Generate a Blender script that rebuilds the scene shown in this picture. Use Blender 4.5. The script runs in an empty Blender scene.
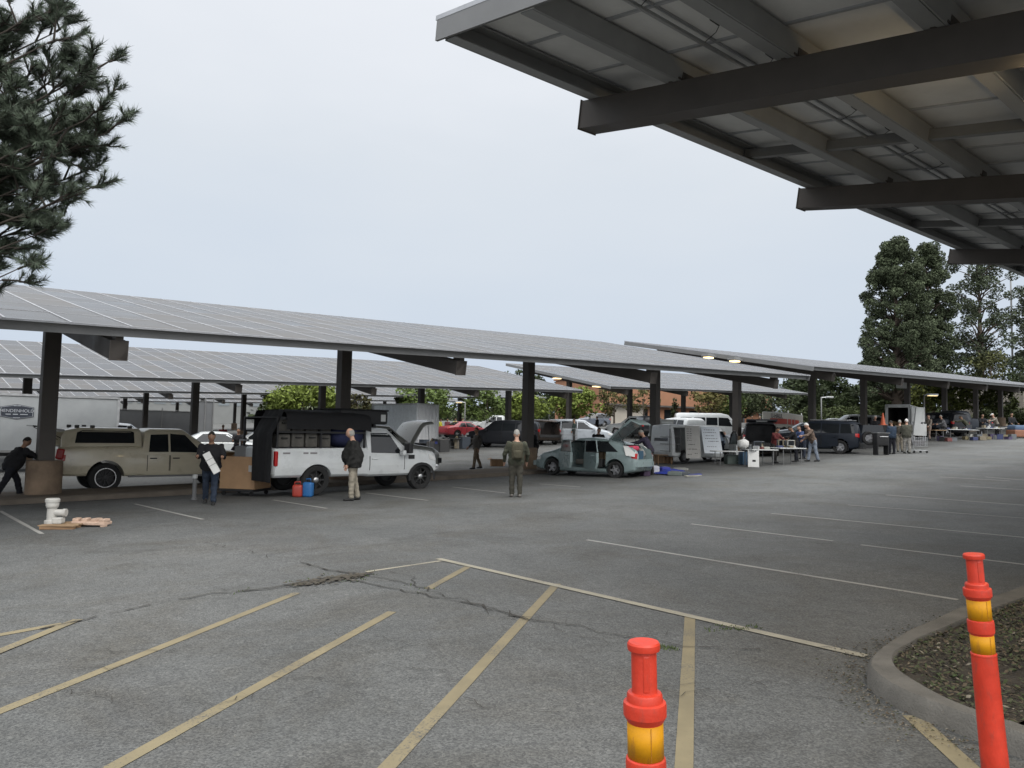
import bpy, bmesh, math, random
from mathutils import Vector, Matrix, noise
random.seed(7)
R = math.radians
scene = bpy.context.scene
COL = scene.collection
V = Vector

# ------------------------------------------------------------------ camera
F, W, H, CAMH = 740.0, 1024, 768, 1.72
cam_d = bpy.data.cameras.new('camera')
cam = bpy.data.objects.new('camera', cam_d)
COL.objects.link(cam)
scene.camera = cam
cam_d.sensor_width = 36.0
cam_d.lens = F / W * 36.0
cam_d.clip_start = 0.05
cam_d.clip_end = 3000
CM = Matrix.Rotation(R(90 + 3.63), 3, 'X') @ Matrix.Rotation(R(1.2), 3, 'Z')
cam.matrix_world = Matrix.Translation((0, 0, CAMH)) @ CM.to_4x4()

# ------------------------------------------------------------------ the lot: axes along (U) and across (N) the canopy rows
AX = R(42.0)
U = V((math.cos(AX), math.sin(AX), 0))
N = V((-math.sin(AX), math.cos(AX), 0))
def sq(s, q): return U.x * s + N.x * q, U.y * s + N.y * q
def to_sq(x, y): return U.x * x + U.y * y, N.x * x + N.y * y
def softmin(a, b, k=3.0):
    return -k * math.log(math.exp(-min(a, 200) / k) + math.exp(-b / k)) if a < 60 else b
def gz(x, y):
    s, q = to_sq(x, y)
    s = max(-40, min(s, 95)); q = max(-25, q)
    e = 0.033 * 4 * math.log(1 + math.exp((s - 22) / 4))
    return 0.0156 * s - 0.014 * softmin(q, 20) + e
Z00 = gz(0, 0)
_g = gz
def gz(x, y): return _g(x, y) - Z00
def ray(px, py):
    return CM @ V(((px - 512) / F, -(py - 384) / F, -1))
def G(px, py, dz=0.0):
    """point of the lot's surface seen at that place"""
    d = ray(px, py); t0, t1 = 0.3, None
    f = lambda t: CAMH + d.z * t - gz(d.x * t, d.y * t) - dz
    t = 0.5
    while t < 400:
        if f(t) < 0: t1 = t; break
        t0 = t; t *= 1.02
    if t1 is None: t1 = t
    for _ in range(40):
        m = (t0 + t1) / 2
        if f(m) < 0: t1 = m
        else: t0 = m
    return V((d.x * t1, d.y * t1, gz(d.x * t1, d.y * t1) + dz))
def AT(px, py, Y):
    d = ray(px, py); return V((0, 0, CAMH)) + d * (Y / d.y)
def on(px, Y):
    """ground point at forward distance Y in that direction"""
    p = AT(px, 430, Y); return V((p.x, p.y, gz(p.x, p.y)))

# ------------------------------------------------------------------ materials
MATS = {}
def mat(name, col, rough=0.6, metal=0.0, var=0.12, scale=6.0, bump=0.0, bscale=40.0, spec=0.4, emit=None, coat=0.0, rvar=0.1):
    if name in MATS: return MATS[name]
    m = bpy.data.materials.new(name); m.use_nodes = True
    nt = m.node_tree; b = nt.nodes['Principled BSDF']
    b.inputs['Metallic'].default_value = metal
    b.inputs['Specular IOR Level'].default_value = spec
    b.inputs['Coat Weight'].default_value = coat
    b.inputs['Coat Roughness'].default_value = 0.08
    tc = nt.nodes.new('ShaderNodeTexCoord')
    n = nt.nodes.new('ShaderNodeTexNoise'); n.inputs['Scale'].default_value = scale; n.inputs['Detail'].default_value = 6; n.inputs['Roughness'].default_value = .65
    nt.links.new(tc.outputs['Object'], n.inputs['Vector'])
    r = nt.nodes.new('ShaderNodeValToRGB')
    c = V(col)
    r.color_ramp.elements[0].position = .3; r.color_ramp.elements[1].position = .7
    r.color_ramp.elements[0].color = (*(c * (1 - var)), 1)
    r.color_ramp.elements[1].color = (*(c * (1 + var)), 1)
    nt.links.new(n.outputs['Fac'], r.inputs['Fac'])
    nt.links.new(r.outputs['Color'], b.inputs['Base Color'])
    mr = nt.nodes.new('ShaderNodeMapRange')
    mr.inputs['From Min'].default_value = .3; mr.inputs['From Max'].default_value = .7
    mr.inputs['To Min'].default_value = max(.02, rough - rvar); mr.inputs['To Max'].default_value = min(1, rough + rvar)
    nt.links.new(n.outputs['Fac'], mr.inputs['Value']); nt.links.new(mr.outputs['Result'], b.inputs['Roughness'])
    if bump:
        n2 = nt.nodes.new('ShaderNodeTexNoise'); n2.inputs['Scale'].default_value = bscale; n2.inputs['Detail'].default_value = 5
        nt.links.new(tc.outputs['Object'], n2.inputs['Vector'])
        bp = nt.nodes.new('ShaderNodeBump'); bp.inputs['Strength'].default_value = bump; bp.inputs['Distance'].default_value = .02
        nt.links.new(n2.outputs['Fac'], bp.inputs['Height']); nt.links.new(bp.outputs['Normal'], b.inputs['Normal'])
    if emit:
        b.inputs['Emission Color'].default_value = (*emit[0], 1); b.inputs['Emission Strength'].default_value = emit[1]
    MATS[name] = m
    return m
def paint(name, col, rough=.32):
    dark = max(col) < .05
    return mat(name, col, rough + (.1 if dark else 0), var=.07, scale=2.2, spec=.22 if dark else .5, coat=.05 if dark else .4, rvar=.1)
def cloth(name, col): return mat(name, col, .88, var=.25, scale=9, bump=.5, bscale=60, spec=.2)

# ------------------------------------------------------------------ mesh builder
class MB:
    def __init__(self): self.v = []; self.f = []; self.m = []; self.M = Matrix.Identity(4)
    def add(self, vs, fs, mi=0):
        o = len(self.v)
        for p in vs: self.v.append(tuple(self.M @ V(p)))
        for f in fs: self.f.append(tuple(i + o for i in f)); self.m.append(mi)
    def box(self, c, size, rot=None, mi=0, taper=1.0):
        x, y, z = size[0] / 2, size[1] / 2, size[2] / 2; c = V(c)
        t = taper
        vs = [V(p) for p in ((-x, -y, -z), (x, -y, -z), (x, y, -z), (-x, y, -z), (-x * t, -y * t, z), (x * t, -y * t, z), (x * t, y * t, z), (-x * t, y * t, z))]
        if rot is not None: vs = [rot @ p for p in vs]
        self.add([p + c for p in vs], [(0, 3, 2, 1), (4, 5, 6, 7), (0, 1, 5, 4), (1, 2, 6, 5), (2, 3, 7, 6), (3, 0, 4, 7)], mi)
        return self
    def rbox(self, c, size, r=.02, rot=None, mi=0):
        """box with chamfered edges"""
        bm = bmesh.new(); bmesh.ops.create_cube(bm, size=1)
        for v in bm.verts: v.co = V((v.co.x * size[0], v.co.y * size[1], v.co.z * size[2]))
        bmesh.ops.bevel(bm, geom=bm.edges[:], offset=min(r, min(size) * .45), segments=2, affect='EDGES', profile=.6)
        bm.verts.index_update()
        vs = [(rot @ v.co if rot is not None else v.co) + V(c) for v in bm.verts]
        self.add(vs, [tuple(v.index for v in f.verts) for f in bm.faces], mi); bm.free(); return self
    def beam(self, a, b, w, h, up=V((0, 0, 1)), mi=0):
        a, b = V(a), V(b); d = (b - a).normalized(); s = d.cross(up).normalized() * w / 2; t = s.cross(d).normalized() * h / 2
        vs = [a - s - t, a + s - t, a + s + t, a - s + t, b - s - t, b + s - t, b + s + t, b - s + t]
        self.add(vs, [(0, 1, 2, 3), (7, 6, 5, 4), (0, 4, 5, 1), (1, 5, 6, 2), (2, 6, 7, 3), (3, 7, 4, 0)], mi); return self
    def tube(self, pts, rad, n=8, mi=0, caps=True):
        pts = [V(p) for p in pts]
        if not hasattr(rad, '__len__'): rad = [rad] * len(pts)
        vs = []; fs = []
        prev = None
        for i, p in enumerate(pts):
            d = (pts[min(i + 1, len(pts) - 1)] - pts[max(i - 1, 0)]).normalized()
            a = prev if prev is not None else (V((1, 0, 0)) if abs(d.x) < .8 else V((0, 1, 0)))
            s = (a - d * a.dot(d)).normalized(); prev = s; t = d.cross(s)
            for k in range(n):
                an = 2 * math.pi * k / n
                vs.append(p + (s * math.cos(an) + t * math.sin(an)) * rad[i])
        for i in range(len(pts) - 1):
            for k in range(n):
                fs.append((i * n + k, i * n + (k + 1) % n, (i + 1) * n + (k + 1) % n, (i + 1) * n + k))
        if caps: fs.append(tuple(reversed(range(n)))); fs.append(tuple((len(pts) - 1) * n + k for k in range(n)))
        self.add(vs, fs, mi); return self
    def eloft(self, pts, rad, n=12, mi=0):
        """rings with separate width (local y) and depth, along a path in a near-sagittal plane"""
        pts = [V(p) for p in pts]; vs = []; fs = []
        for i, p in enumerate(pts):
            d = (pts[min(i + 1, len(pts) - 1)] - pts[max(i - 1, 0)]).normalized()
            yv = V((0, 1, 0)); yv = (yv - d * d.y).normalized() if abs(d.y) < .95 else V((1, 0, 0)); t = d.cross(yv)
            for k in range(n):
                an = 2 * math.pi * k / n
                vs.append(p + yv * math.cos(an) * rad[i][0] + t * math.sin(an) * rad[i][1])
        for i in range(len(pts) - 1):
            for k in range(n):
                fs.append((i * n + k, i * n + (k + 1) % n, (i + 1) * n + (k + 1) % n, (i + 1) * n + k))
        fs.append(tuple(reversed(range(n)))); fs.append(tuple((len(pts) - 1) * n + k for k in range(n)))
        self.add(vs, fs, mi); return self
    def lathe(self, prof, n=24, axis='z', c=(0, 0, 0), mi=0, caps=True):
        c = V(c); vs = []; fs = []
        for r, z in prof:
            for k in range(n):
                a = 2 * math.pi * k / n; p = (r * math.cos(a), r * math.sin(a), z)
                if axis == 'y': p = (p[0], p[2], -p[1])
                if axis == 'x': p = (p[2], p[1], -p[0])
                vs.append(V(p) + c)
        for i in range(len(prof) - 1):
            for k in range(n):
                fs.append((i * n + k, i * n + (k + 1) % n, (i + 1) * n + (k + 1) % n, (i + 1) * n + k))
        if prof[0] == prof[-1]: caps = False
        if caps and prof[0][0] > 1e-4: fs.append(tuple(reversed(range(n))))
        if caps and prof[-1][0] > 1e-4: fs.append(tuple((len(prof) - 1) * n + k for k in range(n)))
        self.add(vs, fs, mi); return self
    def sph(self, c, r, n=10, m=7, mi=0):
        if not hasattr(r, '__len__'): r = (r, r, r)
        c = V(c); vs = [c + V((0, 0, -r[2]))]; fs = []
        for i in range(1, m):
            a = -math.pi / 2 + math.pi * i / m
            for k in range(n):
                b = 2 * math.pi * k / n
                vs.append(c + V((r[0] * math.cos(a) * math.cos(b), r[1] * math.cos(a) * math.sin(b), r[2] * math.sin(a))))
        vs.append(c + V((0, 0, r[2])))
        for k in range(n): fs.append((0, 1 + (k + 1) % n, 1 + k))
        for i in range(m - 2):
            for k in range(n):
                fs.append((1 + i * n + k, 1 + i * n + (k + 1) % n, 1 + (i + 1) * n + (k + 1) % n, 1 + (i + 1) * n + k))
        l = len(vs) - 1
        for k in range(n): fs.append((l, 1 + (m - 2) * n + k, 1 + (m - 2) * n + (k + 1) % n))
        self.add(vs, fs, mi); return self
    def prism(self, poly, a, b, mi=0):
        """poly: list of 3D points, extruded from offset a to offset b vectors"""
        n = len(poly); a = V(a); b = V(b)
        vs = [V(p) + a for p in poly] + [V(p) + b for p in poly]
        fs = [tuple(reversed(range(n))), tuple(range(n, 2 * n))] + [(i, (i + 1) % n, n + (i + 1) % n, n + i) for i in range(n)]
        self.add(vs, fs, mi); return self
    def mesh(self, name='mesh'):
        me = bpy.data.meshes.new(name); me.from_pydata(self.v, [], self.f); me.polygons.foreach_set('material_index', self.m)
        return me
    def build(self, name, mats, parent=None, smooth=False, loc=None, fix=True):
        me = self.mesh(name)
        return link(name, me, mats, parent, smooth, loc, fix)
def link(name, me, mats, parent=None, smooth=False, loc=None, fix=True):
    if not isinstance(mats, (list, tuple)): mats = [mats]
    for m in mats: me.materials.append(m)
    if fix:
        bm = bmesh.new(); bm.from_mesh(me); bmesh.ops.delete(bm, geom=[v for v in bm.verts if not v.link_faces], context='VERTS'); bmesh.ops.recalc_face_normals(bm, faces=bm.faces); bm.to_mesh(me); bm.free()
    if smooth is not False:
        me.polygons.foreach_set('use_smooth', [True] * len(me.polygons))
        if smooth is not True: me.set_sharp_from_angle(angle=R(smooth))
    o = bpy.data.objects.new(name, me); COL.objects.link(o)
    if parent is not None: o.parent = parent
    if loc is not None: o.location = loc
    return o
def tag(o, label=None, cat=None, group=None, kind=None):
    if label: o['label'] = label
    if cat: o['category'] = cat
    if group: o['group'] = group
    if kind: o['kind'] = kind
    return o
def thing(name, label, cat, loc=(0, 0, 0), rz=0.0, group=None, scale=1.0):
    o = bpy.data.objects.new(name, None); COL.objects.link(o)
    o.location = loc; o.rotation_euler = (0, 0, rz); o.scale = (scale,) * 3; o.empty_display_size = .3
    return tag(o, label, cat, group)
def struct(o): o['kind'] = 'structure'; return o
CH = {}
def copy_tree(o, parent=None, loc=None, rz=None):
    c = o.copy(); COL.objects.link(c)
    if parent is not None: c.parent = parent
    if loc is not None: c.location = loc
    if rz is not None: c.rotation_euler = (0, 0, rz)
    for ch in list(o.children): copy_tree(ch, c)
    return c
def evaluated(o):
    bpy.context.view_layer.update()
    dg = bpy.context.evaluated_depsgraph_get()
    me = bpy.data.meshes.new_from_object(o.evaluated_get(dg), depsgraph=dg)
    return me
def boolcut(mb_body, cutters):
    """body mesh minus cutter meshes; cutter faces carry material index 1"""
    me = mb_body.mesh('cut'); bm = bmesh.new(); bm.from_mesh(me); bmesh.ops.recalc_face_normals(bm, faces=bm.faces); bm.to_mesh(me); bm.free()
    for i in range(2): me.materials.append(None)
    o = bpy.data.objects.new('cut_body', me); COL.objects.link(o); tmp = [o]
    for c in cutters:
        cm = c.mesh('cutter'); bm = bmesh.new(); bm.from_mesh(cm); bmesh.ops.recalc_face_normals(bm, faces=bm.faces); bm.to_mesh(cm); bm.free()
        cm.polygons.foreach_set('material_index', [1] * len(cm.polygons))
        for i in range(2): cm.materials.append(None)
        co = bpy.data.objects.new('cutter', cm); COL.objects.link(co); tmp.append(co)
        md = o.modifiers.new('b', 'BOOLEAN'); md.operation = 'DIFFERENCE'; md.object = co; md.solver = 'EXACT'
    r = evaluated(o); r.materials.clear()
    for t in tmp: bpy.data.objects.remove(t)
    return r
def text_mesh(s, size, depth=.004, align='CENTER'):
    cu = bpy.data.curves.new('lettering', 'FONT'); cu.body = s; cu.size = size; cu.extrude = depth; cu.align_x = align; cu.align_y = 'CENTER'
    o = bpy.data.objects.new('lettering', cu); COL.objects.link(o)
    me = evaluated(o); bpy.data.objects.remove(o); me.materials.clear(); return me
def lettering(name, s, size, m, parent, loc, rot):
    o = link(name, text_mesh(s, size), m, parent, fix=False); o.location = loc; o.rotation_euler = rot; return o

M_BLACK = mat('black_rubber', (.012, .012, .012), .75, var=.2)
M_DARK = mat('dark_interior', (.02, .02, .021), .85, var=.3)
M_GLASS = mat('tinted_glass', (.012, .014, .016), .06, var=.1, spec=.4, rvar=.02)
M_CHROME = mat('bright_metal', (.55, .55, .55), .3, metal=.9)
M_ALU = mat('aluminium', (.5, .51, .52), .42, metal=.7, var=.1)
M_RED = mat('red_lens', (.35, .015, .015), .2, var=.1)
M_LENS = mat('clear_lens', (.6, .6, .58), .12, var=.08, spec=.6)
M_PLASTIC_BLK = mat('black_plastic', (.02, .02, .021), .55, var=.15)
M_CARD = mat('cardboard', (.30, .18, .095), .85, var=.12, scale=4, bump=.15)
M_CARD2 = mat('old_cardboard', (.24, .15, .085), .88, var=.2, scale=4, bump=.15)
M_WHITE = mat('white_plastic', (.62, .62, .6), .5, var=.06)
M_OFFW = mat('dull_white_paint', (.5, .51, .5), .55, var=.08, scale=2)
M_WOOD = mat('bare_wood', (.28, .19, .11), .8, var=.25, scale=5, bump=.2)
M_STEEL = mat('brown_painted_steel', (.080, .071, .064), .6, var=.14, scale=1.6, bump=.04, spec=.3)
M_GREYST = mat('grey_painted_steel', (.17, .172, .172), .55, var=.13, scale=1.2, bump=.03, spec=.35)
M_GALV = mat('galvanised_steel', (.27, .275, .275), .5, var=.16, scale=1.2, bump=.03, spec=.4)
M_PALE = mat('pale_glass', (.20, .22, .22), .1, var=.1, spec=.6, rvar=.03)
M_CONC = mat('weathered_concrete', (.21, .195, .175), .9, var=.2, scale=2.5, bump=.35, bscale=30, spec=.2)
# ------------------------------------------------------------------ sky and sun
w = bpy.data.worlds.new('World'); scene.world = w; w.use_nodes = True
nt = w.node_tree; bg = nt.nodes['Background']
tc = nt.nodes.new('ShaderNodeTexCoord'); sx = nt.nodes.new('ShaderNodeSeparateXYZ'); nt.links.new(tc.outputs['Generated'], sx.inputs[0])
cn = nt.nodes.new('ShaderNodeTexNoise'); cn.inputs['Scale'].default_value = 2.2; cn.inputs['Detail'].default_value = 4
mp = nt.nodes.new('ShaderNodeMapping'); mp.inputs['Scale'].default_value = (1, 1, 3); nt.links.new(tc.outputs['Generated'], mp.inputs[0]); nt.links.new(mp.outputs[0], cn.inputs['Vector'])
ma = nt.nodes.new('ShaderNodeMath'); ma.operation = 'MULTIPLY_ADD'; ma.inputs[1].default_value = .26; nt.links.new(cn.outputs['Fac'], ma.inputs[0])
sb = nt.nodes.new('ShaderNodeMath'); sb.operation = 'SUBTRACT'; sb.inputs[1].default_value = .13; nt.links.new(sx.outputs['Z'], sb.inputs[0]); nt.links.new(sb.outputs[0], ma.inputs[2])
rp = nt.nodes.new('ShaderNodeValToRGB'); nt.links.new(ma.outputs[0], rp.inputs[0])
el = rp.color_ramp.elements
SKY = [(0.0, (.56, .64, .77)), (.16, (.63, .70, .79)), (.34, (.71, .76, .82)), (.5, (.82, .85, .90)), (.66, (1.35, 1.36, 1.38)), (1.0, (2.5, 2.5, 2.5))]
el[0].position, el[0].color = SKY[0][0], (*SKY[0][1], 1)
el[1].position, el[1].color = SKY[-1][0], (*SKY[-1][1], 1)
for p, c in SKY[1:-1]:
    e = el.new(p); e.color = (*c, 1)
st = nt.nodes.new('ShaderNodeTexSky'); st.sky_type = 'NISHITA'; st.sun_disc = False; st.sun_elevation = R(42); st.sun_rotation = R(150)
sm = nt.nodes.new('ShaderNodeMix'); sm.data_type = 'RGBA'; sm.blend_type = 'ADD'; sm.inputs['Factor'].default_value = .004
gd = nt.nodes.new('ShaderNodeVectorMath'); gd.operation = 'DOT_PRODUCT'; nt.links.new(tc.outputs['Generated'], gd.inputs[0])
_az, _el = R(165), R(40); gd.inputs[1].default_value = (math.sin(_az) * math.cos(_el), math.cos(_az) * math.cos(_el), math.sin(_el))
gr = nt.nodes.new('ShaderNodeMapRange'); gr.inputs['From Min'].default_value = .05; gr.inputs['From Max'].default_value = 1; gr.inputs['To Max'].default_value = 1.5; nt.links.new(gd.outputs['Value'], gr.inputs['Value'])
ga = nt.nodes.new('ShaderNodeMix'); ga.data_type = 'RGBA'; ga.blend_type = 'ADD'; ga.inputs['Factor'].default_value = 1; nt.links.new(rp.outputs[0], ga.inputs['A'])
gc = nt.nodes.new('ShaderNodeCombineColor'); [nt.links.new(gr.outputs[0], gc.inputs[i_]) for i_ in range(3)]; nt.links.new(gc.outputs[0], ga.inputs['B'])   # overcast brighter towards the hidden sun behind the camera
nt.links.new(ga.outputs['Result'], sm.inputs['A']); nt.links.new(st.outputs[0], sm.inputs['B']); nt.links.new(sm.outputs['Result'], bg.inputs['Color'])
bg.inputs['Strength'].default_value = 1.0
sun_d = bpy.data.lights.new('sun', 'SUN'); sun_d.energy = 1.0; sun_d.angle = R(25); sun_d.color = (1, .96, .9)
sun = bpy.data.objects.new('sun', sun_d); COL.objects.link(sun)
az = R(150)   # from the right, behind the camera
sd = V((math.sin(az) * math.cos(R(42)), math.cos(az) * math.cos(R(42)), math.sin(R(42))))
sun.rotation_euler = sd.to_track_quat('Z', 'Y').to_euler()
vs = scene.view_settings; vs.view_transform = 'Standard'; vs.look = 'None'; vs.gamma = 1; vs.exposure = 0; vs.use_curve_mapping = False
scene.cycles.max_bounces = 4; scene.cycles.diffuse_bounces = 3; scene.cycles.glossy_bounces = 2

# ------------------------------------------------------------------ asphalt
def asphalt():
    m = bpy.data.materials.new('asphalt'); m.use_nodes = True; nt = m.node_tree; b = nt.nodes['Principled BSDF']; L = nt.links.new
    tc = nt.nodes.new('ShaderNodeTexCoord')
    def noise_(scale, detail=5, rough=.6, dist=0):
        n = nt.nodes.new('ShaderNodeTexNoise'); n.inputs['Scale'].default_value = scale; n.inputs['Detail'].default_value = detail
        n.inputs['Roughness'].default_value = rough; n.inputs['Distortion'].default_value = dist; L(tc.outputs['Object'], n.inputs['Vector']); return n.outputs['Fac']
    def ramp(src, p0, c0, p1, c1):
        r = nt.nodes.new('ShaderNodeValToRGB'); e = r.color_ramp.elements
        e[0].position, e[1].position = p0, p1; e[0].color = (*c0, 1); e[1].color = (*c1, 1); L(src, r.inputs[0]); return r.outputs[0]
    def mix(a, b_, fac, mode='MIX'):
        x = nt.nodes.new('ShaderNodeMix'); x.data_type = 'RGBA'; x.blend_type = mode
        if isinstance(fac, float): x.inputs['Factor'].default_value = fac
        else: L(fac, x.inputs['Factor'])
        L(a, x.inputs['A']); L(b_, x.inputs['B']); return x.outputs['Result']
    base = ramp(noise_(.35, 6, .62), .32, (.078, .081, .080), .72, (.118, .120, .117))
    # aggregate: pale and dark stones
    vo = nt.nodes.new('ShaderNodeTexVoronoi'); vo.inputs['Scale'].default_value = 95; L(tc.outputs['Object'], vo.inputs['Vector'])
    sepc = nt.nodes.new('ShaderNodeSeparateColor'); L(vo.outputs['Color'], sepc.inputs[0])
    stones = ramp(sepc.outputs[0], .05, (.65, .65, .66), .97, (1.38, 1.375, 1.35))
    c = mix(base, stones, 1.0, 'MULTIPLY')
    vo2 = nt.nodes.new('ShaderNodeTexVoronoi'); vo2.inputs['Scale'].default_value = 42; L(tc.outputs['Object'], vo2.inputs['Vector'])
    sep2 = nt.nodes.new('ShaderNodeSeparateColor'); L(vo2.outputs['Color'], sep2.inputs[0])
    c = mix(c, ramp(sep2.outputs[1], .8, (.95, .95, .95), 1.0, (1.6, 1.58, 1.54)), .35, 'MULTIPLY')
    # brown grime and dark stains
    c = mix(c, ramp(noise_(.55, 7, .7, .6), .46, (1, 1, 1), .72, (.76, .71, .64)), 1.0, 'MULTIPLY')
    c = mix(c, ramp(noise_(.8, 5, .65, 1.2), .56, (1, 1, 1), .70, (.62, .61, .60)), .5, 'MULTIPLY')
    # scattered oil drips and rubbed patches
    vo3 = nt.nodes.new('ShaderNodeTexVoronoi'); vo3.inputs['Scale'].default_value = .55; vo3.inputs['Randomness'].default_value = 1; L(tc.outputs['Object'], vo3.inputs['Vector'])
    wb = nt.nodes.new('ShaderNodeMath'); wb.operation = 'MULTIPLY_ADD'; L(noise_(4, 4, .7), wb.inputs[0]); wb.inputs[1].default_value = .35; L(vo3.outputs['Distance'], wb.inputs[2])
    c = mix(c, ramp(wb.outputs[0], .20, (.52, .51, .50), .33, (1, 1, 1)), .3, 'MULTIPLY')
    c = mix(c, ramp(noise_(1.7, 5, .75, .4), .55, (1, 1, 1), .8, (1.10, 1.09, 1.06)), 1.0, 'MULTIPLY')
    c = mix(c, ramp(noise_(9, 4, .7), .35, (.9, .9, .9), .7, (1.08, 1.08, 1.08)), 1.0, 'MULTIPLY')
    # paler asphalt band on the driving lane, fading in along the row
    sp = nt.nodes.new('ShaderNodeSeparateXYZ'); L(tc.outputs['Object'], sp.inputs[0])
    wob = nt.nodes.new('ShaderNodeMath'); wob.operation = 'MULTIPLY_ADD'; L(noise_(.25, 3), wob.inputs[0]); wob.inputs[1].default_value = 3.0
    dot = nt.nodes.new('ShaderNodeVectorMath'); dot.operation = 'DOT_PRODUCT'; L(tc.outputs['Object'], dot.inputs[0]); dot.inputs[1].default_value = (N.x, N.y, 0)
    L(dot.outputs['Value'], wob.inputs[2])
    lane = ramp(wob.outputs[0], 0, (1, 1, 1), 1, (1, 1, 1))
    def band(lo, hi, soft):
        a = nt.nodes.new('ShaderNodeMapRange'); a.inputs['From Min'].default_value = lo; a.inputs['From Max'].default_value = lo + soft; L(wob.outputs[0], a.inputs['Value'])
        d = nt.nodes.new('ShaderNodeMapRange'); d.inputs['From Min'].default_value = hi; d.inputs['From Max'].default_value = hi + soft; d.inputs['To Min'].default_value = 1; d.inputs['To Max'].default_value = 0; L(wob.outputs[0], d.inputs['Value'])
        m_ = nt.nodes.new('ShaderNodeMath'); m_.operation = 'MULTIPLY'; L(a.outputs[0], m_.inputs[0]); L(d.outputs[0], m_.inputs[1]); return m_.outputs[0]
    bn = band(9.5, 16.5, .8)
    dots = nt.nodes.new('ShaderNodeVectorMath'); dots.operation = 'DOT_PRODUCT'; L(tc.outputs['Object'], dots.inputs[0]); dots.inputs[1].default_value = (U.x, U.y, 0)
    ms = nt.nodes.new('ShaderNodeMapRange'); ms.inputs['From Min'].default_value = 13; ms.inputs['From Max'].default_value = 24; L(dots.outputs['Value'], ms.inputs['Value'])
    mm = nt.nodes.new('ShaderNodeMath'); mm.operation = 'MULTIPLY'; L(bn, mm.inputs[0]); L(ms.outputs[0], mm.inputs[1]); bn2 = mm.outputs[0]
    c = mix(c, ramp(noise_(.15, 3), .4, (1.2, 1.21, 1.22), .6, (1.34, 1.36, 1.36)), bn2, 'MULTIPLY')
    L(c, b.inputs['Base Color'])
    b.inputs['Roughness'].default_value = .78; b.inputs['Specular IOR Level'].default_value = .3
    bp = nt.nodes.new('ShaderNodeBump'); bp.inputs['Strength'].default_value = .55; bp.inputs['Distance'].default_value = .006
    L(vo.outputs['Distance'], bp.inputs['Height']); L(bp.outputs['Normal'], b.inputs['Normal'])
    return m
def axis_steps(lo, hi):
    a = []; x = lo
    while x < hi:
        a.append(x); x += 1.0 if -14 <= x < 64 else (6.0 if -60 < x < 130 else 40.0)
    a.append(hi); return a
ss, qs = axis_steps(-400, 900), axis_steps(-200, 900)
g = MB()
pts = []
for q in qs:
    for s in ss:
        x, y = sq(s, q); pts.append((x, y, gz(x, y)))
n_ = len(ss)
g.add(pts, [(j * n_ + i, j * n_ + i + 1, (j + 1) * n_ + i + 1, (j + 1) * n_ + i) for j in range(len(qs) - 1) for i in range(n_ - 1)])
struct(g.build('asphalt_lot', asphalt(), smooth=True))

# ------------------------------------------------------------------ painted markings and cracks (sheets a few mm above the asphalt)
def worn_paint(name, col, wear, thr):
    m = mat(name, col, .75, var=.16, scale=3, spec=.25); nt = m.node_tree; b = nt.nodes['Principled BSDF']; L = nt.links.new
    tc = nt.nodes.new('ShaderNodeTexCoord'); n = nt.nodes.new('ShaderNodeTexNoise'); n.inputs['Scale'].default_value = 55; n.inputs['Detail'].default_value = 6; n.inputs['Roughness'].default_value = .75
    L(tc.outputs['Object'], n.inputs['Vector'])
    n2 = nt.nodes.new('ShaderNodeTexNoise'); n2.inputs['Scale'].default_value = 1.6; n2.inputs['Detail'].default_value = 4; L(tc.outputs['Object'], n2.inputs['Vector'])
    add = nt.nodes.new('ShaderNodeMath'); add.operation = 'MULTIPLY_ADD'; L(n2.outputs['Fac'], add.inputs[0]); add.inputs[1].default_value = wear; L(n.outputs['Fac'], add.inputs[2])
    r = nt.nodes.new('ShaderNodeMapRange'); r.inputs['From Min'].default_value = thr; r.inputs['From Max'].default_value = thr + .13; L(add.outputs[0], r.inputs['Value'])
    old = b.inputs['Base Color'].links[0].from_socket
    x = nt.nodes.new('ShaderNodeMix'); x.data_type = 'RGBA'; L(r.outputs[0], x.inputs['Factor']); L(old, x.inputs['A']); x.inputs['B'].default_value = (.085, .083, .078, 1); L(x.outputs['Result'], b.inputs['Base Color'])
    return m
M_YEL = worn_paint('worn_yellow_paint', (.195, .165, .102), .6, .845)
M_CREAM = worn_paint('worn_cream_paint', (.275, .255, .20), .6, .88)
M_WHT = worn_paint('worn_white_paint', (.28, .275, .255), .6, .90)
def strip(mb, a, b, width, dz=.004, jag=0.0, rnd=None):
    a, b = V(a), V(b); L_ = (b - a).length; n = max(2, int(L_ / .35)); d = (b - a).normalized(); s = V((-d.y, d.x, 0)).normalized() * width / 2
    vs = []
    for i in range(n + 1):
        p = a.lerp(b, i / n); j = (random.random() - .5) * jag
        for e in (-1, 1):
            x, y = p.x + s.x * e * (1 + j), p.y + s.y * e * (1 + j); vs.append((x, y, gz(x, y) + dz))
    mb.add(vs, [(2 * i, 2 * i + 1, 2 * i + 3, 2 * i + 2) for i in range(n)])
YL = [((-60, 735.5), (297, 593)), ((60, 797), (392, 612)), ((340, 819), (557, 584)), ((682, 815), (690, 616)), ((428, 589), (468, 567)),
      ((438, 559), (866, 657)), ((366, 572), (441, 561)), ((912, 716), (985, 783)), ((-30, 640.5), (62, 624)), ((-20, 660), (78, 620))]
mb = MB()
for a, b in YL[:5]: strip(mb, G(*a), G(*b), .094, .004, .06)
mc = MB(); strip(mc, G(*YL[5][0]), G(*YL[5][1]), .10, .008, .06)
strip(mc, G(*YL[6][0]), G(*YL[6][1]), .07, .004, .1); struct(mc.build('cream_boundary_line', M_CREAM, fix=False))
strip(mb, G(*YL[7][0]), G(*YL[7][1]), .11, .004, .08)
strip(mb, G(*YL[8][0]), G(*YL[8][1]), .10, .004, .1); strip(mb, G(*YL[9][0]), G(*YL[9][1]), .10, .008, .1)
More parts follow.
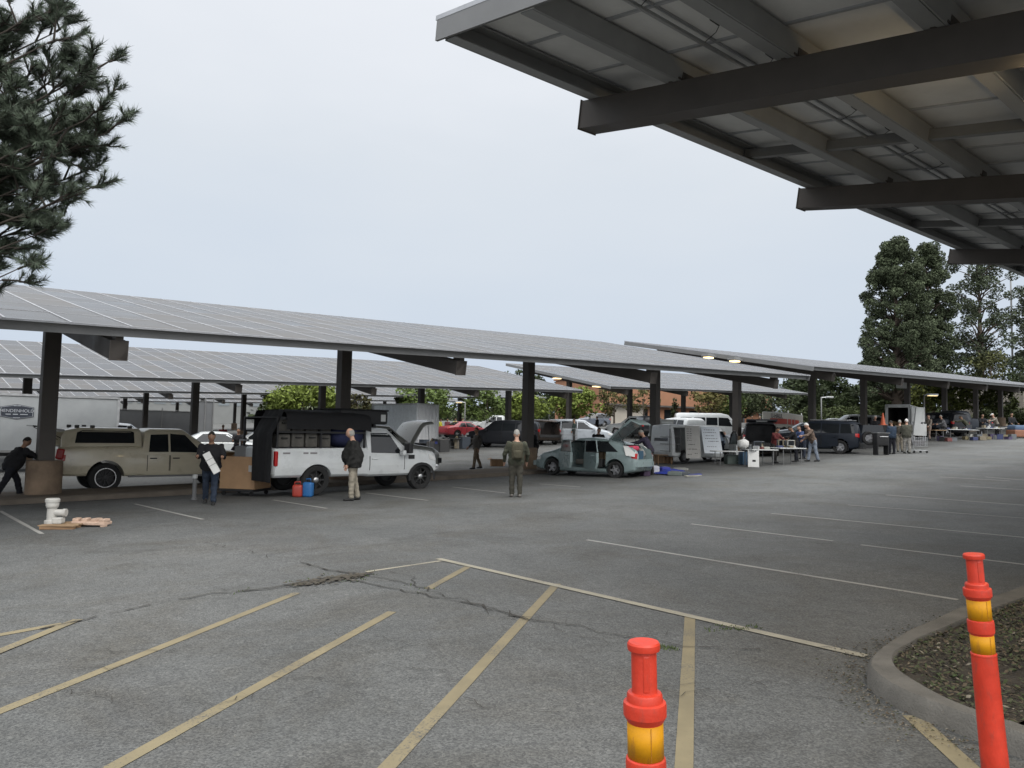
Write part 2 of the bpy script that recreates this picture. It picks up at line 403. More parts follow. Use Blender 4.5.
struct(mb.build('yellow_parking_lines', M_YEL, fix=False))
WL = [((587, 540), (958, 600)), ((691, 524), (833, 541)), ((861, 545), (1060, 569)), ((771, 513.5), (1060, 541)), ((848, 505), (1060, 521)), ((886, 495), (1060, 508)),
      ((960, 486), (1060, 492)), ((985, 477), (1060, 483)), ((0, 511), (42, 534)), ((135, 504), (203, 519.5)), ((273, 500), (327, 508.5)), ((366, 493), (428, 500.5)), ((452, 487), (505, 493)), ((540, 484), (580, 487)), ((940, 477), (1010, 481))]
mb = MB()
for i, (a, b) in enumerate(WL): strip(mb, G(*a), G(*b), .075 if i != 4 else .05, .004, .15)
struct(mb.build('white_parking_lines', M_WHT, fix=False))
M_CRACK = mat('crack_fill_dirt', (.034, .031, .026), .95, var=.3, scale=5)
def crack(mb, px, w0, branch=.25, dz=.012, jit=.12):
    ps = [G(*p) for p in px]
    for a, b in zip(ps, ps[1:]):
        n = max(3, int((b - a).length / .12)); prev = a; d = b - a; s = V((-d.y, d.x, 0)).normalized()
        for i in range(1, n + 1):
            t = i / n; q = a.lerp(b, t) + s * (noise.noise(V((a.x * 3 + t * 9, a.y * 3, 2))) * jit + random.uniform(-.04, .04)) * (1 if i < n else 0)
            ww = w0 * random.uniform(.5, 1.4) * (.55 + .9 * abs(noise.noise(V((q.x * 2.5, q.y * 2.5, 8)))))
            if noise.noise(V((q.x * 3.1, q.y * 3.1, 5))) < -.42: prev = q; continue
            dd = (q - prev).normalized(); e = V((-dd.y, dd.x, 0)) * ww / 2
            vs = [prev - e * 1.1, prev + e, q + e * random.uniform(.6, 1.2), q - e * random.uniform(.6, 1.2)]
            mb.add([(v.x, v.y, gz(v.x, v.y) + dz) for v in vs], [(0, 1, 2, 3)])
            if random.random() < branch:
                r = q + s * random.choice((-1, 1)) * random.uniform(.08, .35) + d.normalized() * random.uniform(-.2, .3)
                e2 = e * .45; vs = [q - e2, q + e2, r + e2 * .3, r - e2 * .3]
                mb.add([(v.x, v.y, gz(v.x, v.y) + dz + .003) for v in vs], [(0, 1, 2, 3)])
            prev = q
mb = MB()
crack(mb, [(40, 630), (110, 614), (178, 600), (240, 592), (300, 586), (345, 578), (372, 574)], .025, .1)
crack(mb, [(236, 592), (262, 589), (300, 583), (345, 578)], .035, .5)
crack(mb, [(345, 578), (400, 590), (450, 600), (500, 612), (540, 622), (590, 630), (640, 640)], .024, .3)
crack(mb, [(362, 574), (400, 582), (470, 604), (530, 621)], .018, .3)
crack(mb, [(300, 563), (322, 569), (345, 573), (366, 576)], .035, .3)
crack(mb, [(205, 543), (240, 550), (267, 555), (268, 559)], .014, .1)
crack(mb, [(268, 555), (330, 547), (420, 536), (520, 524), (590, 512), (660, 503)], .012, .02, jit=.03)
crack(mb, [(390, 572), (415, 578), (413, 586)], .012, .1)
crack(mb, [(640, 640), (700, 648), (760, 650)], .014, .1)
crack(mb, [(700, 624), (740, 629), (775, 632)], .012, .1)
_r = random.Random(21)
for i in range(34):   # hairline cracks
    x0, y0 = _r.uniform(40, 980), _r.uniform(520, 700); pts_ = [(x0, y0)]
    for k in range(_r.randint(2, 4)): x0 += _r.uniform(15, 55) * (1 if i % 3 else -1); y0 += _r.uniform(-9, 12); pts_.append((x0, max(505, y0)))
    if min(p[0] for p in pts_) > 830 and max(p[1] for p in pts_) > 590: continue
    crack(mb, pts_, .006, .15)
struct(mb.build('pavement_cracks', M_CRACK, fix=False))
# the widest, dirt-filled stretch of the crack
mb = MB(); a, b = G(296, 586), G(372, 574); dr = (b - a)
for i in range(420):
    t = random.random(); p = a + dr * t; sp = .10 * math.sin(math.pi * min(1, t * .9 + .15)); p = p + V((random.gauss(0, sp), random.gauss(0, sp), 0)); r = random.uniform(.008, .034)
    k = 6; mb.add([(p.x + r * math.cos(j * 1.05) * random.uniform(.5, 1.4), p.y + r * math.sin(j * 1.05) * random.uniform(.5, 1.4), gz(p.x, p.y) + .016 + i * .00002) for j in range(k)], [tuple(range(k))])
o = mb.build('crack_dirt', mat('dry_brown_dirt', (.065, .056, .042), .95, var=.35, scale=12)); struct(o)
# weeds in the cracks
mb = MB()
def tuft(mb, p, n, hh, rr):
    for _ in range(n):
        a = random.uniform(0, 6.28); r = random.uniform(0, rr); b = V((p.x + r * math.cos(a), p.y + r * math.sin(a), 0)); b.z = gz(b.x, b.y) + .004
        h_ = hh * random.uniform(.4, 1); lean = V((random.gauss(0, .5), random.gauss(0, .5), 1)).normalized() * h_; sdir = V((math.cos(a), math.sin(a), 0)) * .006
        mb.add([b - sdir, b + sdir, b + lean], [(0, 1, 2)])
for i in range(16): tuft(mb, G(738 + random.gauss(0, 12), 629 + random.gauss(0, 2)), 8, .03, .06)
for i in range(8): tuft(mb, G(667 + random.gauss(0, 6), 649 + random.gauss(0, 1)), 10, .03, .06)
for i in range(30): tuft(mb, G(*random.choice([(330, 580), (300, 584), (360, 575), (345, 578), (245, 590), (420, 592)])) + V((random.gauss(0, .12), random.gauss(0, .12), 0)), 5, .03, .06)
tag(mb.build('crack_weeds', mat('weed_green', (.06, .085, .025), .8, var=.3), fix=False), 'low green weeds sprouting from the pavement cracks and yellow line', 'weeds', kind='stuff')

# ------------------------------------------------------------------ kerbed planting island at the right
OUT = [(990, 597), (961, 607), (935, 618), (915, 627), (899, 635), (887, 642), (877, 649), (871, 656), (869, 664), (873, 671), (886, 681), (907, 692), (935, 703), (969, 715), (1024, 735), (1100, 765)]
INN = [(1000, 606), (966, 618), (945, 627), (923, 636), (910, 643), (902, 648), (897, 652), (894.5, 656), (894, 660), (897, 666), (906, 674), (930, 688), (950, 698), (972, 707), (1028, 726), (1104, 755)]
KH = .12
def ring(px): return [G(x, y, KH) for x, y in px]
o_, i_ = ring(OUT), ring(INN)
ext = [V((9.5, 8.0, 0)), V((14, 6.0, 0))]
far_o = o_[0] + (o_[0] - o_[1]).normalized() * 9; far_i = far_o + (i_[0] - o_[0])
near_o = o_[-1] + (o_[-1] - o_[-2]).normalized() * 5; near_i = near_o + (i_[-1] - o_[-1])
o_ = [far_o] + o_ + [near_o]; i_ = [far_i] + i_ + [near_i]
def lift(p, z): return V((p.x, p.y, gz(p.x, p.y) + z))
def resample(a, k=4):
    out = []
    for i in range(len(a) - 1):
        p0, p1, p2, p3 = a[max(0, i - 1)], a[i], a[i + 1], a[min(len(a) - 1, i + 2)]
        for j in range(k):
            t = j / k
            out.append(.5 * ((2 * p1) + (p2 - p0) * t + (2 * p0 - 5 * p1 + 4 * p2 - p3) * t * t + (3 * p1 - p0 - 3 * p2 + p3) * t ** 3))
    out.append(a[-1]); return out
o_, i_ = resample(o_), resample(i_)
mb = MB(); n = len(o_); vs = []
for a, b in zip(o_, i_):
    dirn = (a - b); dirn.z = 0; dirn.normalize(); wob = noise.noise(a * 2.0) * .012
    vs += [lift(a + dirn * .03, -.05), lift(a + dirn * .012, KH - .035 + wob), lift(a - dirn * .02, KH + wob * .5), lift(b + dirn * .02, KH + wob * .5), lift(b, KH - .02), lift(b, -.05)]
mb.add(vs, [(i * 6 + k, i * 6 + k + 1, (i + 1) * 6 + k + 1, (i + 1) * 6 + k) for i in range(n - 1) for k in range(5)])
struct(mb.build('kerb', mat('kerb_concrete', (.122, .115, .102), .9, var=.24, scale=4, bump=.5, bscale=70, spec=.2), smooth=40))
# soil inside
mb = MB(); cx = sum((p for p in i_), V()) / len(i_); cin = V((i_[len(i_) // 2].x + 4, i_[len(i_) // 2].y + 1.2, 0))
poly = [lift(p, KH - .03) for p in i_]
far = [lift(V((14, 9, 0)), KH), lift(V((14, 2, 0)), KH)]
rim = poly + [lift(near_i + V((6, 1, 0)), KH), lift(V((14, 6, 0)), KH), lift(far_i + V((4, -1, 0)), KH)]
steps = 10; c0 = lift(cin, KH)
vs = []
for t in range(steps):
    for p in rim:
        q = p.lerp(c0, t / steps); bumpz = noise.noise(V((q.x * 1.7, q.y * 1.7, 0))) * .05 * min(1, t / 2) + .05 * math.sin(math.pi * min(1, t / steps)) ; vs.append((q.x, q.y, gz(q.x, q.y) + KH - .04 + bumpz))
vs.append(tuple(c0)); nr = len(rim); fs = []
for t in range(steps - 1):
    for i in range(nr): fs.append((t * nr + i, t * nr + (i + 1) % nr, (t + 1) * nr + (i + 1) % nr, (t + 1) * nr + i))
for i in range(nr): fs.append(((steps - 1) * nr + i, (steps - 1) * nr + (i + 1) % nr, steps * nr))
mb.add(vs, fs); soil = mb.build('island_soil', mat('dark_island_soil', (.036, .03, .022), .95, var=.35, scale=5, bump=.8, bscale=25), smooth=True); struct(soil)
from mathutils.bvhtree import BVHTree
bvh = BVHTree.FromPolygons([V(v) for v in vs], fs)
leafm = [mat('litter_olive', (.055, .06, .03), .85, var=.35, scale=20), mat('litter_brown', (.085, .065, .042), .85, var=.35, scale=20), mat('litter_pale', (.17, .15, .115), .85, var=.3, scale=20), mat('litter_green', (.045, .065, .022), .8, var=.3, scale=20)]
mb = MB(); rnd = random.Random(3); cnt = 0
tries = 0
while cnt < 36000 and tries < 500000:
    tries += 1
    x, y = rnd.uniform(2.2, 8.0), rnd.uniform(3.4, 10.5)
    h_ = bvh.ray_cast(V((x, y, 3)), V((0, 0, -1)))
    if h_[0] is None: continue
    cnt += 1; p = h_[0] + V((0, 0, rnd.uniform(.0, .045))); a = rnd.uniform(0, 6.28); r = rnd.uniform(.005, .016)
    d1 = V((math.cos(a), math.sin(a), rnd.uniform(-.6, .6))) * r * 1.5; d2 = V((-math.sin(a), math.cos(a), rnd.uniform(-.6, .6))) * r * .7
    dens = noise.noise(V((x * 1.1, y * 1.1, 4)))
    if noise.noise(V((x * 2.3, y * 2.3, 9))) < -.25 and rnd.random() < .7: continue
    mi = rnd.choices((0, 1, 2, 3), (4, 3, .6, 3 if dens > 0 else .8))[0]
    mb.add([p - d1, p - d2, p + d1, p + d2], [(0, 1, 2, 3)], mi)
tag(mb.build('ground_cover', leafm, fix=False), 'dry leaves and low dark ground cover filling the kerbed island', 'ground cover', kind='stuff')
# grit and leaf bits in the gutter along the kerb
mb = MB()
for i in range(900):
    k = rnd.randrange(8, len(o_) - 10); a, b = o_[k], i_[k]; dirn = (a - b); dirn.z = 0; dirn.normalize(); t = abs(rnd.gauss(0, .16)) + .05; p = a + dirn * t + V((rnd.gauss(0, .05), rnd.gauss(0, .05), 0)); r = rnd.uniform(.004, .013)
    z = gz(p.x, p.y) + .012; mb.add([(p.x - r, p.y, z), (p.x, p.y - r * rnd.uniform(.5, 1), z + r * .6), (p.x + r, p.y, z), (p.x, p.y + r * rnd.uniform(.4, 1), z + r * .5)], [(0, 1, 2, 3)], rnd.choice((0, 1, 1, 2)))
tag(mb.build('gutter_grit', leafm, fix=False), 'grit and leaf crumbs lying in the gutter along the kerb', 'grit', kind='stuff')

# ------------------------------------------------------------------ long kerbed median under the first row of posts
def slab(name, s0, s1, q0, q1, h, m, step=1.0):
    mb = MB(); n = int((s1 - s0) / step); vs = []
    for i in range(n + 1):
        s = s0 + (s1 - s0) * i / n
        for q, dz in ((q0 - .02, -.05), (q0, h - .03), (q0 + .04, h), (q0 + .17, h), (q1 - .17, h), (q1 - .04, h), (q1, h - .03), (q1 + .02, -.05)):
            x, y = sq(s, q); vs.append((x, y, gz(x, y) + dz))
    fs = []; ms = []
    mb.add(vs, [(i * 8 + k, i * 8 + k + 1, (i + 1) * 8 + k + 1, (i + 1) * 8 + k) for i in range(n) for k in range(7)])
    for i in range(n):
        for k in range(7): mb.m[i * 7 + k] = 1 if k == 3 else 0
    for e in (0, n): mb.add([vs[e * 8 + k] for k in range(8)], [tuple(range(8))])
    return struct(mb.build(name, m))
M_KERB2 = mat('brown_stained_kerb', (.125, .105, .085), .92, var=.25, scale=1.5, bump=.4, bscale=30)
M_DIRT = mat('brown_median_dirt', (.115, .09, .065), .95, var=.35, scale=1.4, bump=.8, bscale=14)
slab('post_median', -14, 21.2, 20.35, 22.6, .13, [M_KERB2, M_DIRT])
slab('far_post_median', 33.5, 84, 20.35, 22.6, .13, [M_KERB2, M_DIRT])
# ------------------------------------------------------------------ solar canopies
def panel_glass():
    m = mat('solar_cell_glass', (.040, .036, .033), .27, var=.25, scale=.6, spec=.5, rvar=.07); return m
M_CELL = panel_glass()
M_CELL2 = mat('solar_cell_glass_dusty', (.055, .049, .043), .33, var=.3, scale=.8, spec=.5, rvar=.08); M_CELL3 = mat('solar_cell_glass_dark', (.030, .028, .028), .24, var=.25, scale=.5, spec=.5, rvar=.06)
M_BACK = mat('panel_back_sheet', (.68, .685, .68), .6, var=.12, scale=1.2)
M_FRAME = mat('panel_frame', (.42, .43, .45), .45, metal=.4, var=.1)
M_LAMPON = mat('lit_lamp_lens', (1, .95, .8), .4, emit=((1, .74, .36), 2.6))
def canopy(label, s0, s1, q0, W_, zlow, sref, slope, tilt, posts, pq, lamps=(), detail=0, pw=.36, npurl=6, beam_s=None, bovh=.45, endcol=None, lz=-.36):
    """s0..s1 along the row, q0 the low edge; zlow = height of the low edge at sref, climbing with slope along the row"""
    ox, oy = sq(s0, q0); z0 = zlow + slope * (s0 - sref)
    T = thing('solar_canopy', label, 'solar canopy', (ox, oy, z0), AX)
    tt = math.tan(R(tilt)); ux = V((1, 0, slope)).normalized(); vy = V((0, 1, tt)).normalized(); nn = ux.cross(vy).normalized()
    L_ = s1 - s0
    P = lambda x, y, d=0: V((x, y, slope * x + tt * y)) + nn * d
    W_ = W_
    # panels: slab of cells + back sheet, metal frames at each seam
    mb = MB(); nx = max(1, round(L_ / 1.0)); ny = max(1, round(W_ / 2.0)); dx, dy = L_ / nx, W_ / ny
    for i in range(nx):
        for j in range(ny):
            x0, x1, y0, y1 = i * dx + .012, (i + 1) * dx - .012, j * dy + .012, (j + 1) * dy - .012
            k = random.uniform(-.004, .004)
            vs = [P(x0, y0, .0 + k), P(x1, y0, k), P(x1, y1, k), P(x0, y1, k), P(x0, y0, -.012), P(x1, y0, -.012), P(x1, y1, -.012), P(x0, y1, -.012)]
            o = len(mb.v); mb.add(vs, [(0, 1, 2, 3)], random.choice((0, 0, 3, 4))); mb.add(vs[4:], [(3, 2, 1, 0)], 1)
    for i in range(nx + 1):
        x = min(max(i * dx, .02), L_ - .02); mb.beam(P(x, 0, -.012), P(x, W_, -.012), .036, .045, nn, 2)
    for j in range(ny + 1):
        y = min(max(j * dy, .02), W_ - .02); mb.beam(P(.04, y, -.014), P(L_ - .04, y, -.014), .03, .036, nn, 2)
    mb.build('panel_array', [M_CELL, M_BACK, M_FRAME, M_CELL2, M_CELL3], T, fix=False)
    pm = M_GREYST if detail else M_STEEL
    # purlins along the row, C sections
    ys = [.14 + (W_ - .28) * k / (npurl - 1) for k in range(npurl)]
    for k, y in enumerate(ys):
        mb = MB(); dep = .21 if detail else (.17 if k in (0, npurl - 1) else .22); fl = .16 if detail else .075
        mb.beam(P(.05, y, -.04 - dep / 2), P(L_ - .05, y, -.04 - dep / 2), .016, dep, nn)
        s_ = 1 if k < npurl - 1 else -1
        mb.beam(P(.05, y + s_ * fl * .6, -.046), P(L_ - .05, y + s_ * fl * .6, -.046), fl, .012, nn); mb.beam(P(.05, y + s_ * fl * .6, -.04 - dep + .006), P(L_ - .05, y + s_ * fl * .6, -.04 - dep + .006), fl, .012, nn)
        mb.build('purlin', M_GALV if detail else M_GREYST, T)
    for x in (.02, L_ - .02):
        MB().beam(P(x, .02, -.13), P(x, W_ - .02, -.13), .03, .22, nn).build('end_rail', endcol or M_GREYST, T)
    bs = beam_s if beam_s is not None else posts
    for s in bs:
        x = s - s0
        mb = MB(); bt = -.255 if detail else -.31; bh = .33 if detail else .36
        a, b = P(x, .25, bt - bh / 2), P(x, W_ - bovh, bt - bh / 2)
        mb.beam(a, b, .30, bh, nn)
        for y in ys[1:-1]:
            mb.box(P(x, y, -.16), (.2, .02, .2)); mb.box(P(x, y + .05, bt + .012), (.34, .14, .018))
            if detail:
                for bx in (-.11, .11): mb.lathe([(.018, 0), (.018, .02), (0, .022)], 6, c=P(x + bx, y + .05, bt + .02))
        for e_ in ((.25, .30) if not detail else (W_ - bovh, W_ - bovh - .012),): mb.beam(P(x, e_[0], bt - bh / 2), P(x, e_[1], bt - bh / 2), .324, bh + .024, nn)
        mb.box(P(x, ys[0] + .28, -.2), (.14, .3, .24)); mb.build('beam', M_STEEL, T)
    for s in posts:
        x = s - s0; yl = pq - q0
        px_, py_ = sq(s, pq); gz_ = gz(px_, py_) - z0
        top = P(x, yl, -.04 - .27 - .36)
        base = gz_ + .95
        MB().rbox((x, yl, (base + top.z) / 2), (pw, pw, top.z - base + .1), .02).build('post', M_STEEL, T)
        f = MB(); f.lathe([(.40, gz_ - .3), (.40, gz_ + .92), (.38, gz_ + .95), (0, gz_ + .95)], 20, c=(x, yl, 0)) if not detail else f.rbox((x, yl, gz_ + .4), (.84, .84, 1.15), .03)
        fo = f.build('concrete_footing', M_FOOT, T, smooth=35)
    for s, y in lamps:
        x = s - s0
        lo = MB().rbox(P(x, y, lz), (.75, .40, .10), .02).box(P(x + .2, y, lz + .08), (.5, .08, .12)).build('canopy_lamp', M_GREYST, T)
        MB().rbox(P(x, y, lz - .08), (.70 if lz < -.3 else .46, .34, .08), .025).build('lens', M_LAMPON, lo)
    return T, P, ys
M_FOOT = mat('stained_footing_concrete', (.20, .145, .10), .9, var=.38, scale=1.6, bump=.3, bscale=20)
SL = .032
C1 = canopy('nearest far-side solar canopy, its low panel edge sweeping across the pickups', -16, 30.8, 15, 12, 3.5, 3.4, SL, 11.2, [-12.8, -4.5, 3.78, 12.0, 20.25, 28.5], 21.5)
C2 = canopy('raised solar canopy on the right with two lit lamps at its near end', 33.0, 86, 15.9, 11.2, 5.0, 33, SL, 10.2, [35.7, 44.3, 51.8, 59.6, 67.6, 75.6, 83], 21.5, lamps=((32.5, 5.25), (32.5, 3.75)), lz=-.2)
canopy('second-row solar canopy behind the pickups with pale grey panels', -26, 39.6, 36.3, 12, 3.77, 8.3, SL, 11.2, [-17.5, -9.5, -1.4, 6.6, 14.6, 22.4, 30, 38.2], 42.8)
canopy('second-row solar canopy over the parked minivan, stepping up from its neighbour', 42.7, 74, 36.3, 12, 5.25, 42.7, SL, 11.2, [45, 53, 61.3, 70], 42.8, lamps=((44, 2.5), (43.6, 6.5)))
canopy('third-row solar canopy glimpsed between the second row and the buildings', -30, 57, 57.6, 12, 3.85, 8.3, SL, 11.2, [-22, -14, -6, 2, 10, 18, 26, 34, 42, 50], 64)
canopy('fourth-row solar canopy, a thin pale strip near the grey fence', -34, 62, 78.9, 12, 3.9, 8.3, SL, 11.2, [-26, -18, -10, -2, 6, 14, 22, 30, 38, 46, 54], 85.5)
canopy('farthest solar canopy, the lowest pale strip above the fence', -38, 66, 100.2, 12, 3.9, 8.3, SL, 11.2, [-30, -22, -14, -6, 2, 10, 18, 26, 34, 42, 50, 58], 106.5)
# pale panel and a meter box fixed to posts
for (px_, py_, Y_, sz, T_) in ((901.5, 383, 55.3, (.75, .08, .8), C2[0]), (653, 431, 34.2, (.34, .16, .5), C1[0])):
    p_ = AT(px_, py_, Y_); l_ = Matrix.Rotation(-AX, 3, 'Z') @ (p_ - T_.location); MB().rbox(l_, sz, .015, Matrix.Rotation(-AX, 3, 'Z')).build('post_panel', M_OFFW if T_ is C2[0] else M_GALV, T_)
# the canopy we stand under, seen from below
TO = 9.6
T0, P0, ys0 = canopy('solar canopy overhead at the upper right, seen from underneath', 4.25, 46, -6.0, 12, 5.93 - 12 * math.tan(R(TO)), 4.43, .041, TO, [12.1, 19.6, 27.6, 35.6, 43], .3, detail=1, npurl=10, beam_s=[6.6, 12.1, 19.6, 27.6, 35.6, 43], bovh=.02, endcol=M_GREYST)
L0 = 46 - 4.4
for y in [(ys0[k] + ys0[k + 1]) / 2 + .12 for k in (1, 3, 5, 7)]:
    MB().tube([P0(.3, y, -.09), P0(L0 - .5, y, -.09)], .022, 8).build('conduit', M_ALU, T0)
for k in (1, 3, 5, 7):
    y = (ys0[k] + ys0[k + 1]) / 2 - .22
    for i in range(15):
        x = .55 + i * 1.0
        mb = MB().rbox(P0(x, y, -.032), (.15, .10, .035), .01)
        mb.tube([P0(x + .05, y, -.03), P0(x + .2, y + .15, -.05), P0(x + .28, y + .33, -.085)], .004, 5)
        mb.build('junction_box', M_PLASTIC_BLK, T0)
for x0, x1 in ((2.05, 7.7), (7.7, 15.2), (15.2, 23.2)):
    MB().beam(P0((x0 + x1) / 2 + .8, .3, -.15), P0((x0 + x1) / 2 + .8, 11.8, -.15), .10, .13).build('cross_brace', M_GREYST, T0)
# lit lamp under it, just above the picture's upper right corner
lx, ly = 3.4, 7.4
lo = MB().rbox(P0(lx, ly, -.62), (.75, .36, .12), .02).build('canopy_lamp', M_GREYST, T0)
MB().rbox(P0(lx, ly, -.70), (.66, .30, .05), .02).build('lens', mat('bright_lamp_lens', (1, .9, .7), .4, emit=((1, .74, .40), 95.0)), lo)
# ------------------------------------------------------------------ vehicles (local x forward, y left, z up)
class Body:
    def __init__(self, st): self.st = st
    def half(self, s):
        x, z0, w0, zb, wb, zt, wt = s; sh = zb + (zt - zb) * .78
        return [(0, z0), (w0 - .07, z0), (w0, z0 + .07), (wb, z0 + (zb - z0) * .55), (wb - .012, zb), (wb - .012 + (wt - wb) * .72, sh), (wt - .05, zt - .012), (wt * .55, zt + .008), (0, zt + .014)]
    def mesh(self, inset=0.0):
        mb = MB(); vs = []; rings = []
        for s in self.st:
            h = self.half(s); full = [(y, z) for y, z in h] + [(-y, z) for y, z in reversed(h[1:-1])]
            rings.append(len(full)); vs += [(s[0], y, z) for y, z in full]
        n = rings[0]; k = len(self.st); fs = [(i * n + j, i * n + (j + 1) % n, (i + 1) * n + (j + 1) % n, (i + 1) * n + j) for i in range(k - 1) for j in range(n)]
        fs += [tuple(range(n)), tuple(reversed(range((k - 1) * n, k * n)))]
        mb.add(vs, fs)
        bm = bmesh.new(); me = mb.mesh('t'); bm.from_mesh(me); bmesh.ops.recalc_face_normals(bm, faces=bm.faces)
        ed = [e for e in bm.edges if len(e.link_faces) == 2 and e.calc_face_angle(0) > R(22)]
        bmesh.ops.bevel(bm, geom=ed, offset=.035, segments=2, affect='EDGES', profile=.5, clamp_overlap=True); bmesh.ops.remove_doubles(bm, verts=bm.verts, dist=.0004)
        bm.verts.index_update(); out = MB(); out.add([v.co.copy() for v in bm.verts], [tuple(v.index for v in f.verts) for f in bm.faces]); bm.free(); return out
    def at(self, x):
        st = self.st
        if x <= st[0][0]: return self.half(st[0])
        for a, b in zip(st, st[1:]):
            if a[0] <= x <= b[0]:
                t = (x - a[0]) / max(1e-6, b[0] - a[0]); ha, hb = self.half(a), self.half(b)
                return [(p[0] + (q[0] - p[0]) * t, p[1] + (q[1] - p[1]) * t) for p, q in zip(ha, hb)]
        return self.half(st[-1])
    def sy(self, x, z):
        h = self.at(x)[1:7]
        if z <= h[0][1]: return h[0][0]
        for a, b in zip(h, h[1:]):
            if a[1] <= z <= b[1]: return a[0] + (b[0] - a[0]) * (z - a[1]) / max(1e-6, b[1] - a[1])
        return h[-1][0]
    def tz(self, x, y=0):
        h = self.at(x); return h[6][1] if abs(y) > h[7][0] else h[8][1]
    def side(self, poly, sgn, out=.008, inn=-.02):
        bm = bmesh.new(); f = bm.faces.new([bm.verts.new((x, 0, z)) for x, z in poly]); bmesh.ops.triangulate(bm, faces=[f]); bmesh.ops.subdivide_edges(bm, edges=bm.edges[:], cuts=4, use_grid_fill=True)
        bm.verts.index_update(); base = [v.co.copy() for v in bm.verts]; n = len(base); faces = [tuple(v.index for v in q.verts) for q in bm.faces]; rimE = [(e.verts[0].index, e.verts[1].index) for e in bm.edges if e.is_boundary]; bm.free()
        mb = MB(); mb.add([(c.x, sgn * (self.sy(c.x, c.z) + out), c.z) for c in base] + [(c.x, sgn * (self.sy(c.x, c.z) + inn), c.z) for c in base], faces + [tuple(i + n for i in reversed(q)) for q in faces] + [(a, b, b + n, a + n) for a, b in rimE]); return mb
    def top(self, xa, xb, fa, fb, out=.01):
        """pane on the upper surface between two stations (windscreen or rear window), fa/fb = fraction of the roof half width"""
        ha, hb = self.at(xa), self.at(xb)
        def row(x, h, f): return [V((x, y, z)) for y, z in ((-h[6][0] * f, h[6][1]), (-h[7][0] * f, h[7][1]), (0, h[8][1]), (h[7][0] * f, h[7][1]), (h[6][0] * f, h[6][1]))]
        a, b = row(xa, ha, fa), row(xb, hb, fb); d = (b[2] - a[2]).normalized(); nn = V((0, 1, 0)).cross(d)
        if nn.z < 0: nn = -nn
        mb = MB(); vs = [p + nn * out for p in a + b] + [p - nn * .02 for p in a + b]
        fs = [(i, i + 1, i + 6, i + 5) for i in range(4)] + [(10 + i, 15 + i, 16 + i, 11 + i) for i in range(4)]
        fs += [(0, 10, 11, 1), (1, 11, 12, 2), (2, 12, 13, 3), (3, 13, 14, 4), (5, 6, 16, 15), (6, 7, 17, 16), (7, 8, 18, 17), (8, 9, 19, 18), (0, 5, 15, 10), (4, 14, 19, 9)]
        mb.add(vs, fs); return mb
M_RIM = mat('alloy_rim', (.42, .42, .43), .35, metal=.8, var=.15)
M_RIMBLK = mat('black_rim', (.025, .025, .026), .35, metal=.3, var=.15)
M_TYRE = mat('tyre', (.018, .018, .018), .85, var=.25)
_wh = {}
def wheel(parent, x, y, r, wdt, sgn, rim, spokes=5, lip=None):
    key = (r, wdt, rim.name, spokes)
    if key not in _wh:
        t = MB(); h = wdt / 2
        t.lathe([(r * .62, -h * .8), (r * .8, -h), (r * .95, -h * .95), (r, -h * .6), (r, h * .6), (r * .95, h * .95), (r * .8, h), (r * .62, h * .8), (r * .62, -h * .8)], 28, 'y')
        rm = MB(); rr = r * .63
        rm.lathe([(rr, -h * .7), (rr, h * .86), (rr * .9, h * .86), (rr * .88, h * .3), (0, h * .25)], 28, 'y', mi=0, caps=False)
        for k in range(spokes):
            a = 2 * math.pi * k / spokes; d = V((math.cos(a), 0, math.sin(a)))
            rm.beam(d * rr * .1 + V((0, -h * .62, 0)), d * rr * .93 + V((0, -h * .66, 0)), rr * (.30 if spokes < 8 else .13), h * .25, V((0, 1, 0)), 0)
        rm.lathe([(0, -h * .82), (rr * .24, -h * .8), (rr * .28, -h * .6), (rr * .28, 0)], 14, 'y', caps=False)
        rm2 = MB(); rm2.lathe([(rr * .9, h * .1), (0, h * .1)], 20, 'y')
        _wh[key] = (t.mesh('tyre'), rm.mesh('rim'), [False])
    tm, rmesh, done = _wh[key]
    if not done[0]:
        wo = link('wheel', tm, M_TYRE, parent, 35); ri = link('rim', rmesh, rim, wo, 30); done[0] = True
    else:
        wo = bpy.data.objects.new('wheel', tm); COL.objects.link(wo); wo.parent = parent
        ri = bpy.data.objects.new('rim', rmesh); COL.objects.link(ri); ri.parent = wo
    wo.location = (x, y, r); wo.rotation_euler = (0, random.uniform(0, 1), 0)
    if sgn > 0: wo.rotation_euler = (0, random.uniform(0, 1), math.pi)
    return wo
def arch(x, r, wid=3):
    c = MB(); c.lathe([(r, -wid / 2), (r, wid / 2)], 28, 'y', (x, 0, r * .88)); return c
def block(x0, x1, y0, y1, z0, z1):
    return MB().box(((x0 + x1) / 2, (y0 + y1) / 2, (z0 + z1) / 2), (x1 - x0, y1 - y0, z1 - z0))
def lamps(T, B, front, rear, hl=(.18, .12), tl=(.2, .2), zf=.72, zr=.95):
    for s in (-1, 1):
        B.side([(front - .34, zf - hl[1] * .4), (front - .06, zf - hl[1] * .6), (front - .1, zf + hl[1] * .55), (front - .36, zf + hl[1] * .6)], s, .012, -.05).build('headlight', M_LENS, T)
        B.side([(rear + .02, zr - tl[1] / 2), (rear + tl[0], zr - tl[1] * .35), (rear + tl[0] * 1.1, zr + tl[1] * .5), (rear + .03, zr + tl[1] * .5)], s, .012, -.05).build('taillight', M_RED, T)
def mirror(T, x, y, z, s, m):
    MB().rbox((x, s * (y + .13), z), (.12, .2, .15), .03).build('mirror', m, T)
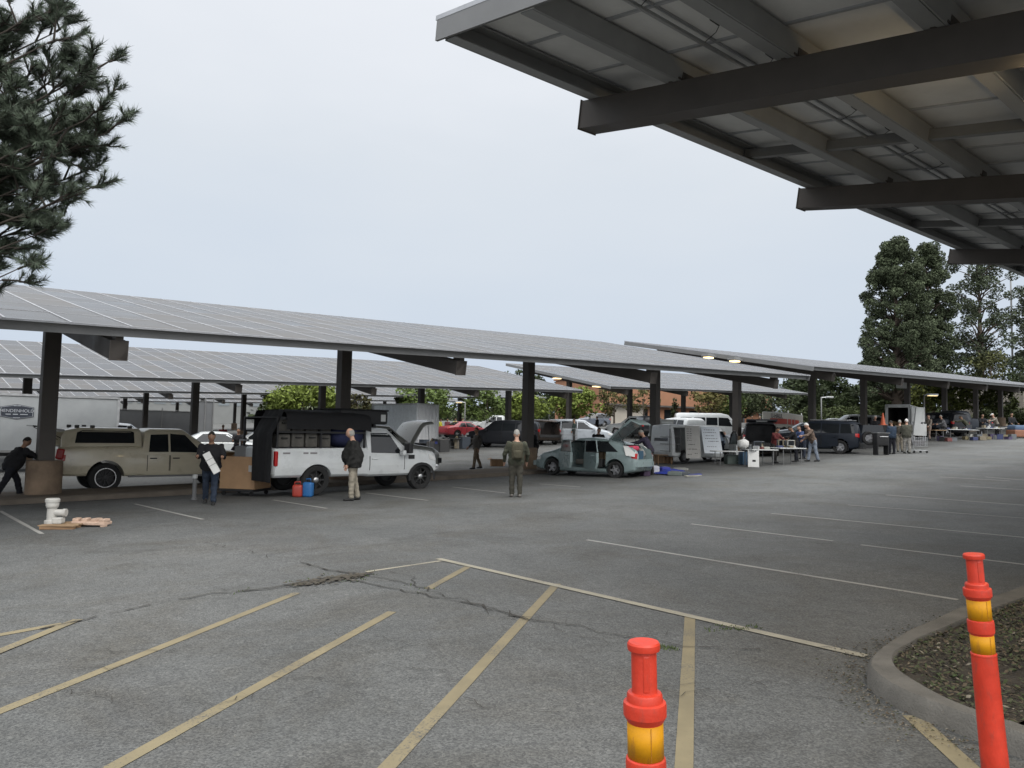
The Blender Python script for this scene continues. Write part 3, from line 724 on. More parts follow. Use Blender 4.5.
CARS = dict(
    hatch=dict(st=[(-2.20, .42, .66, .78, .70, .93, .60), (-2.1, .28, .80, .84, .82, 1.08, .68), (-1.75, .2, .86, .9, .86, 1.24, .62), (-.9, .18, .87, .93, .87, 1.42, .58), (-.25, .18, .87, .93, .87, 1.49, .56), (.35, .18, .87, .92, .87, 1.455, .56), (1.22, .18, .87, .90, .86, 1.03, .70), (1.85, .2, .84, .78, .82, .85, .68), (2.12, .25, .74, .64, .70, .71, .55), (2.26, .32, .6, .55, .56, .6, .4)],
               ax=(-1.35, 1.35), r=.315, ws=(1.16, .42), rw=(-1.9, -.95), side=[[(-1.45, .98), (-.62, .97), (-.62, 1.36), (-.95, 1.33)], [(-.56, .97), (.12, .97), (.12, 1.385), (-.56, 1.38)], [(.18, .97), (1.0, .96), (.42, 1.35), (.18, 1.38)]], doors=[(-.95, -.08), (-.05, .98)]),
    sedan=dict(st=[(-2.35, .42, .7, .8, .74, .92, .62), (-2.25, .28, .82, .86, .83, .98, .72), (-1.6, .2, .87, .92, .87, 1.06, .72), (-.85, .18, .88, .93, .88, 1.42, .58), (-.2, .18, .88, .93, .88, 1.45, .57), (.3, .18, .88, .93, .88, 1.42, .57), (1.05, .18, .88, .92, .87, 1.02, .72), (2.0, .2, .84, .8, .82, .86, .68), (2.25, .26, .74, .68, .7, .74, .55), (2.36, .34, .6, .58, .56, .62, .45)],
               ax=(-1.35, 1.38), r=.32, ws=(1.02, .36), rw=(-1.5, -.92), side=[[(-1.2, .97), (-.4, .97), (-.4, 1.36), (-.78, 1.34)], [(-.34, .97), (.85, .97), (.35, 1.34), (-.34, 1.37)]], doors=[(-1.0, -.38), (-.35, .9)]),
    suv=dict(st=[(-2.28, .5, .72, .9, .76, 1.3, .66), (-2.2, .34, .84, .98, .86, 1.60, .68), (-1.9, .26, .89, 1.02, .9, 1.72, .66), (-.4, .24, .9, 1.02, .9, 1.77, .66), (.25, .24, .9, 1.02, .9, 1.72, .65), (.98, .24, .9, 1.02, .89, 1.15, .76), (1.9, .26, .88, .94, .86, 1.02, .76), (2.18, .34, .8, .8, .78, .88, .66), (2.28, .42, .7, .7, .66, .76, .55)],
             ax=(-1.33, 1.35), r=.36, ws=(.94, .33), rw=None, side=[[(-2.05, 1.1), (-1.35, 1.09), (-1.35, 1.60), (-1.95, 1.57)], [(-1.28, 1.09), (-.42, 1.09), (-.42, 1.64), (-1.28, 1.62)], [(-.36, 1.09), (.8, 1.07), (.28, 1.6), (-.36, 1.64)]], doors=[(-1.25, -.4), (-.37, .85)]),
    minivan=dict(st=[(-2.5, .42, .78, .9, .8, 1.3, .7), (-2.42, .28, .86, .96, .9, 1.58, .7), (-2.1, .2, .92, 1.0, .93, 1.72, .68), (-.6, .18, .93, 1.0, .94, 1.76, .66), (.4, .18, .93, 1.0, .94, 1.70, .66), (1.5, .18, .92, .98, .92, 1.1, .78), (2.15, .22, .88, .84, .86, .92, .7), (2.42, .3, .76, .7, .72, .76, .56), (2.5, .38, .66, .62, .6, .66, .5)],
                 ax=(-1.5, 1.5), r=.33, ws=(1.44, .5), rw=None, side=[[(-2.2, 1.08), (-1.3, 1.06), (-1.3, 1.58), (-2.05, 1.56)], [(-1.24, 1.06), (-.1, 1.05), (-.1, 1.62), (-1.24, 1.6)], [(-.04, 1.05), (1.25, 1.02), (.5, 1.58), (-.04, 1.61)]], doors=[(-1.2, -.1), (-.07, 1.2)]),
    van=dict(st=[(-2.5, .5, .84, 1.0, .88, 1.95, .8), (-2.46, .36, .9, 1.05, .94, 2.02, .78), (-2.2, .3, .94, 1.1, .96, 2.06, .78), (.7, .28, .94, 1.1, .96, 2.06, .78), (1.15, .28, .94, 1.08, .96, 1.95, .78), (1.85, .28, .93, 1.04, .93, 1.18, .8), (2.3, .32, .88, .9, .86, 1.0, .74), (2.48, .4, .78, .76, .74, .82, .62)],
             ax=(-1.55, 1.6), r=.34, ws=(1.8, 1.22), rw=None, side=[[(.45, 1.16), (1.6, 1.12), (1.12, 1.72), (.45, 1.76)]], doors=[(.4, 1.5), (-.95, .3)]),
    pickup=dict(st=[(-2.85, .6, .8, .95, .82, 1.28, .84), (-2.8, .5, .92, 1.0, .94, 1.32, .9), (-.62, .45, .96, 1.02, .97, 1.34, .92), (-.56, .42, .96, 1.08, .97, 1.80, .76), (-.4, .42, .96, 1.1, .97, 1.88, .72), (.55, .42, .96, 1.1, .97, 1.88, .72), (1.35, .42, .96, 1.1, .96, 1.3, .84), (2.4, .46, .93, 1.06, .92, 1.18, .84), (2.7, .5, .88, .95, .86, 1.05, .8), (2.82, .55, .8, .85, .78, .95, .72)],
                ax=(-1.6, 1.9), r=.39, ws=(1.3, .64), rw=None, side=[[(-.46, 1.18), (.1, 1.18), (.1, 1.72), (-.40, 1.7)], [(.16, 1.18), (1.1, 1.16), (.6, 1.7), (.16, 1.74)]], doors=[(-.5, .13), (.15, 1.2)]),
)
def rect_door(B, xa, xb, z0, zb, s):
    n = 7; z1 = lambda x: zb
    return [(xa + .02, z0), (xb - .02, z0), (xb, z0 + .25), (xb, zb), (xa, zb), (xa, z0 + .2)]
def car(kind, label, cat, loc, rz, pm, rim=None, group=None, extra_cut=(), skip=(), scale=1.0, spokes=5, name=None, st=None, wr=None, skip_sides=()):
    C = CARS[kind]; T = thing(name or ('parked_car' if kind in ('hatch', 'sedan') else {'suv': 'parked_suv', 'minivan': 'minivan', 'van': 'cargo_van', 'pickup': 'pickup_truck'}[kind]), label, cat, loc, rz, group, scale)
    B = Body(st or C['st']); r = wr or C['r']
    me = boolcut(B.mesh(), [arch(C['ax'][0], r + .07), arch(C['ax'][1], r + .07)] + list(extra_cut))
    link('body', me, [pm, M_DARK], T, 40, fix=False)
    wt = max(s[2] for s in B.st)
    for x in C['ax']:
        for s in (-1, 1): wheel(T, x, s * (wt - .12), r, .22, s, rim or M_RIM, spokes)
    if 'ws' not in skip: B.top(C['ws'][0], C['ws'][1], .93, .93).build('windscreen', M_GLASS, T)
    if C['rw'] and 'rw' not in skip: B.top(C['rw'][0], C['rw'][1], .85, .85).build('rear_window', M_GLASS, T)
    fx, rx = B.st[-1][0], B.st[0][0]
    for s in (-1, 1):
        if ('left' if s > 0 else 'right') in skip_sides: continue
        for i, p in enumerate(C['side']): B.side(p, s).build('side_window', M_GLASS, T)
        for xa, xb in C['doors']:
            zb = B.at((xa + xb) / 2)[4][1] - .02
            d = B.side(rect_door(B, xa, xb, B.at(xa)[1][1] + .14, zb, s), s, .007, -.01).build('door', pm, T)
            g_ = MB(); z0_ = B.at(xa)[1][1] + .14
            for xe in (xa + .004, xb - .004):
                zz = [z0_ + .05 + (zb - z0_ - .05) * k_ / 5 for k_ in range(6)]
                for za, zc_ in zip(zz, zz[1:]): g_.beam((xe, s * (B.sy(xe, za) + .008), za), (xe, s * (B.sy(xe, zc_) + .008), zc_), .014, .012, V((0, 1, 0)))
            g_.build('door_gap', M_BLACK, d)
            y = B.sy(xa + .15, zb - .1); MB().rbox((xa + .17, s * (y + .022), zb - .09), (.2, .03, .035), .012).build('handle', M_PLASTIC_BLK if kind in ('pickup',) else pm, d)
        mx = C['ws'][0] - .28; mirror(T, mx, B.sy(mx, 1.0), B.at(mx)[4][1] + .08, s, pm if kind != 'pickup' else M_PLASTIC_BLK)
    if 'lamps' not in skip: lamps(T, B, fx, rx, zf=B.at(fx - .25)[4][1] - .06, zr=B.at(rx + .1)[4][1])
    if kind in ('suv', 'minivan', 'van') and 'rear' not in skip:
        h = B.half(B.st[1]); zz = h[4][1]
        MB().add([(B.st[0][0] - .05, y, z) for y, z in ((-.6, zz + .12), (.6, zz + .12), (.54, h[6][1] - .14), (-.54, h[6][1] - .14))], [(0, 1, 2, 3)]) 
        mb = MB(); xo = B.st[0][0]; mb.prism([(xo, -.58, zz + .1), (xo, .58, zz + .1), (xo + .05, .52, h[6][1] - .16), (xo + .05, -.52, h[6][1] - .16)], (-.012, 0, 0), (.03, 0, 0)); mb.build('rear_window', M_GLASS, T)
    for x, k in ((fx + .0, 1), (rx - .0, -1)):
        if k < 0 and 'rbumper' in skip: continue
        zc = B.at(x)[1][1] + .12; hw = wt - .06
        mb = MB(); prof = [(x - k * .16, hw), (x + k * .02, hw * .9), (x + k * .07, hw * .5), (x + k * .07, -hw * .5), (x + k * .02, -hw * .9), (x - k * .16, -hw)]
        vs = [(px_, py_, zc - .09) for px_, py_ in prof] + [(px_, py_, zc + .09) for px_, py_ in prof]
        mb.add(vs, [tuple(range(6)), tuple(range(11, 5, -1))] + [(i, (i + 1) % 6, 6 + (i + 1) % 6, 6 + i) for i in range(6)])
        mb.build('bumper', M_PLASTIC_BLK if kind in ('suv',) else pm, T)
    return T, B
def face_dir(a, b):
    d = V(b) - V(a); return math.atan2(d.y, d.x)
P_TAN = paint('sand_paint', (.54, .49, .37)); P_WHITE = paint('white_car_paint', (.56, .58, .58)); P_TEAL = paint('sage_teal_paint', (.20, .255, .255), .3)
P_BLACK = paint('black_car_paint', (.012, .013, .016), .25); P_SILVER = paint('silver_car_paint', (.36, .39, .42), .3); P_RED = paint('red_car_paint', (.26, .022, .03)); P_GREY = paint('grey_car_paint', (.10, .115, .14)); P_NAVY = paint('dark_blue_paint', (.014, .018, .026), .3)

# ---- sand-coloured crew-cab pickup with a shell
tanrz = AX - R(2)
wc = G(104, 492.5); fwd = V((math.cos(tanrz), math.sin(tanrz), 0)); lft = V((-fwd.y, fwd.x, 0)); sc = .93
c0 = wc + lft * .86 * sc + fwd * 1.6 * sc
TT, TB = car('pickup', 'sand-coloured crew-cab pickup with a matching bed shell, its rear hatch raised', 'pickup', (c0.x, c0.y, wc.z), tanrz, P_TAN, M_RIMBLK, scale=sc, spokes=10, wr=.43, skip=('rw',))
for s in (-1, 1):
    for x in (-1.6, 1.9): pass
for ch in [c for c in TT.children if c.name.startswith('wheel')]:
    MB().lathe([(.262, -.118), (.285, -.118), (.285, -.105), (.262, -.105), (.262, -.118)], 30, 'y').build('rim_lip', M_CHROME, ch)
sh = Body([(-2.74, 1.30, .84, 1.36, .86, 1.62, .72), (-2.66, 1.30, .9, 1.36, .91, 1.80, .72), (-2.3, 1.31, .92, 1.36, .92, 1.885, .70), (-.72, 1.33, .92, 1.38, .92, 1.885, .70), (-.66, 1.33, .9, 1.38, .9, 1.84, .7)])
cutr = block(-3.0, -.9, -.68, .68, 1.0, 1.74)
shell = link('bed_shell', boolcut(sh.mesh(), [cutr]), [P_TAN, M_DARK], TT, 28, fix=False)
for s in (-1, 1): sh.side([(-2.42, 1.44), (-.86, 1.44), (-.86, 1.76), (-.95, 1.80), (-2.22, 1.80), (-2.36, 1.74)], s).build('shell_window', M_GLASS, shell)
hb = MB(); d = V((-math.cos(R(8)), 0, math.sin(R(8)))); h0 = V((-2.66, 0, 1.80)); nn = V((d.z, 0, -d.x))
hb.prism([h0 + V((0, -.68, 0)), h0 + V((0, .68, 0)), h0 + d * .78 + V((0, .62, 0)), h0 + d * .78 + V((0, -.62, 0))], nn * -.018, nn * .018)
ht = hb.build('raised_hatch', M_GLASS, TT); 
for s in (-1, 1): MB().tube([h0 + d * .6 + V((0, s * .6, -.02)), V((-2.62, s * .66, 1.5))], .012, 6).build('gas_strut', M_BLACK, ht)
for x in (-2.35, -1.95, -.95):
    for s in (-1, 1): MB().rbox((x, s * .62, 1.91), (.12, .06, .09), .015).build('rack_foot', M_PLASTIC_BLK, shell)
for s in (-1, 1): MB().rbox((-2.78, s * .935, 1.13), (.2, .1, .3), .04, Matrix.Rotation(R(10), 3, 'Y')).build('tail_lamp', M_RED, TT)
MB().rbox((-2.93, 0, .66), (.2, 1.7, .2), .04).build('rear_step_bumper', M_CHROME, TT)
MB().rbox((-2.96, -.55, .50), (.1, .1, .3), .02).build('tow_hitch', M_BLACK, TT)
MB().beam((-1.0, -.98, .46), (1.4, -.98, .46), .14, .05).build('running_board', M_GREYST, TT)

def raised_bonnet(T, x, z, hw, ln, ang, mats):
    hd = MB(); hg = V((x, 0, z)); a = R(ang); d = V((math.cos(a), 0, math.sin(a))); up_ = V((-d.z, 0, d.x)); vs = []; nh = 8
    for k in range(nh + 1):
        t = k / nh; bulge = .16 * math.sin(t * math.pi * .55); drop = -.24 * max(0, t - .72) / .28
        for y, zz in ((-1, -.1), (-.91, .0), (-.4, .05), (0, .06), (.4, .05), (.91, 0), (1, -.1)):
            vs.append(hg + d * (t * ln) + up_ * (bulge + drop + zz) + V((0, y * hw * (1 - .07 * t), 0)))
    fs = [(k * 7 + j, k * 7 + j + 1, (k + 1) * 7 + j + 1, (k + 1) * 7 + j) for k in range(nh) for j in range(6)]
    hd.add(vs, fs, 0); hd.add([v - up_ * .035 for v in vs], [tuple(reversed(f)) for f in fs], 1)
    bd = [j for j in range(7)] + [k * 7 + 6 for k in range(1, nh + 1)] + [nh * 7 + j for j in range(5, -1, -1)] + [k * 7 for k in range(nh - 1, 0, -1)]
    hd.add([vs[i] for i in bd] + [vs[i] - up_ * .035 for i in bd], [(i, (i + 1) % len(bd), len(bd) + (i + 1) % len(bd), len(bd) + i) for i in range(len(bd))], 0)
    return hd.build('raised_bonnet', mats, T, 40, fix=False)
# ---- white single-cab truck
wrz = AX - R(1); rc, fc = G(314, 496), G(418.5, 488.5); fwd = (fc - rc); fwd.z = 0; wl = fwd.length; fwd.normalize(); wrz = math.atan2(fwd.y, fwd.x); lft = V((-fwd.y, fwd.x, 0)); sc = wl / 3.5
c0 = rc + lft * .86 * sc + fwd * 1.6 * sc
WST = [(-2.85, .6, .84, .95, .9, 1.30, .92), (-2.8, .52, .95, 1.0, .99, 1.34, .97), (-.02, .5, .97, 1.02, 1.0, 1.36, .98), (.0, .48, .97, 1.10, 1.0, 1.86, .80), (.12, .48, .97, 1.12, 1.0, 1.95, .76), (.78, .48, .97, 1.12, 1.0, 1.94, .76), (1.42, .48, .97, 1.12, .98, 1.34, .88), (2.25, .52, .96, 1.06, .95, 1.26, .88), (2.42, .54, .95, 1.0, .94, 1.23, .87), (2.50, .58, .92, .95, .92, 1.16, .86)]
CARS['single'] = dict(CARS['pickup']); CARS['single'].update(ws=(1.38, .84), side=[[(.1, 1.2), (1.18, 1.17), (.84, 1.72), (.72, 1.80), (.16, 1.80)]], doors=[(.04, 1.26)])
bed = block(-2.72, -.1, -.86, .86, .9, 1.6); eng = block(1.5, 2.3, -.74, .74, .9, 1.6)
WT, WB = car('single', 'white single-cab work truck carrying a black loaded rack', 'pickup', (c0.x, c0.y, (rc.z + fc.z) / 2), wrz, P_WHITE, mat('dark_steel_wheel', (.04, .04, .04), .5, metal=.3), scale=sc, extra_cut=(bed,), name='pickup_truck', st=WST, skip=('lamps',), wr=.40, spokes=8)
for s in (-1, 1):
    MB().rbox((-2.79, s * .93, 1.05), (.09, .16, .42), .03).build('taillight', M_RED, WT)
    WB.side([(2.2, .98), (2.45, .92), (2.43, 1.06), (2.2, 1.14)], s, .015, -.05).build('headlight', M_LENS, WT)
    for x in (1.9,):
        fl = MB(); ring_ = []
        for k in range(13):
            a = R(-8 + 196 * k / 12); ring_.append((x + math.cos(a) * .50, .40 * .88 + math.sin(a) * .50 + .03)); 
        inn = [(x + (px_ - x) * .84, .38 + (pz - .38) * .84) for px_, pz in ring_]
        for k in range(12):
            y0 = s * (WB.sy(x, .8) - .02); y1 = s * (WB.sy(x, .8) + .06)
            fl.add([(ring_[k][0], y0, ring_[k][1]), (ring_[k + 1][0], y0, ring_[k + 1][1]), (ring_[k + 1][0], y1, ring_[k + 1][1]), (ring_[k][0], y1, ring_[k][1]), (inn[k][0], y1, inn[k][1]), (inn[k + 1][0], y1, inn[k + 1][1])], [(0, 1, 2, 3), (3, 2, 5, 4)])
        fl.build('fender_flare', M_PLASTIC_BLK, WT, fix=False)
    MB().rbox((1.3, s * 1.12, 1.33), (.16, .26, .3), .04).build('tow_mirror', M_PLASTIC_BLK, WT)
    MB().rbox((1.52, s * (WB.sy(1.55, 1.05) + .006), 1.06), (.22, .02, .13), .006).build('fender_badge', M_PLASTIC_BLK, WT)
    for i, (x, wd) in enumerate(((-2.5, .2), (-1.95, .14), (-1.72, .2))): MB().box((x, s * (WB.sy(x, 1.2) + .004), 1.2), (wd, .008, .045)).build('bed_badge', mat('grey_badge', (.2, .19, .19), .6), WT)
MB().rbox((2.53, 0, .70), (.16, 1.86, .22), .05).build('front_bumper', M_CHROME, WT)
for ch in [c for c in WT.children if c.name.startswith('wheel')]: MB().lathe([(0, -.112), (.06, -.108), (.085, -.08), (.085, -.05)], 16, 'y', caps=False).build('hub', M_CHROME, ch, True)
WT.scale.z = sc * .93
for ch in [c for c in WT.children if c.name.startswith('wheel')]: ch.rotation_euler.y = 0; ch.scale.z = 1 / .93; ch.location.z /= .93
WLOC = Matrix.Translation((c0.x, c0.y, (rc.z + fc.z) / 2)) @ Matrix.Rotation(wrz, 4, 'Z') @ Matrix.Diagonal((sc, sc, sc * .93, 1))
def truck_thing(name, label, cat, x, y, z): p = WLOC @ V((x, y, z)); return thing(name, label, cat, p, wrz, scale=sc)
hp_ = AT(398, 440, 28.0); sr = AX - R(4); f_ = V((math.cos(sr), math.sin(sr), 0)); c_ = V((hp_.x, hp_.y, 0)) - f_ * .98; c_.z = gz(c_.x, c_.y)
GT, GB = car('suv', 'grey-green SUV behind the white truck with its bonnet raised', 'SUV', c_, sr, paint('grey_green_paint', (.27, .275, .25)), M_RIM, extra_cut=(block(1.1, 2.1, -.7, .7, .8, 1.4),), scale=1.06)
raised_bonnet(GT, 1.0, 1.16, .8, 1.15, 46, [paint('grey_green_paint', (.27, .275, .25)), M_DARK]); en = MB(); en.rbox((1.6, 0, 1.0), (.6, .7, .3), .06); en.rbox((1.35, -.45, 1.04), (.25, .25, .22), .03); en.tube([(1.9, -.5, 1.0), (1.9, .5, 1.03)], .04, 8); en.build('engine', M_PLASTIC_BLK, GT); MB().tube([(1.85, -.66, 1.0), (1.75, -.66, 1.75)], .012, 6).build('prop_rod', M_ALU, GT)
# rack, canvas and load carried on the bed
rk = truck_thing('cargo_rack', 'black steel cargo rack standing on the white truck bed', 'rack', -1.4, 0, 1.34)
for x in (-1.36, -.1, 1.28):
    for s in (-1, 1): MB().beam((x, s * .93, 0), (x, s * .93, .78), .05, .05, V((1, 0, 0))).build('upright', M_PLASTIC_BLK, rk)
for s in (-1, 1):
    for z in (.42, .76): MB().beam((-1.36, s * .93, z), (1.28, s * .93, z), .04, .05).build('rail', M_PLASTIC_BLK, rk)
MB().box((-.04, 0, .795), (2.7, 1.9, .03)).build('deck', M_PLASTIC_BLK, rk)
MB().box((-.7, 0, .405), (1.3, 1.8, .02)).build('shelf', M_PLASTIC_BLK, rk)
M_TARP = mat('black_tarp', (.010, .010, .011), .8, var=.3, scale=3, bump=.6, bscale=7)
tp = truck_thing('tarpaulin', 'black tarpaulin draped over the rack and down the tail of the white truck', 'tarpaulin', -1.4, 0, 1.34)
mb = MB(); nx, ny = 26, 18
def tz_(x, y): return .30 * 1 + .05 * noise.noise(V((x * 2, y * 2, 1))) + .05 * noise.noise(V((x * 5, y * 5, 7)))
vs = []
for i in range(nx + 1):
    for j in range(ny + 1):
        u, v_ = -1.15 + 2.6 * i / nx, j / ny; prof = [(-1.02, .50), (-1.0, .70), (-.98, .93), (-.6, 1.0), (0, 1.03), (.6, 1.0), (.8, .93), (.84, .5), (.86, .02)]
        k = v_ * 8; a_ = min(7, int(k)); t = k - a_; y = prof[a_][0] + (prof[a_ + 1][0] - prof[a_][0]) * t; z = prof[a_][1] + (prof[a_ + 1][1] - prof[a_][1]) * t
        w_ = .035 * noise.noise(V((u * 3, v_ * 9, 3)))
        dropx = -.1 * max(0, (u - 1.1)); vs.append((u + w_, y + w_, z + w_ + dropx))
mb.add(vs, [(i * (ny + 1) + j, i * (ny + 1) + j + 1, (i + 1) * (ny + 1) + j + 1, (i + 1) * (ny + 1) + j) for i in range(nx) for j in range(ny)]); 
mb.build('canvas_top', M_TARP, tp, True, fix=False)
mb = MB(); vs = []
for i in range(15):
    for j in range(13):
        y = -1.02 + 1.05 * i / 14; z = .98 - 1.85 * j / 12; vs.append((-1.2 - .32 * min(1, j / 4) + .05 * noise.noise(V((y * 4, z * 1.2, 5))) - .03, y, z))
mb.add(vs, [(i * 13 + j, i * 13 + j + 1, (i + 1) * 13 + j + 1, (i + 1) * 13 + j) for i in range(14) for j in range(12)]); mb.build('rear_flap', M_TARP, tp, True, fix=False)
# load
M_GEAR = mat('grey_gear_cases', (.085, .08, .07), .8, var=.45, scale=5, bump=.4, bscale=12); M_BLUEBAG = mat('dark_blue_fabric', (.02, .024, .065), .85, var=.3, scale=4, bump=.6, bscale=9)
k = 0
desc = ['lower row at the tail', 'lower row second from the tail', 'lower row middle', 'lower row by the blue bundle', 'upper row at the tail', 'upper row second from the tail', 'upper row middle', 'upper row by the blue bundle']
for z in (.02, .42):
    for i in range(4):
        hh = random.uniform(.28, .34)
        t = truck_thing('gear_case', 'scuffed grey-brown equipment case on the white truck rack, ' + desc[k], 'case', -2.52 + i * .4, -.62, 1.34 + z); k += 1; t['group'] = 'equipment cases on the truck rack'; t.scale.z *= 1.22
        MB().rbox((0, 0, hh / 2), (.35, .45, hh), .03).build('case_body', M_GEAR, t); MB().tube([(-.08, -.235, hh * .7), (-.08, -.27, hh * .7), (.08, -.27, hh * .7), (.08, -.235, hh * .7)], .012, 6).build('handle', M_PLASTIC_BLK, t)
t = truck_thing('stuffed_bag', 'bulging dark blue fabric bundle on the truck bed just behind the cab', 'bag', -.52, -.5, 1.36)
mb = MB(); mb.sph((0, 0, .36), (.62, .45, .40), 18, 12); mb.v = [tuple(V(p) + V(p).normalized() * noise.noise(V(p) * 4) * .06) for p in mb.v]; mb.build('bag_body', M_BLUEBAG, t, True); MB().tube([(-.35, -.3, .55), (0, -.42, .52), (.35, -.3, .55)], .02, 6).build('strap', M_PLASTIC_BLK, t)
t = truck_thing('roof_box', 'long black cargo box overhanging the white truck cab roof', 'cargo box', -.1, 0, 2.06)
mb = MB(); mb.rbox((.1, 0, .2), (1.6, 1.5, .4), .08); mb.build('box_shell', M_PLASTIC_BLK, t, 40); MB().rbox((.1, 0, .405), (1.62, 1.52, .05), .02).build('lid', M_TARP, t)
MB().box((.72, -.756, .19), (.16, .008, .2)).build('sticker', M_OFFW, t)
for x in (-.4, .5): MB().box((x, 0, -.045), (.08, 1.3, .09)).build('mounting_bar', M_PLASTIC_BLK, t)
# ---- teal hatchback, doors and tailgate open
fcn, rcn = G(553, 475.5), G(608.5, 477.5); hz = R(146); fwd = V((math.cos(hz), math.sin(hz), 0)); mid = (fcn + rcn) / 2; c0 = mid + V((-fwd.y, fwd.x, 0)) * -.72
sc = .95
cab = block(-.98, 1.0, .30, 1.3, .34, 1.36); cab2 = block(-1.0, .7, -.62, .5, .45, 1.36); trunk = block(-2.5, -1.0, -.62, .62, .72, 1.25)
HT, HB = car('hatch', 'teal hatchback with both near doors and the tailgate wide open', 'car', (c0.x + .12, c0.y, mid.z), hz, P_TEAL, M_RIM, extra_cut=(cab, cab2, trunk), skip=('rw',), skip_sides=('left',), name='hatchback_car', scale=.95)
HB.side(CARS['hatch']['side'][0], 1).build('side_window', M_GLASS, HT)
def open_door(xh, xl, ang, name):
    """hinged at its front edge xh, swung out from the left side"""
    L_ = xh - xl; d = V((-math.cos(R(ang)), math.sin(R(ang)), 0)); nrm = V((math.sin(R(ang)), math.cos(R(ang)), 0)); h = V((xh, .86, 0))
    m = MB(); P = lambda t, z, o=0: h + d * t + V((0, 0, z)) + nrm * o
    m.prism([P(0, .34), P(L_ - .1, .34), P(L_, .55), P(L_, .93), P(0, .93)], nrm * -.05, nrm * .05)
    o = m.build('open_door', P_TEAL, HT)
    g = MB(); g.prism([P(.06, .94), P(L_ - .04, .95), P(L_ - .12, 1.36), P(.3 if name == 'f' else .06, 1.36)], nrm * -.008, nrm * .008); g.build('door_glass', M_GLASS, o)
    f = MB(); f.tube([P(.02, .93), P(.3 if name == 'f' else .05, 1.38), P(L_ - .1, 1.39), P(L_, .95)], .025, 6); f.build('window_frame', P_TEAL, o)
    MB().rbox(P(L_ - .2, .82, .07), (.16, .06, .04), .01).build('handle', P_TEAL, o)
    MB().prism([P(.08, .42), P(L_ - .12, .42), P(L_ - .06, .88), P(.08, .88)], nrm * -.075, nrm * -.052).build('door_lining', M_PLASTIC_BLK, o)
open_door(.98, -.05, 36, 'f'); open_door(-.1, -.98, 30, 'r')
for x, y in ((.2, .36), (.2, -.36), (-.75, 0)):
    mb = MB(); wd = .5 if x > 0 else 1.1; mb.rbox((x, y, .55), (.5, wd, .2), .06); mb.rbox((x - .27, y, .85), (.16, wd * .96, .62), .06, Matrix.Rotation(R(-14), 3, 'Y')); mb.build('seat', mat('grey_seat_cloth', (.10, .095, .085), .9, var=.2), HT)
mb = MB(); mb.tube([(1.0, .36, .95)] + [(.72 + .0 * k, .36 + .18 * math.cos(k * .524), .93 + .18 * math.sin(k * .524)) for k in range(13)], .016, 6); mb.build('steering_wheel', M_PLASTIC_BLK, HT)
tg = MB(); hinge = V((-.98, 0, 1.44)); d = V((-math.cos(R(40)), 0, math.sin(R(40)))); nn = V((d.z, 0, -d.x)) * -1
def TP(t, y, o=0): return hinge + d * t + V((0, y, 0)) + nn * o
outer = [TP(0, -.56), TP(0, .56), TP(.75, .62), TP(1.12, .6), TP(1.12, -.6), TP(.75, -.62)]; 
fr = MB()
for a_, b_ in ((TP(0, -.55), TP(.8, -.6)), (TP(0, .55), TP(.8, .6)), (TP(.03, -.55), TP(.03, .55))): fr.beam(a_, b_, .1, .05, nn)
tgate = fr.build('tailgate', P_TEAL, HT)
pl = MB(); pl.prism([TP(.78, -.62), TP(.78, .62), TP(1.12, .6), TP(1.12, -.6)], nn * -.04, nn * .05); dd = V((-math.cos(R(-25)), 0, math.sin(R(-25)))); e0 = TP(1.12, 0)
pl.prism([e0 + V((0, -.6, 0)), e0 + V((0, .6, 0)), e0 + dd * .34 + V((0, .55, 0)), e0 + dd * .34 + V((0, -.55, 0))], nn * -.04, nn * .03); pl.build('tailgate_panel', P_TEAL, tgate)
MB().prism([TP(.08, -.5), TP(.08, .5), TP(.76, .55), TP(.76, -.55)], nn * -.008, nn * .012).build('tailgate_glass', mat('pale_glass', (.20, .22, .22), .1, var=.1, spec=.6, rvar=.03), tgate)
for s in (-1, 1): MB().tube([TP(.45, s * .55, -.04), V((-1.72, s * .62, 1.1))], .012, 6).build('gas_strut', M_BLACK, tgate)
for s in (-1, 1):
    mb = MB(); mb.prism([(-2.12, s * .80, .82), (-1.78, s * .855, .86), (-1.62, s * .72, 1.22), (-1.80, s * .70, 1.20), (-2.08, s * .72, .98)], (0, 0.0, 0), (-.02, s * .035, 0)); mb.build('taillight', M_LENS, HT)
HLOC = Matrix.Translation((c0.x + .12, c0.y, mid.z)) @ Matrix.Rotation(hz, 4, 'Z') @ Matrix.Scale(.95, 4)
def hthing(name, label, cat, x, y, z, rz=0): return thing(name, label, cat, HLOC @ V((x, y, z)), hz + rz)
t = hthing('sports_bag', 'bright pink-red bag lying on top of the load in the hatchback boot', 'bag', -1.72, .18, 1.02); MB().rbox((0, 0, .09), (.4, .45, .18), .07).build('bag_body', mat('pink_red_cloth', (.5, .05, .10), .7), t, True); MB().tube([(-.1, -.15, .16), (-.1, 0, .24), (-.1, .15, .16)], .012, 6).build('strap', M_BLACK, t)
t = hthing('blue_crate', 'dark teal-blue plastic crate standing in the hatchback boot', 'crate', -1.85, .02, .73)
mb = MB()
for (cx_, cy_, sx_, sy_) in ((-.16, 0, .02, .36), (.16, 0, .02, .36), (0, -.18, .34, .02), (0, .18, .34, .02)): mb.box((cx_, cy_, .14), (sx_, sy_, .28))
mb.box((0, 0, .01), (.32, .34, .02)); mb.build('crate_body', mat('blue_crate_plastic', (.03, .075, .12), .5), t); MB().box((0, 0, .22), (.28, .3, .06)).build('contents', M_DARK, t)
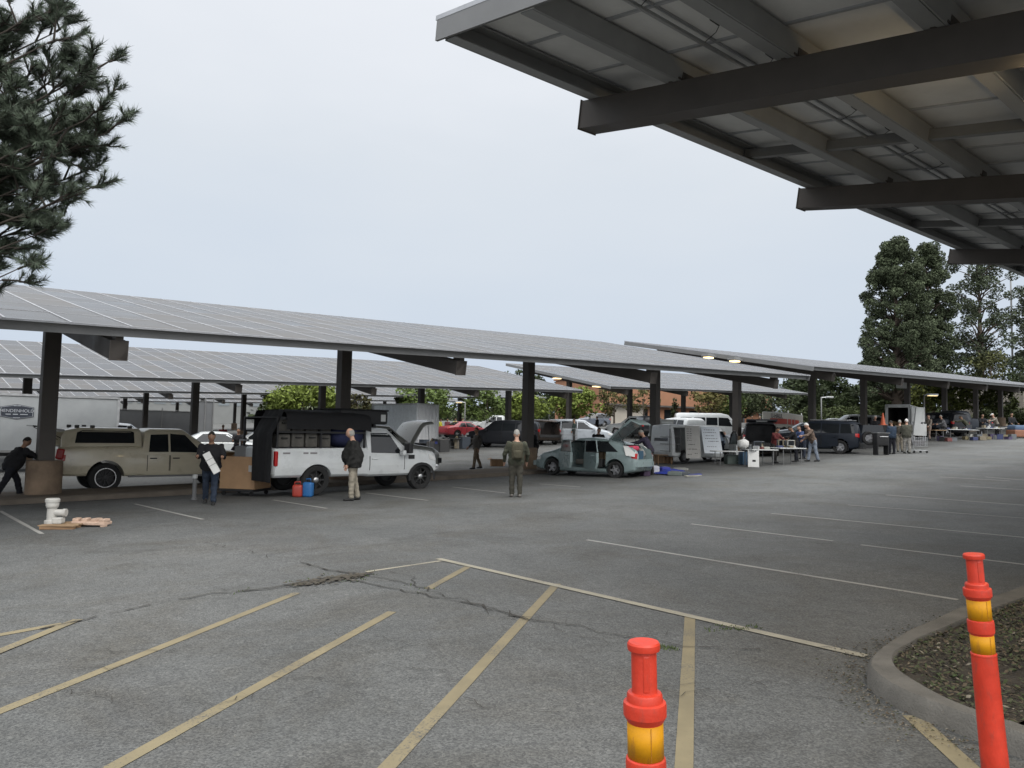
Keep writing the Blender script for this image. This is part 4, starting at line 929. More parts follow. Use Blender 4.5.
for i, (y, lab) in enumerate(((-.38, 'crumpled pale grey sack at the far side of the hatchback boot'), (.42, 'crumpled pale grey sack at the near side of the hatchback boot'))):
    t = hthing('paper_sack', lab, 'sack', -1.85, y, .73); mb = MB().sph((0, 0, .16), (.15, .14, .2), 10, 8); mb.v = [tuple(V(p) + V((noise.noise(V(p) * 9 + V((i, 0, 0))) * .04,) * 3)) for p in mb.v]; mb.build('sack_body', mat('grey_sack', (.22, .22, .21), .8), t, True); MB().tube([(-.03, 0, .32), (0, 0, .4), (.03, 0, .41)], .02, 6).build('tied_neck', mat('grey_sack', (1, 1, 1)), t)
for i, (x, y, z, c, lab) in enumerate(((-.55, .42, .62, (.16, .12, .08), 'tan canvas bag on the hatchback back seat'), (-.82, .3, .62, (.24, .18, .1), 'brown cardboard box on the hatchback back seat'), (-.6, .55, .38, (.05, .05, .05), 'small dark box in the hatchback footwell'))):
    t = hthing('packed_box', lab, 'box', x, y, z); MB().rbox((0, 0, .15), (.3, .32, .3), .05).build('box_body', mat('pack_%d' % i, c, .85, bump=.3), t); MB().box((0, 0, .303), (.28, .05, .008)).build('tape', M_WOOD, t)

# ---- white cargo van with side open and list boards
bc, fc2 = G(684, 463.5), G(738, 462.5); vz = AX - R(14); fwd = V((math.cos(vz), math.sin(vz), 0)); lft = V((-fwd.y, fwd.x, 0)); sc = .82
c0 = G(711, 463) + lft * 1.0
side_open = block(-2.3, -1.2, -1.2, .5, .55, 1.9); door_open = block(.55, 1.6, -1.2, .6, .5, 1.75)
VT, VB = car('van', 'white cargo van with its front door and rear side opened, price boards leaning on it', 'van', (c0.x, c0.y, c0.z), vz, P_WHITE, M_RIM, scale=sc, extra_cut=(side_open, door_open), skip=('lamps',), skip_sides=('right',))
VLOC = Matrix.Translation(c0) @ Matrix.Rotation(vz, 4, 'Z') @ Matrix.Scale(sc, 4)
def vthing(name, label, cat, x, y, z, rz=0, group=None): return thing(name, label, cat, VLOC @ V((x, y, z)), vz + rz, group, sc)
hx = 1.62; ang = R(68); d = V((-math.cos(ang), -math.sin(ang), 0)); nv = V((-d.y, d.x, 0)); h = V((hx, -.96, 0))
mb = MB(); mb.prism([h + V((0, 0, .45)), h + d * 1.0 + V((0, 0, .45)), h + d * 1.02 + V((0, 0, 1.05)), h + V((0, 0, 1.05))], nv * -.03, nv * .03); od = mb.build('open_door', P_WHITE, VT)
MB().tube([h + V((0, 0, 1.05)), h + d * .3 + V((0, 0, 1.6)), h + d * .55 + V((0, 0, 1.78)), h + d * .85 + V((0, 0, 1.74)), h + d * 1.0 + V((0, 0, 1.5)), h + d * 1.02 + V((0, 0, 1.05))], .05, 8).build('window_frame', M_PLASTIC_BLK, od)
MB().prism([h + d * .05 + V((0, 0, 1.05)), h + d * .32 + V((0, 0, 1.58)), h + d * .85 + V((0, 0, 1.7)), h + d * .98 + V((0, 0, 1.05))], nv * -.006, nv * .006).build('door_glass', mat('pale_glass', (1, 1, 1)), od)
for z in (.62, 1.0, 1.38): MB().box((-2.2, -.45, z), (.8, .8, .03)).build('shelf', M_GREYST, VT)
for x in (-2.55, -1.82): MB().box((x, -.8, 1.2), (.04, .04, 1.25)).build('shelf_post', M_GREYST, VT)
MB().rbox((.8, -.35, .78), (.5, .5, .2), .06).build('seat', M_DARK, VT)
def board(label, loc, rz, wd, hh, tilt, rows, m, feet=.0):
    t = thing('price_board', label, 'board', loc, rz); rt = Matrix.Rotation(R(tilt), 4, 'X'); b = MB(); b.M = rt; b.box((0, 0, hh / 2), (wd, .025, hh)); b.build('panel', m, t)
    for i, (fx_, fw, fh) in enumerate(rows):
        k = MB(); k.M = rt
        n = max(1, int(fw * 10)); xx = -wd / 2 + fx_ * wd
        for j in range(n): 
            wj = fw * wd / n * random.uniform(.4, .8); k.box((xx + wj / 2, -.0145, hh * fh), (wj, .004, hh * .022)); xx += fw * wd / n
        k.build('scribbled_line', mat('marker_ink', (.06, .06, .07), .7), t)
    return t
M_BOARD = mat('grey_white_board', (.36, .35, .33), .6, var=.08); M_BOARD2 = mat('bright_white_board', (.62, .66, .70), .5, var=.05)
rows1 = [(.1, .35, .9 - .07 * i) for i in range(6)] + [(.15, .5, .42), (.1, .7, .28), (.1, .3, .12), (.6, .25, .15)]
p = G(692.5, 464.5) + V((0, -.15, .28)); board('grey-white board of handwritten rows covering the van side behind the slanted board', p, R(24), .78, 1.42, -4, rows1, M_BOARD)
p = G(714.5, 463.5) + V((0, .15, .44)); t = board('bright white slanted board with blue-grey handwriting, leaning at the van front door', p, R(16), .92, 1.24, -16, [(.15, .6, .88), (.1, .75, .78), (.2, .5, .66), (.15, .7, .55), (.3, .6, .45), (.2, .55, .25)], M_BOARD2)
# ------------------------------------------------------------------ people
def fuse(mb, voxel, smooth=3, wrinkle=0.0, seed=0.0):
    o = mb.build('fuse', []); m = o.modifiers.new('r', 'REMESH'); m.mode = 'VOXEL'; m.voxel_size = voxel
    s = o.modifiers.new('s', 'SMOOTH'); s.iterations = smooth; s.factor = .5
    me = evaluated(o); bpy.data.objects.remove(o)
    if wrinkle:
        co = [v.co.copy() for v in me.vertices]; no = [v.normal.copy() for v in me.vertices]
        for v, c, n in zip(me.vertices, co, no): v.co = c + n * (noise.noise(V((c.x * 9, c.y * 9, c.z * 14 + seed))) * wrinkle + noise.noise(V((c.x * 22, c.y * 22, c.z * 30 + seed))) * wrinkle * .5)
    me.polygons.foreach_set('use_smooth', [True] * len(me.polygons)); return me
M_SKIN = [mat('fair_skin', (.42, .25, .18), .6, var=.1, scale=14), mat('tan_skin', (.27, .155, .10), .6, var=.1, scale=14)]
M_EYE = mat('eye_dark', (.03, .025, .02), .3); M_LIP = mat('lip', (.30, .13, .11), .6)
def joined(name, meshes, mats):
    bm = bmesh.new()
    for me, mi in meshes:
        n0 = len(bm.faces); bm.from_mesh(me); bm.faces.ensure_lookup_table()
        if mi is not None:
            for f in bm.faces[n0:]: f.material_index = mi
    out = bpy.data.meshes.new(name); bm.to_mesh(out); bm.free()
    for m in mats: out.materials.append(m)
    return out
def person(label, loc, heading, top=('black_jacket', (.02, .02, .022)), legs=('dark_jeans', (.03, .035, .05)), hair=('grey_hair', (.25, .24, .22)), hairtype='short', skin=0,
           h=1.75, lean=0, hip=(0, 0), knee=(0, 0), sh=(5, 5), ab=(8, 8), el=(12, 12), headp=0, heady=0, fat=1.0, sit=None, lod=.026, long_top=.0, short_sleeves=False, shoes=(.02, .02, .02), group=None, backpack=None):
    k = h / 1.75; rl = R(lean); t = V((math.sin(rl), 0, math.cos(rl))); Y = V((0, 1, 0)); fw = V((math.cos(rl), 0, -math.sin(rl)))
    P = V((0, 0, 0)); seedv = random.uniform(0, 50)
    legs_pts = []; low = 0
    for i, s in enumerate((1, -1)):
        hp = P + Y * s * .092; a = R(hip[i]); b = R(hip[i] - knee[i])
        kn = hp + V((math.sin(a), s * .015, -math.cos(a))) * .43; an = kn + V((math.sin(b), 0, -math.cos(b))) * .42
        foot = V((1, 0, 0)) if abs(hip[i] - knee[i]) < 35 else V((math.cos(b * .5), 0, math.sin(b * .5)))
        legs_pts.append((hp, kn, an, foot)); low = min(low, an.z - .085)
    arms = []
    for i, s in enumerate((1, -1)):
        S = P + t * .45 + Y * s * .19 * (1 + .5 * (fat - 1)); a = R(sh[i] + lean * .3); b = R(sh[i] + lean * .3 + el[i]); c = R(ab[i])
        E = S + V((math.sin(a) * math.cos(c), s * math.sin(c), -math.cos(a) * math.cos(c))) * .29
        ia = c * .2; W2 = E + V((math.sin(b) * math.cos(ia), -s * math.sin(abs(ia)) * .6, -math.cos(b) * math.cos(ia))).normalized() * .25
        arms.append((S, E, W2, (W2 - E).normalized(), s))
    nk = P + t * .53; rh = R(lean * .55 + headp); th = V((math.sin(rh), 0, math.cos(rh))); hc = nk + th * .165 + V((math.cos(rh), 0, -math.sin(rh))) * .02
    spine = [P + t * z + fw * o for z, o in ((-.12, 0), (-.03, 0), (.12, .01 * fat), (.3, .005), (.43, -.005), (.51, -.01))]
    f = fat
    def torso(mb, e, up=6): mb.eloft(spine[:up], [((.13 + e) * f, (.095 + e) * f), ((.168 + e) * f, (.115 + e) * f), ((.15 + e) * f, (.11 + e) * f * f), ((.168 + e) * f, (.118 + e) * f), (.165 + e, .1 + e), (.085 + e, .07 + e)][:up], 16)
    def limb(mb, pts, r): mb.eloft(pts, [(x, x) for x in r], 10); [mb.sph(p, x, 10, 6) for p, x in zip(pts, r)]
    # body
    b = MB(); torso(b, 0); b.eloft([nk - t * .04, nk + th * .05, hc - th * .03], [(.065, .065), (.055, .058), (.055, .06)], 12)
    for hp, kn, an, foot in legs_pts: limb(b, [hp, (hp + kn) / 2, kn, (kn * .65 + an * .35), an], [.09 * f, .078, .057, .055, .04]); b.eloft([an + V((0, 0, -.02)) - foot * .04, an + V((0, 0, -.045)) + foot * .12], [(.035, .035), (.035, .025)], 8)
    for S, E, W2, d, s in arms: limb(b, [S, (S + E) / 2, E, (E * .6 + W2 * .4), W2], [.062, .05, .042, .04, .029])
    me = fuse(b, lod)
    # hands and head keep their own fine mesh and overlap into the body
    hb = MB()
    for S, E, W2, d, s in arms:
        side = Y * s; nrm = d.cross(V((1, 0, 0))); nrm = nrm.normalized() if nrm.length > .2 else Y; nx = nrm.cross(d).normalized()
        pc = W2 + d * .055; hb.tube([W2 - d * .02, W2 + d * .02, W2 + d * .085, W2 + d * .1], [.026, .032, .036, .026], 8)
        for j, (o, l) in enumerate(((-.027, .07), (-.009, .08), (.009, .075), (.027, .058))):
            r0 = W2 + d * .085 + nx * o; m1 = r0 + d * l * .5; m2 = m1 + (d * .7 - nrm * s * .7).normalized() * l * .5; hb.tube([r0 - d * .02, m1, m2], [.010, .009, .007], 6)
        r0 = W2 + d * .03 + nx * .025; hb.tube([r0, r0 + (nx + d * .6).normalized() * .04, r0 + (nx * .5 + d).normalized() * .08], [.012, .011, .008], 6)
    hd = MB(); hm = Matrix.Translation(hc) @ Matrix.Rotation(rh, 4, 'Y') @ Matrix.Rotation(R(heady), 4, 'Z'); hd.M = hm
    tmp = MB().sph((0, 0, 0), (.098, .078, .122), 20, 14); vs = []
    for p in tmp.v:
        x, y, z = p
        if z < 0: q = 1 + z * 1.9; y *= max(.62, q + .05); x = x * (1 + z * .9) if x < 0 else x * (1 + z * .5)
        if x > .05 and abs(y) < .02 and -.045 < z < .02: x += .022 * (1 - abs(y) / .02) * (1 if z < -.01 else .5)
        if x > .05 and .012 < z < .035: x += .004
        vs.append((x, y, z))
    hd.add(vs, tmp.f, 0)
    for s in (-1, 1):
        hd.sph((-.005, s * .077, -.005), (.018, .008, .03), 8, 6, 0); hd.sph((.083, s * .03, .006), (.008, .011, .006), 8, 5, 1)
    hd.sph((.086, 0, -.062), (.009, .024, .006), 8, 5, 2)
    meshes = [(me, 0), (hb.mesh('h'), 0), (hd.mesh('h'), None)]
    bm_ = joined('person', meshes, [M_SKIN[skin], M_EYE, M_LIP]); bm_.polygons.foreach_set('use_smooth', [True] * len(bm_.polygons))
    o = bpy.data.objects.new('person', bm_); COL.objects.link(o)
    zoff = (-low * k) if sit is None else sit
    o.location = V(loc) + V((0, 0, zoff)); o.rotation_euler = (0, 0, heading); o.scale = (k, k, k)
    tag(o, label, 'person', group)
    # clothes
    j = MB(); torso(j, .026 + (.02 if long_top else 0))
    if long_top: j.eloft([P - t * .06 + V((0, 0, -long_top)), P], [(.185 * f, .14 * f), (.19 * f, .14 * f)], 16)
    for S, E, W2, d, s in arms:
        if short_sleeves: limb(j, [S, (S * .4 + E * .6)], [.082, .07])
        else: limb(j, [S, (S + E) / 2, E, (E * .6 + W2 * .4), W2 - d * .01], [.073, .070, .062, .056, .046])
    link('jacket' if not short_sleeves else 'shirt', fuse(j, lod, 2, .018, seedv), cloth(*top), o, fix=False)
    q = MB(); q.eloft([spine[0] - V((0, 0, .03)), spine[1], spine[1] + t * .1], [((.14) * f, .11 * f), (.185 * f, .135 * f), (.17 * f, .125 * f)], 14)
    for hp, kn, an, foot in legs_pts: limb(q, [hp, (hp + kn) / 2, kn, (kn * .6 + an * .4), an + V((0, 0, .01))], [.108 * f, .096, .079, .074, .066])
    link('trousers', fuse(q, lod, 2, .018, seedv + 9), cloth(*legs), o, fix=False)
    msh = mat('shoe_%.2f_%.2f' % shoes[:2], shoes, .7)
    for hp, kn, an, foot in legs_pts:
        sm = MB(); a0 = an + V((0, 0, -.045)); sm.eloft([a0 - foot * .075, a0 - foot * .05, a0 + foot * .03 + V((0, 0, .005)), a0 + foot * .12 - V((0, 0, .012)), a0 + foot * .185 - V((0, 0, .02))], [(.028, .03), (.042, .045), (.045, .048), (.048, .035), (.026, .02)], 10)
        sm.build('shoe', msh, o, True)
    mh = mat(hair[0], hair[1], .8, var=.25, scale=30)
    if hairtype != 'bald':
        hm2 = MB(); hm2.M = hm; tmp = MB().sph((0, 0, 0), (.106, .086, .13), 18, 12); keep = []
        for f_ in tmp.f:
            c = sum((V(tmp.v[i]) for i in f_), V()) / len(f_)
            lim = {'short': .035 + c.x * .55, 'fringe': 9 if c.z > .06 else -.05 + max(0, c.x) * 4, 'cap': .05, 'long': -.12 + max(0, c.x) * 2.6, 'hood': -.14 + max(0, c.x - .03) * 6}[hairtype]
            if hairtype == 'fringe': ok = -.06 < c.z < .055 and c.x < .02
            else: ok = c.z > lim
            if ok: keep.append(f_)
        hm2.add([V(p) * (1 + noise.noise(V(p) * 40) * .03) for p in tmp.v], keep)
        if hairtype == 'cap': hm2.eloft([(.07, 0, .055), (.13, 0, .05), (.175, 0, .038)], [(.07, .012), (.07, .008), (.045, .006)], 12)
        hm2.build({'cap': 'cap', 'hood': 'hood'}.get(hairtype, 'hair'), mh, o, True)
    if backpack:
        bp = MB(); c = P + t * .27 - fw * .2; rt = Matrix.Rotation(rl, 3, 'Y'); bp.rbox(c, (.17, .3, .44), .06, rt); bp.rbox(c - fw * .1 - t * .08, (.07, .22, .2), .03, rt)
        bo = bp.build('backpack', cloth(*backpack), o, True)
        for s in (-1, 1): MB().tube([c + t * .2 + Y * s * .1, P + t * .5 + Y * s * .1 + fw * .02, P + t * .3 + Y * s * .12 + fw * .15, c - t * .15 + Y * s * .13], .02, 6).build('strap', cloth(*backpack), o)
    return o
BLK = ('black_jacket', (.018, .018, .02)); JEAN = ('dark_jeans', (.03, .036, .05)); PALEJEAN = ('pale_jeans', (.20, .23, .28)); KHAKI = ('khaki_trousers', (.25, .225, .18)); OLIVE = ('olive_jacket', (.055, .058, .042)); DKTR = ('charcoal_trousers', (.035, .034, .033)); NAVY = ('navy_jacket', (.02, .03, .05)); GREYJ = ('grey_jacket', (.10, .10, .105))
GREYH = ('grey_hair', (.25, .24, .22)); WHITEH = ('white_hair', (.55, .54, .52)); DARKH = ('dark_hair', (.02, .017, .014)); BROWNH = ('brown_hair', (.06, .04, .025))
RT, TOWARD, AWAY, LFT = 0.0, -math.pi / 2, math.pi / 2, math.pi
# foreground row
person('person in dark clothes bending forward and striding behind the leftmost concrete footing', G(9, 500), R(60), BLK, ('black_trousers', (.016, .017, .022)), DARKH, 'short', 1, 1.68, lean=30, hip=(30, -24), knee=(18, 6), sh=(50, 45), el=(20, 25), headp=5, fat=1.3, lod=.022)
pc = person('person in a black jacket with a white chest stripe carrying a white box', G(209, 504.5), R(-72), BLK, ('blue_black_jeans', (.028, .038, .058)), DARKH, 'short', 1, 1.72, lean=8, hip=(12, -12), knee=(10, 12), sh=(28, 30), el=(62, 62), ab=(14, 10), headp=14, fat=1.28, lod=.022)
MB().box((.172, -.03, .30), (.012, .3, .045), Matrix.Rotation(R(8), 3, 'Y')).build('chest_stripe', M_OFFW, pc)
person('bald person in a black jacket and khaki trousers looking left beside the white truck', G(352, 500.5), R(195), ('black_leather_jacket', (.02, .02, .019)), KHAKI, GREYH, 'fringe', 0, 1.78, lean=4, hip=(4, -6), knee=(4, 6), sh=(2, -18), el=(20, 55), headp=12, fat=1.34, lod=.022, long_top=.08)
person('grey-haired person in olive clothes with a backpack, back turned, alone on the asphalt', G(515.5, 497), R(95), OLIVE, ('olive_trousers', (.055, .052, .042)), GREYH, 'short', 0, 1.74, lean=-2, hip=(3, -3), knee=(0, 0), sh=(8, 8), el=(30, 30), ab=(20, 20), headp=6, fat=1.15, lod=.022, backpack=('olive_pack', (.07, .065, .045)), shoes=(.12, .11, .1))
person('person in a grey-brown top and brown trousers stepping onto the median kerb', G(476, 469), R(205), ('grey_brown_top', (.06, .056, .05)), ('brown_trousers', (.13, .10, .07)), DARKH, 'short', 1, 1.75, hip=(14, -12), knee=(8, 10), sh=(-10, 15), el=(20, 30), lod=.026)
person('person in a dark purple jacket leaning into the boot of the teal hatchback', G(650, 475), R(160), ('dark_purple_jacket', (.035, .03, .05)), DKTR, GREYH, 'short', 0, 1.74, lean=28, hip=(10, -4), knee=(8, 2), sh=(50, 50), el=(25, 25), headp=12, lod=.026)
person('person in a black top standing behind the teal hatchback roof', G(598, 468), R(-80), BLK, DKTR, BROWNH, 'short', 0, 1.72, sh=(15, 15), el=(50, 50), headp=20, lod=.026, fat=1.1)
person('person half hidden behind the second visible concrete footing beside the backpacker', G(535.5, 467), R(180), BLK, DKTR, DARKH, 'short', 1, 1.72, lean=15, sh=(20, 30), el=(40, 40), lod=.03)
# around the white van and the tables
person('person in a pale shirt bending into the open van front door', G(733, 461), R(120), ('pale_grey_shirt', (.30, .32, .35)), ('dark_navy_trousers', (.02, .023, .035)), GREYH, 'short', 0, 1.72, lean=62, hip=(8, -4), knee=(5, 3), sh=(70, 60), el=(20, 20), fat=1.15, lod=.028)
person('person in pale blue beside the slanted white board', G(723, 461), R(150), ('pale_blue_shirt', (.26, .32, .40)), JEAN, WHITEH, 'short', 0, 1.66, lean=25, sh=(40, 40), el=(20, 30), lod=.03)
person('person in a dark red patterned top behind the white tables', G(774, 463), R(-60), ('dark_red_top', (.10, .025, .025)), DKTR, DARKH, 'short', 1, 1.62, lean=15, hip=(0, 4), sh=(35, 35), el=(40, 40), headp=15, lod=.03)
person('person all in black bending over the end of the white tables', G(796, 462), R(175), BLK, ('near_black_trousers', (.018, .019, .024)), DARKH, 'short', 1, 1.65, lean=18, hip=(4, -4), knee=(3, 3), sh=(45, 40), el=(30, 30), headp=20, lod=.028)
person('white-haired person in a brown jacket and pale jeans stooping by the dark SUV', G(813, 461.5), R(190), ('brown_jacket', (.13, .095, .075)), PALEJEAN, WHITEH, 'short', 0, 1.80, lean=24, hip=(-8, 12), knee=(8, 2), sh=(40, -20), el=(35, 70), headp=12, fat=1.05, lod=.026)
person('person in a blue shirt between the brown jacket and the black-clad shopper', G(803, 459), R(200), ('mid_blue_shirt', (.05, .075, .16)), JEAN, BROWNH, 'short', 0, 1.6, lean=22, sh=(40, 40), el=(30, 30), lod=.03)
# shoppers at the grill and trailer
person('white-haired person in black behind the open dark SUV tailgate', G(875, 446), R(-100), BLK, DKTR, WHITEH, 'hood', 0, 1.85, sh=(20, 20), el=(50, 50), headp=20, lod=.03, fat=1.1)
person('person in a dark blue jacket, back turned, next to the black barrel grill', G(892, 454), R(100), ('slate_blue_jacket', (.03, .045, .07)), ('black_trousers', (.016, .017, .022)), DARKH, 'short', 1, 1.68, hip=(3, -3), sh=(12, 12), el=(40, 40), headp=15, fat=1.15, lod=.028, long_top=.06)
person('person in khaki trousers standing between the two back-turned shoppers', G(900, 452), R(60), ('taupe_jacket', (.08, .072, .06)), KHAKI, GREYH, 'short', 0, 1.66, sh=(15, 15), el=(40, 40), lod=.03)
person('white-haired person in an olive coat and pale trousers with a shopping cart', G(907, 453.5), R(75), ('olive_coat', (.07, .07, .055)), ('pale_grey_trousers', (.24, .23, .21)), WHITEH, 'short', 0, 1.74, hip=(4, -6), sh=(15, 25), el=(50, 40), fat=1.12, lod=.028, long_top=.08)
person('person in beige walking past the lit lamp pole at the trailer', G(929, 440), R(200), ('beige_jacket', (.22, .19, .16)), ('pink_beige_trousers', (.24, .18, .15)), BROWNH, 'short', 0, 1.72, hip=(12, -10), knee=(8, 8), sh=(20, -20), el=(30, 30), lod=.034)
person('person in grey seated-looking stoop at the first of the far right tables', G(944, 439.5), R(180), GREYJ, DKTR, GREYH, 'short', 0, 1.7, lean=18, sh=(30, 30), el=(40, 40), fat=1.2, lod=.034)
person('person in a white cap leaning over the far right tables', G(997, 437.5), R(190), ('fawn_jacket', (.20, .18, .15)), DKTR, ('white_cap', (.6, .6, .58)), 'cap', 0, 1.76, lean=30, sh=(50, 40), el=(25, 25), lod=.034)
person('person in black with a pale shirt front behind the middle of the far right tables', G(982, 438), R(-95), BLK, DKTR, DARKH, 'short', 1, 1.68, lean=10, sh=(30, 30), el=(50, 50), lod=.034)
person('person in black at the last of the far right tables', G(1012, 437.5), R(-90), BLK, DKTR, DARKH, 'short', 1, 1.7, sh=(20, 20), el=(40, 40), lod=.034)
person('person in olive brown bending at the gap between the far right tables', G(968, 438.5), R(150), ('moss_jacket', (.06, .06, .04)), DKTR, BROWNH, 'short', 1, 1.7, lean=40, sh=(60, 60), el=(20, 20), lod=.034)
# second aisle
person('person in a dark green coat beside the silver minivan front door', G(574, 443.5), R(170), ('dark_green_coat', (.03, .045, .04)), DKTR, BROWNH, 'short', 1, 1.78, sh=(10, 35), el=(10, 40), lod=.034)
person('person in black crossing in front of the white SUV', G(597, 436), R(150), BLK, DKTR, DARKH, 'short', 1, 1.78, hip=(8, -8), lod=.036)
person('person in black beside the rear of the silver minivan', G(563.5, 443), R(10), BLK, JEAN, DARKH, 'short', 1, 1.62, lean=12, sh=(40, 40), el=(40, 40), lod=.034)
for i, (px, py, c, lab) in enumerate(((440, 437, (.55, .52, .06), 'person in a bright yellow vest nearest the white container corner'), (447, 437, (.14, .05, .06), 'person in dark red beside the yellow vest by the container'), (455, 436.5, (.5, .5, .1), 'person in a yellow-green vest midway between the container and the red car'), (462, 436, (.12, .10, .12), 'person in mauve grey next to the red car'), (429, 438, (.05, .05, .055), 'person in charcoal against the white container wall'))):
    person(lab, G(px, py), R(random.uniform(-120, 60)), ('vest_%d' % i, c), DKTR, DARKH, 'short', 1, 1.72, sh=(10, 20), el=(30, 40), lod=.04)
person('person in a red top behind the cardboard box and silver car', G(222, 452), R(-60), ('red_top', (.30, .05, .05)), DKTR, DARKH, 'short', 1, 1.7, sh=(20, 20), el=(50, 50), lod=.034)
person('person in a black suit and white shirt behind the big cardboard box', G(237, 465), R(-70), BLK, DKTR, DARKH, 'short', 1, 1.66, lean=10, sh=(30, 30), el=(60, 60), lod=.03)
person('person in dark purple reaching across behind the big cardboard box', G(229, 484), R(5), ('dusky_purple_jacket', (.04, .032, .045)), DKTR, DARKH, 'short', 1, 1.6, lean=35, sh=(75, 75), el=(10, 10), headp=20, lod=.026)
person('person in rust red beside the white passenger vans', G(676, 441), R(-40), ('rust_red_jacket', (.16, .035, .03)), DKTR, DARKH, 'short', 1, 1.7, lod=.036)
person('person in black sitting in front of the white passenger van doors', G(704, 438), R(-100), BLK, DKTR, DARKH, 'short', 1, 1.7, lod=.036)
person('person in white behind the dark open-backed SUV', G(752, 437), R(-80), ('white_jacket', (.45, .45, .45)), DKTR, DARKH, 'short', 1, 1.72, lod=.036)
person('person in plum standing left of the box truck', G(760, 437.5), R(-120), ('plum_jacket', (.09, .05, .07)), DKTR, GREYH, 'short', 0, 1.7, lod=.036)
# ------------------------------------------------------------------ more vehicles
def ground_at(px, py, dz=0): return G(px, py, dz)
def place(px, py, rz, dl=0, df=0):
    p = G(px, py); f = V((math.cos(rz), math.sin(rz), 0)); l = V((-f.y, f.x, 0)); return p + l * dl + f * df
VD, UD = AX + math.pi / 2, AX
rz = R(146)
p = place(841, 454, rz, -.82, 1.33)
ST_, SB_ = car('suv', 'black SUV with a spare wheel on its swung-open tailgate', 'SUV', p, rz, P_NAVY, M_RIM, scale=.97, skip=('rear',), extra_cut=(block(-2.6, -1.2, -.66, .66, .95, 1.6),))
tg = MB(); hx = -2.28; d = V((-math.cos(R(50)), -math.sin(R(50)), 0)); nv = V((-d.y, d.x, 0)); h = V((hx, .62, 0))
d = V((-.95, -.31, 0)).normalized(); nv = V((-d.y, d.x, 0))
h = V((hx, .70, 0)); tg.prism([h + V((0, 0, .62)), h + d * 1.2 + V((0, 0, .62)), h + d * 1.25 + V((0, 0, 1.1)), h + V((0, 0, 1.1))], nv * -.05, nv * .05)
tgo = tg.build('tailgate', P_NAVY, ST_); MB().prism([h + d * .08 + V((0, 0, 1.1)), h + d * 1.18 + V((0, 0, 1.1)), h + d * 1.05 + V((0, 0, 1.55)), h + d * .15 + V((0, 0, 1.55))], nv * -.02, nv * .02).build('tailgate_glass', M_GLASS, tgo)
sw = wheel(ST_, 0, 0, .36, .22, 1, M_RIM, 5); c = h + d * .42 - nv * .19 + V((0, 0, .86)); sw.location = c; sw.rotation_euler = (0, 0, math.atan2(-nv.y, -nv.x) + math.pi / 2); sw.name = 'spare_wheel'
MB().tube([(-1.9, .62, 1.79), (.2, .62, 1.79)], .02, 6).build('roof_rail', M_ALU, ST_); MB().tube([(-1.9, -.62, 1.79), (.2, -.62, 1.79)], .02, 6).build('roof_rail', M_ALU, ST_)
# dark SUV behind the tables with the hatch up
p = place(761, 457, R(74), 0, 2.3)
BT, BB = car('suv', 'black SUV with its rear hatch raised behind the white tables', 'SUV', p, R(74), P_BLACK, M_RIM, skip=('rear',), extra_cut=(block(-2.6, -.6, -.7, .7, .6, 1.62),))
mb = MB(); hg = V((-2.15, 0, 1.74)); d = V((-math.cos(R(5)), 0, math.sin(R(5)))); nn = V((d.z, 0, -d.x)); mb.prism([hg + V((0, -.7, 0)), hg + V((0, .7, 0)), hg + d * 1.05 + V((0, .72, 0)), hg + d * 1.05 + V((0, -.72, 0))], nn * -.03, nn * .03); ho = mb.build('raised_hatch', P_BLACK, BT)
MB().box(hg + d * .9 - nn * .0 + V((0, 0, -.05)), (.05, .5, .08)).build('number_plate', M_OFFW, ho)
# vehicles in the second aisle and beyond
p = place(578, 443.5, R(-12), .9); car('minivan', 'silver minivan facing right under the far canopy', 'minivan', p, R(-12), P_SILVER, skip_sides=())
p = place(494, 447.5, R(150), -.9); car('suv', 'black SUV with chrome wheels by the right-hand end of the red car', 'SUV', p, R(158), P_BLACK, M_CHROME, scale=1.05)
p = place(470, 438, R(40), .9); car('sedan', 'red sedan parked left of the black SUV', 'car', p, R(40), P_RED)
p = place(499, 434.5, UD, 0); car('pickup', 'white pickup behind the black SUV, second aisle', 'pickup', p, R(170), P_WHITE)
p = place(592, 424.5, 0, 0); p = on(592, 96); car('suv', 'blue-grey SUV parked beneath the trees left of the white SUV', 'SUV', p, R(195), P_GREY)
p = place(632, 436.5, R(170), 0, 0); car('suv', 'white SUV facing left in front of the terracotta building', 'SUV', p, R(172), P_WHITE)
p = on(625, 78); 
p = place(545, 444.5, R(120), 0, 1); car('suv', 'brown open-backed SUV to the left of the silver minivan', 'SUV', p, R(110), paint('dark_brown_paint', (.055, .04, .032)), extra_cut=(block(-2.6, -.8, -.72, .72, .6, 1.62),), skip=('rear',))
p = place(712, 442, R(-8), .9); PVT, PVB = car('van', 'white passenger van with dark side glass behind the cargo van', 'van', p, R(-8), P_WHITE, scale=1.0, group=None)
for s in (-1, 1):
    for xa in (-2.2, -1.25, -.4): PVB.side([(xa, 1.2), (xa + .78, 1.2), (xa + .78, 1.74), (xa, 1.74)], s).build('side_window', M_GLASS, PVT)
p = place(689, 443, R(60), .9); car('minivan', 'white minivan with its nose behind the list-covered cargo van', 'minivan', p, R(110), P_WHITE)
p = place(656, 438, R(100), .9); car('suv', 'dark SUV with hatch end showing left of the tall post behind the hatchback', 'SUV', p, R(95), P_BLACK)
p = place(128, 452, UD, .9); car('suv', 'silver SUV whose roof shows above the sand pickup cab', 'SUV', p, R(20), P_SILVER)
p = place(226, 463, UD, .9); car('sedan', 'pale silver sedan behind the big cardboard box', 'car', p, R(25), paint('pale_car_paint', (.48, .5, .5)))
p = place(268, 458, UD, .9); car('sedan', 'white sedan half hidden behind the black-tarped truck', 'car', p, R(200), P_WHITE)
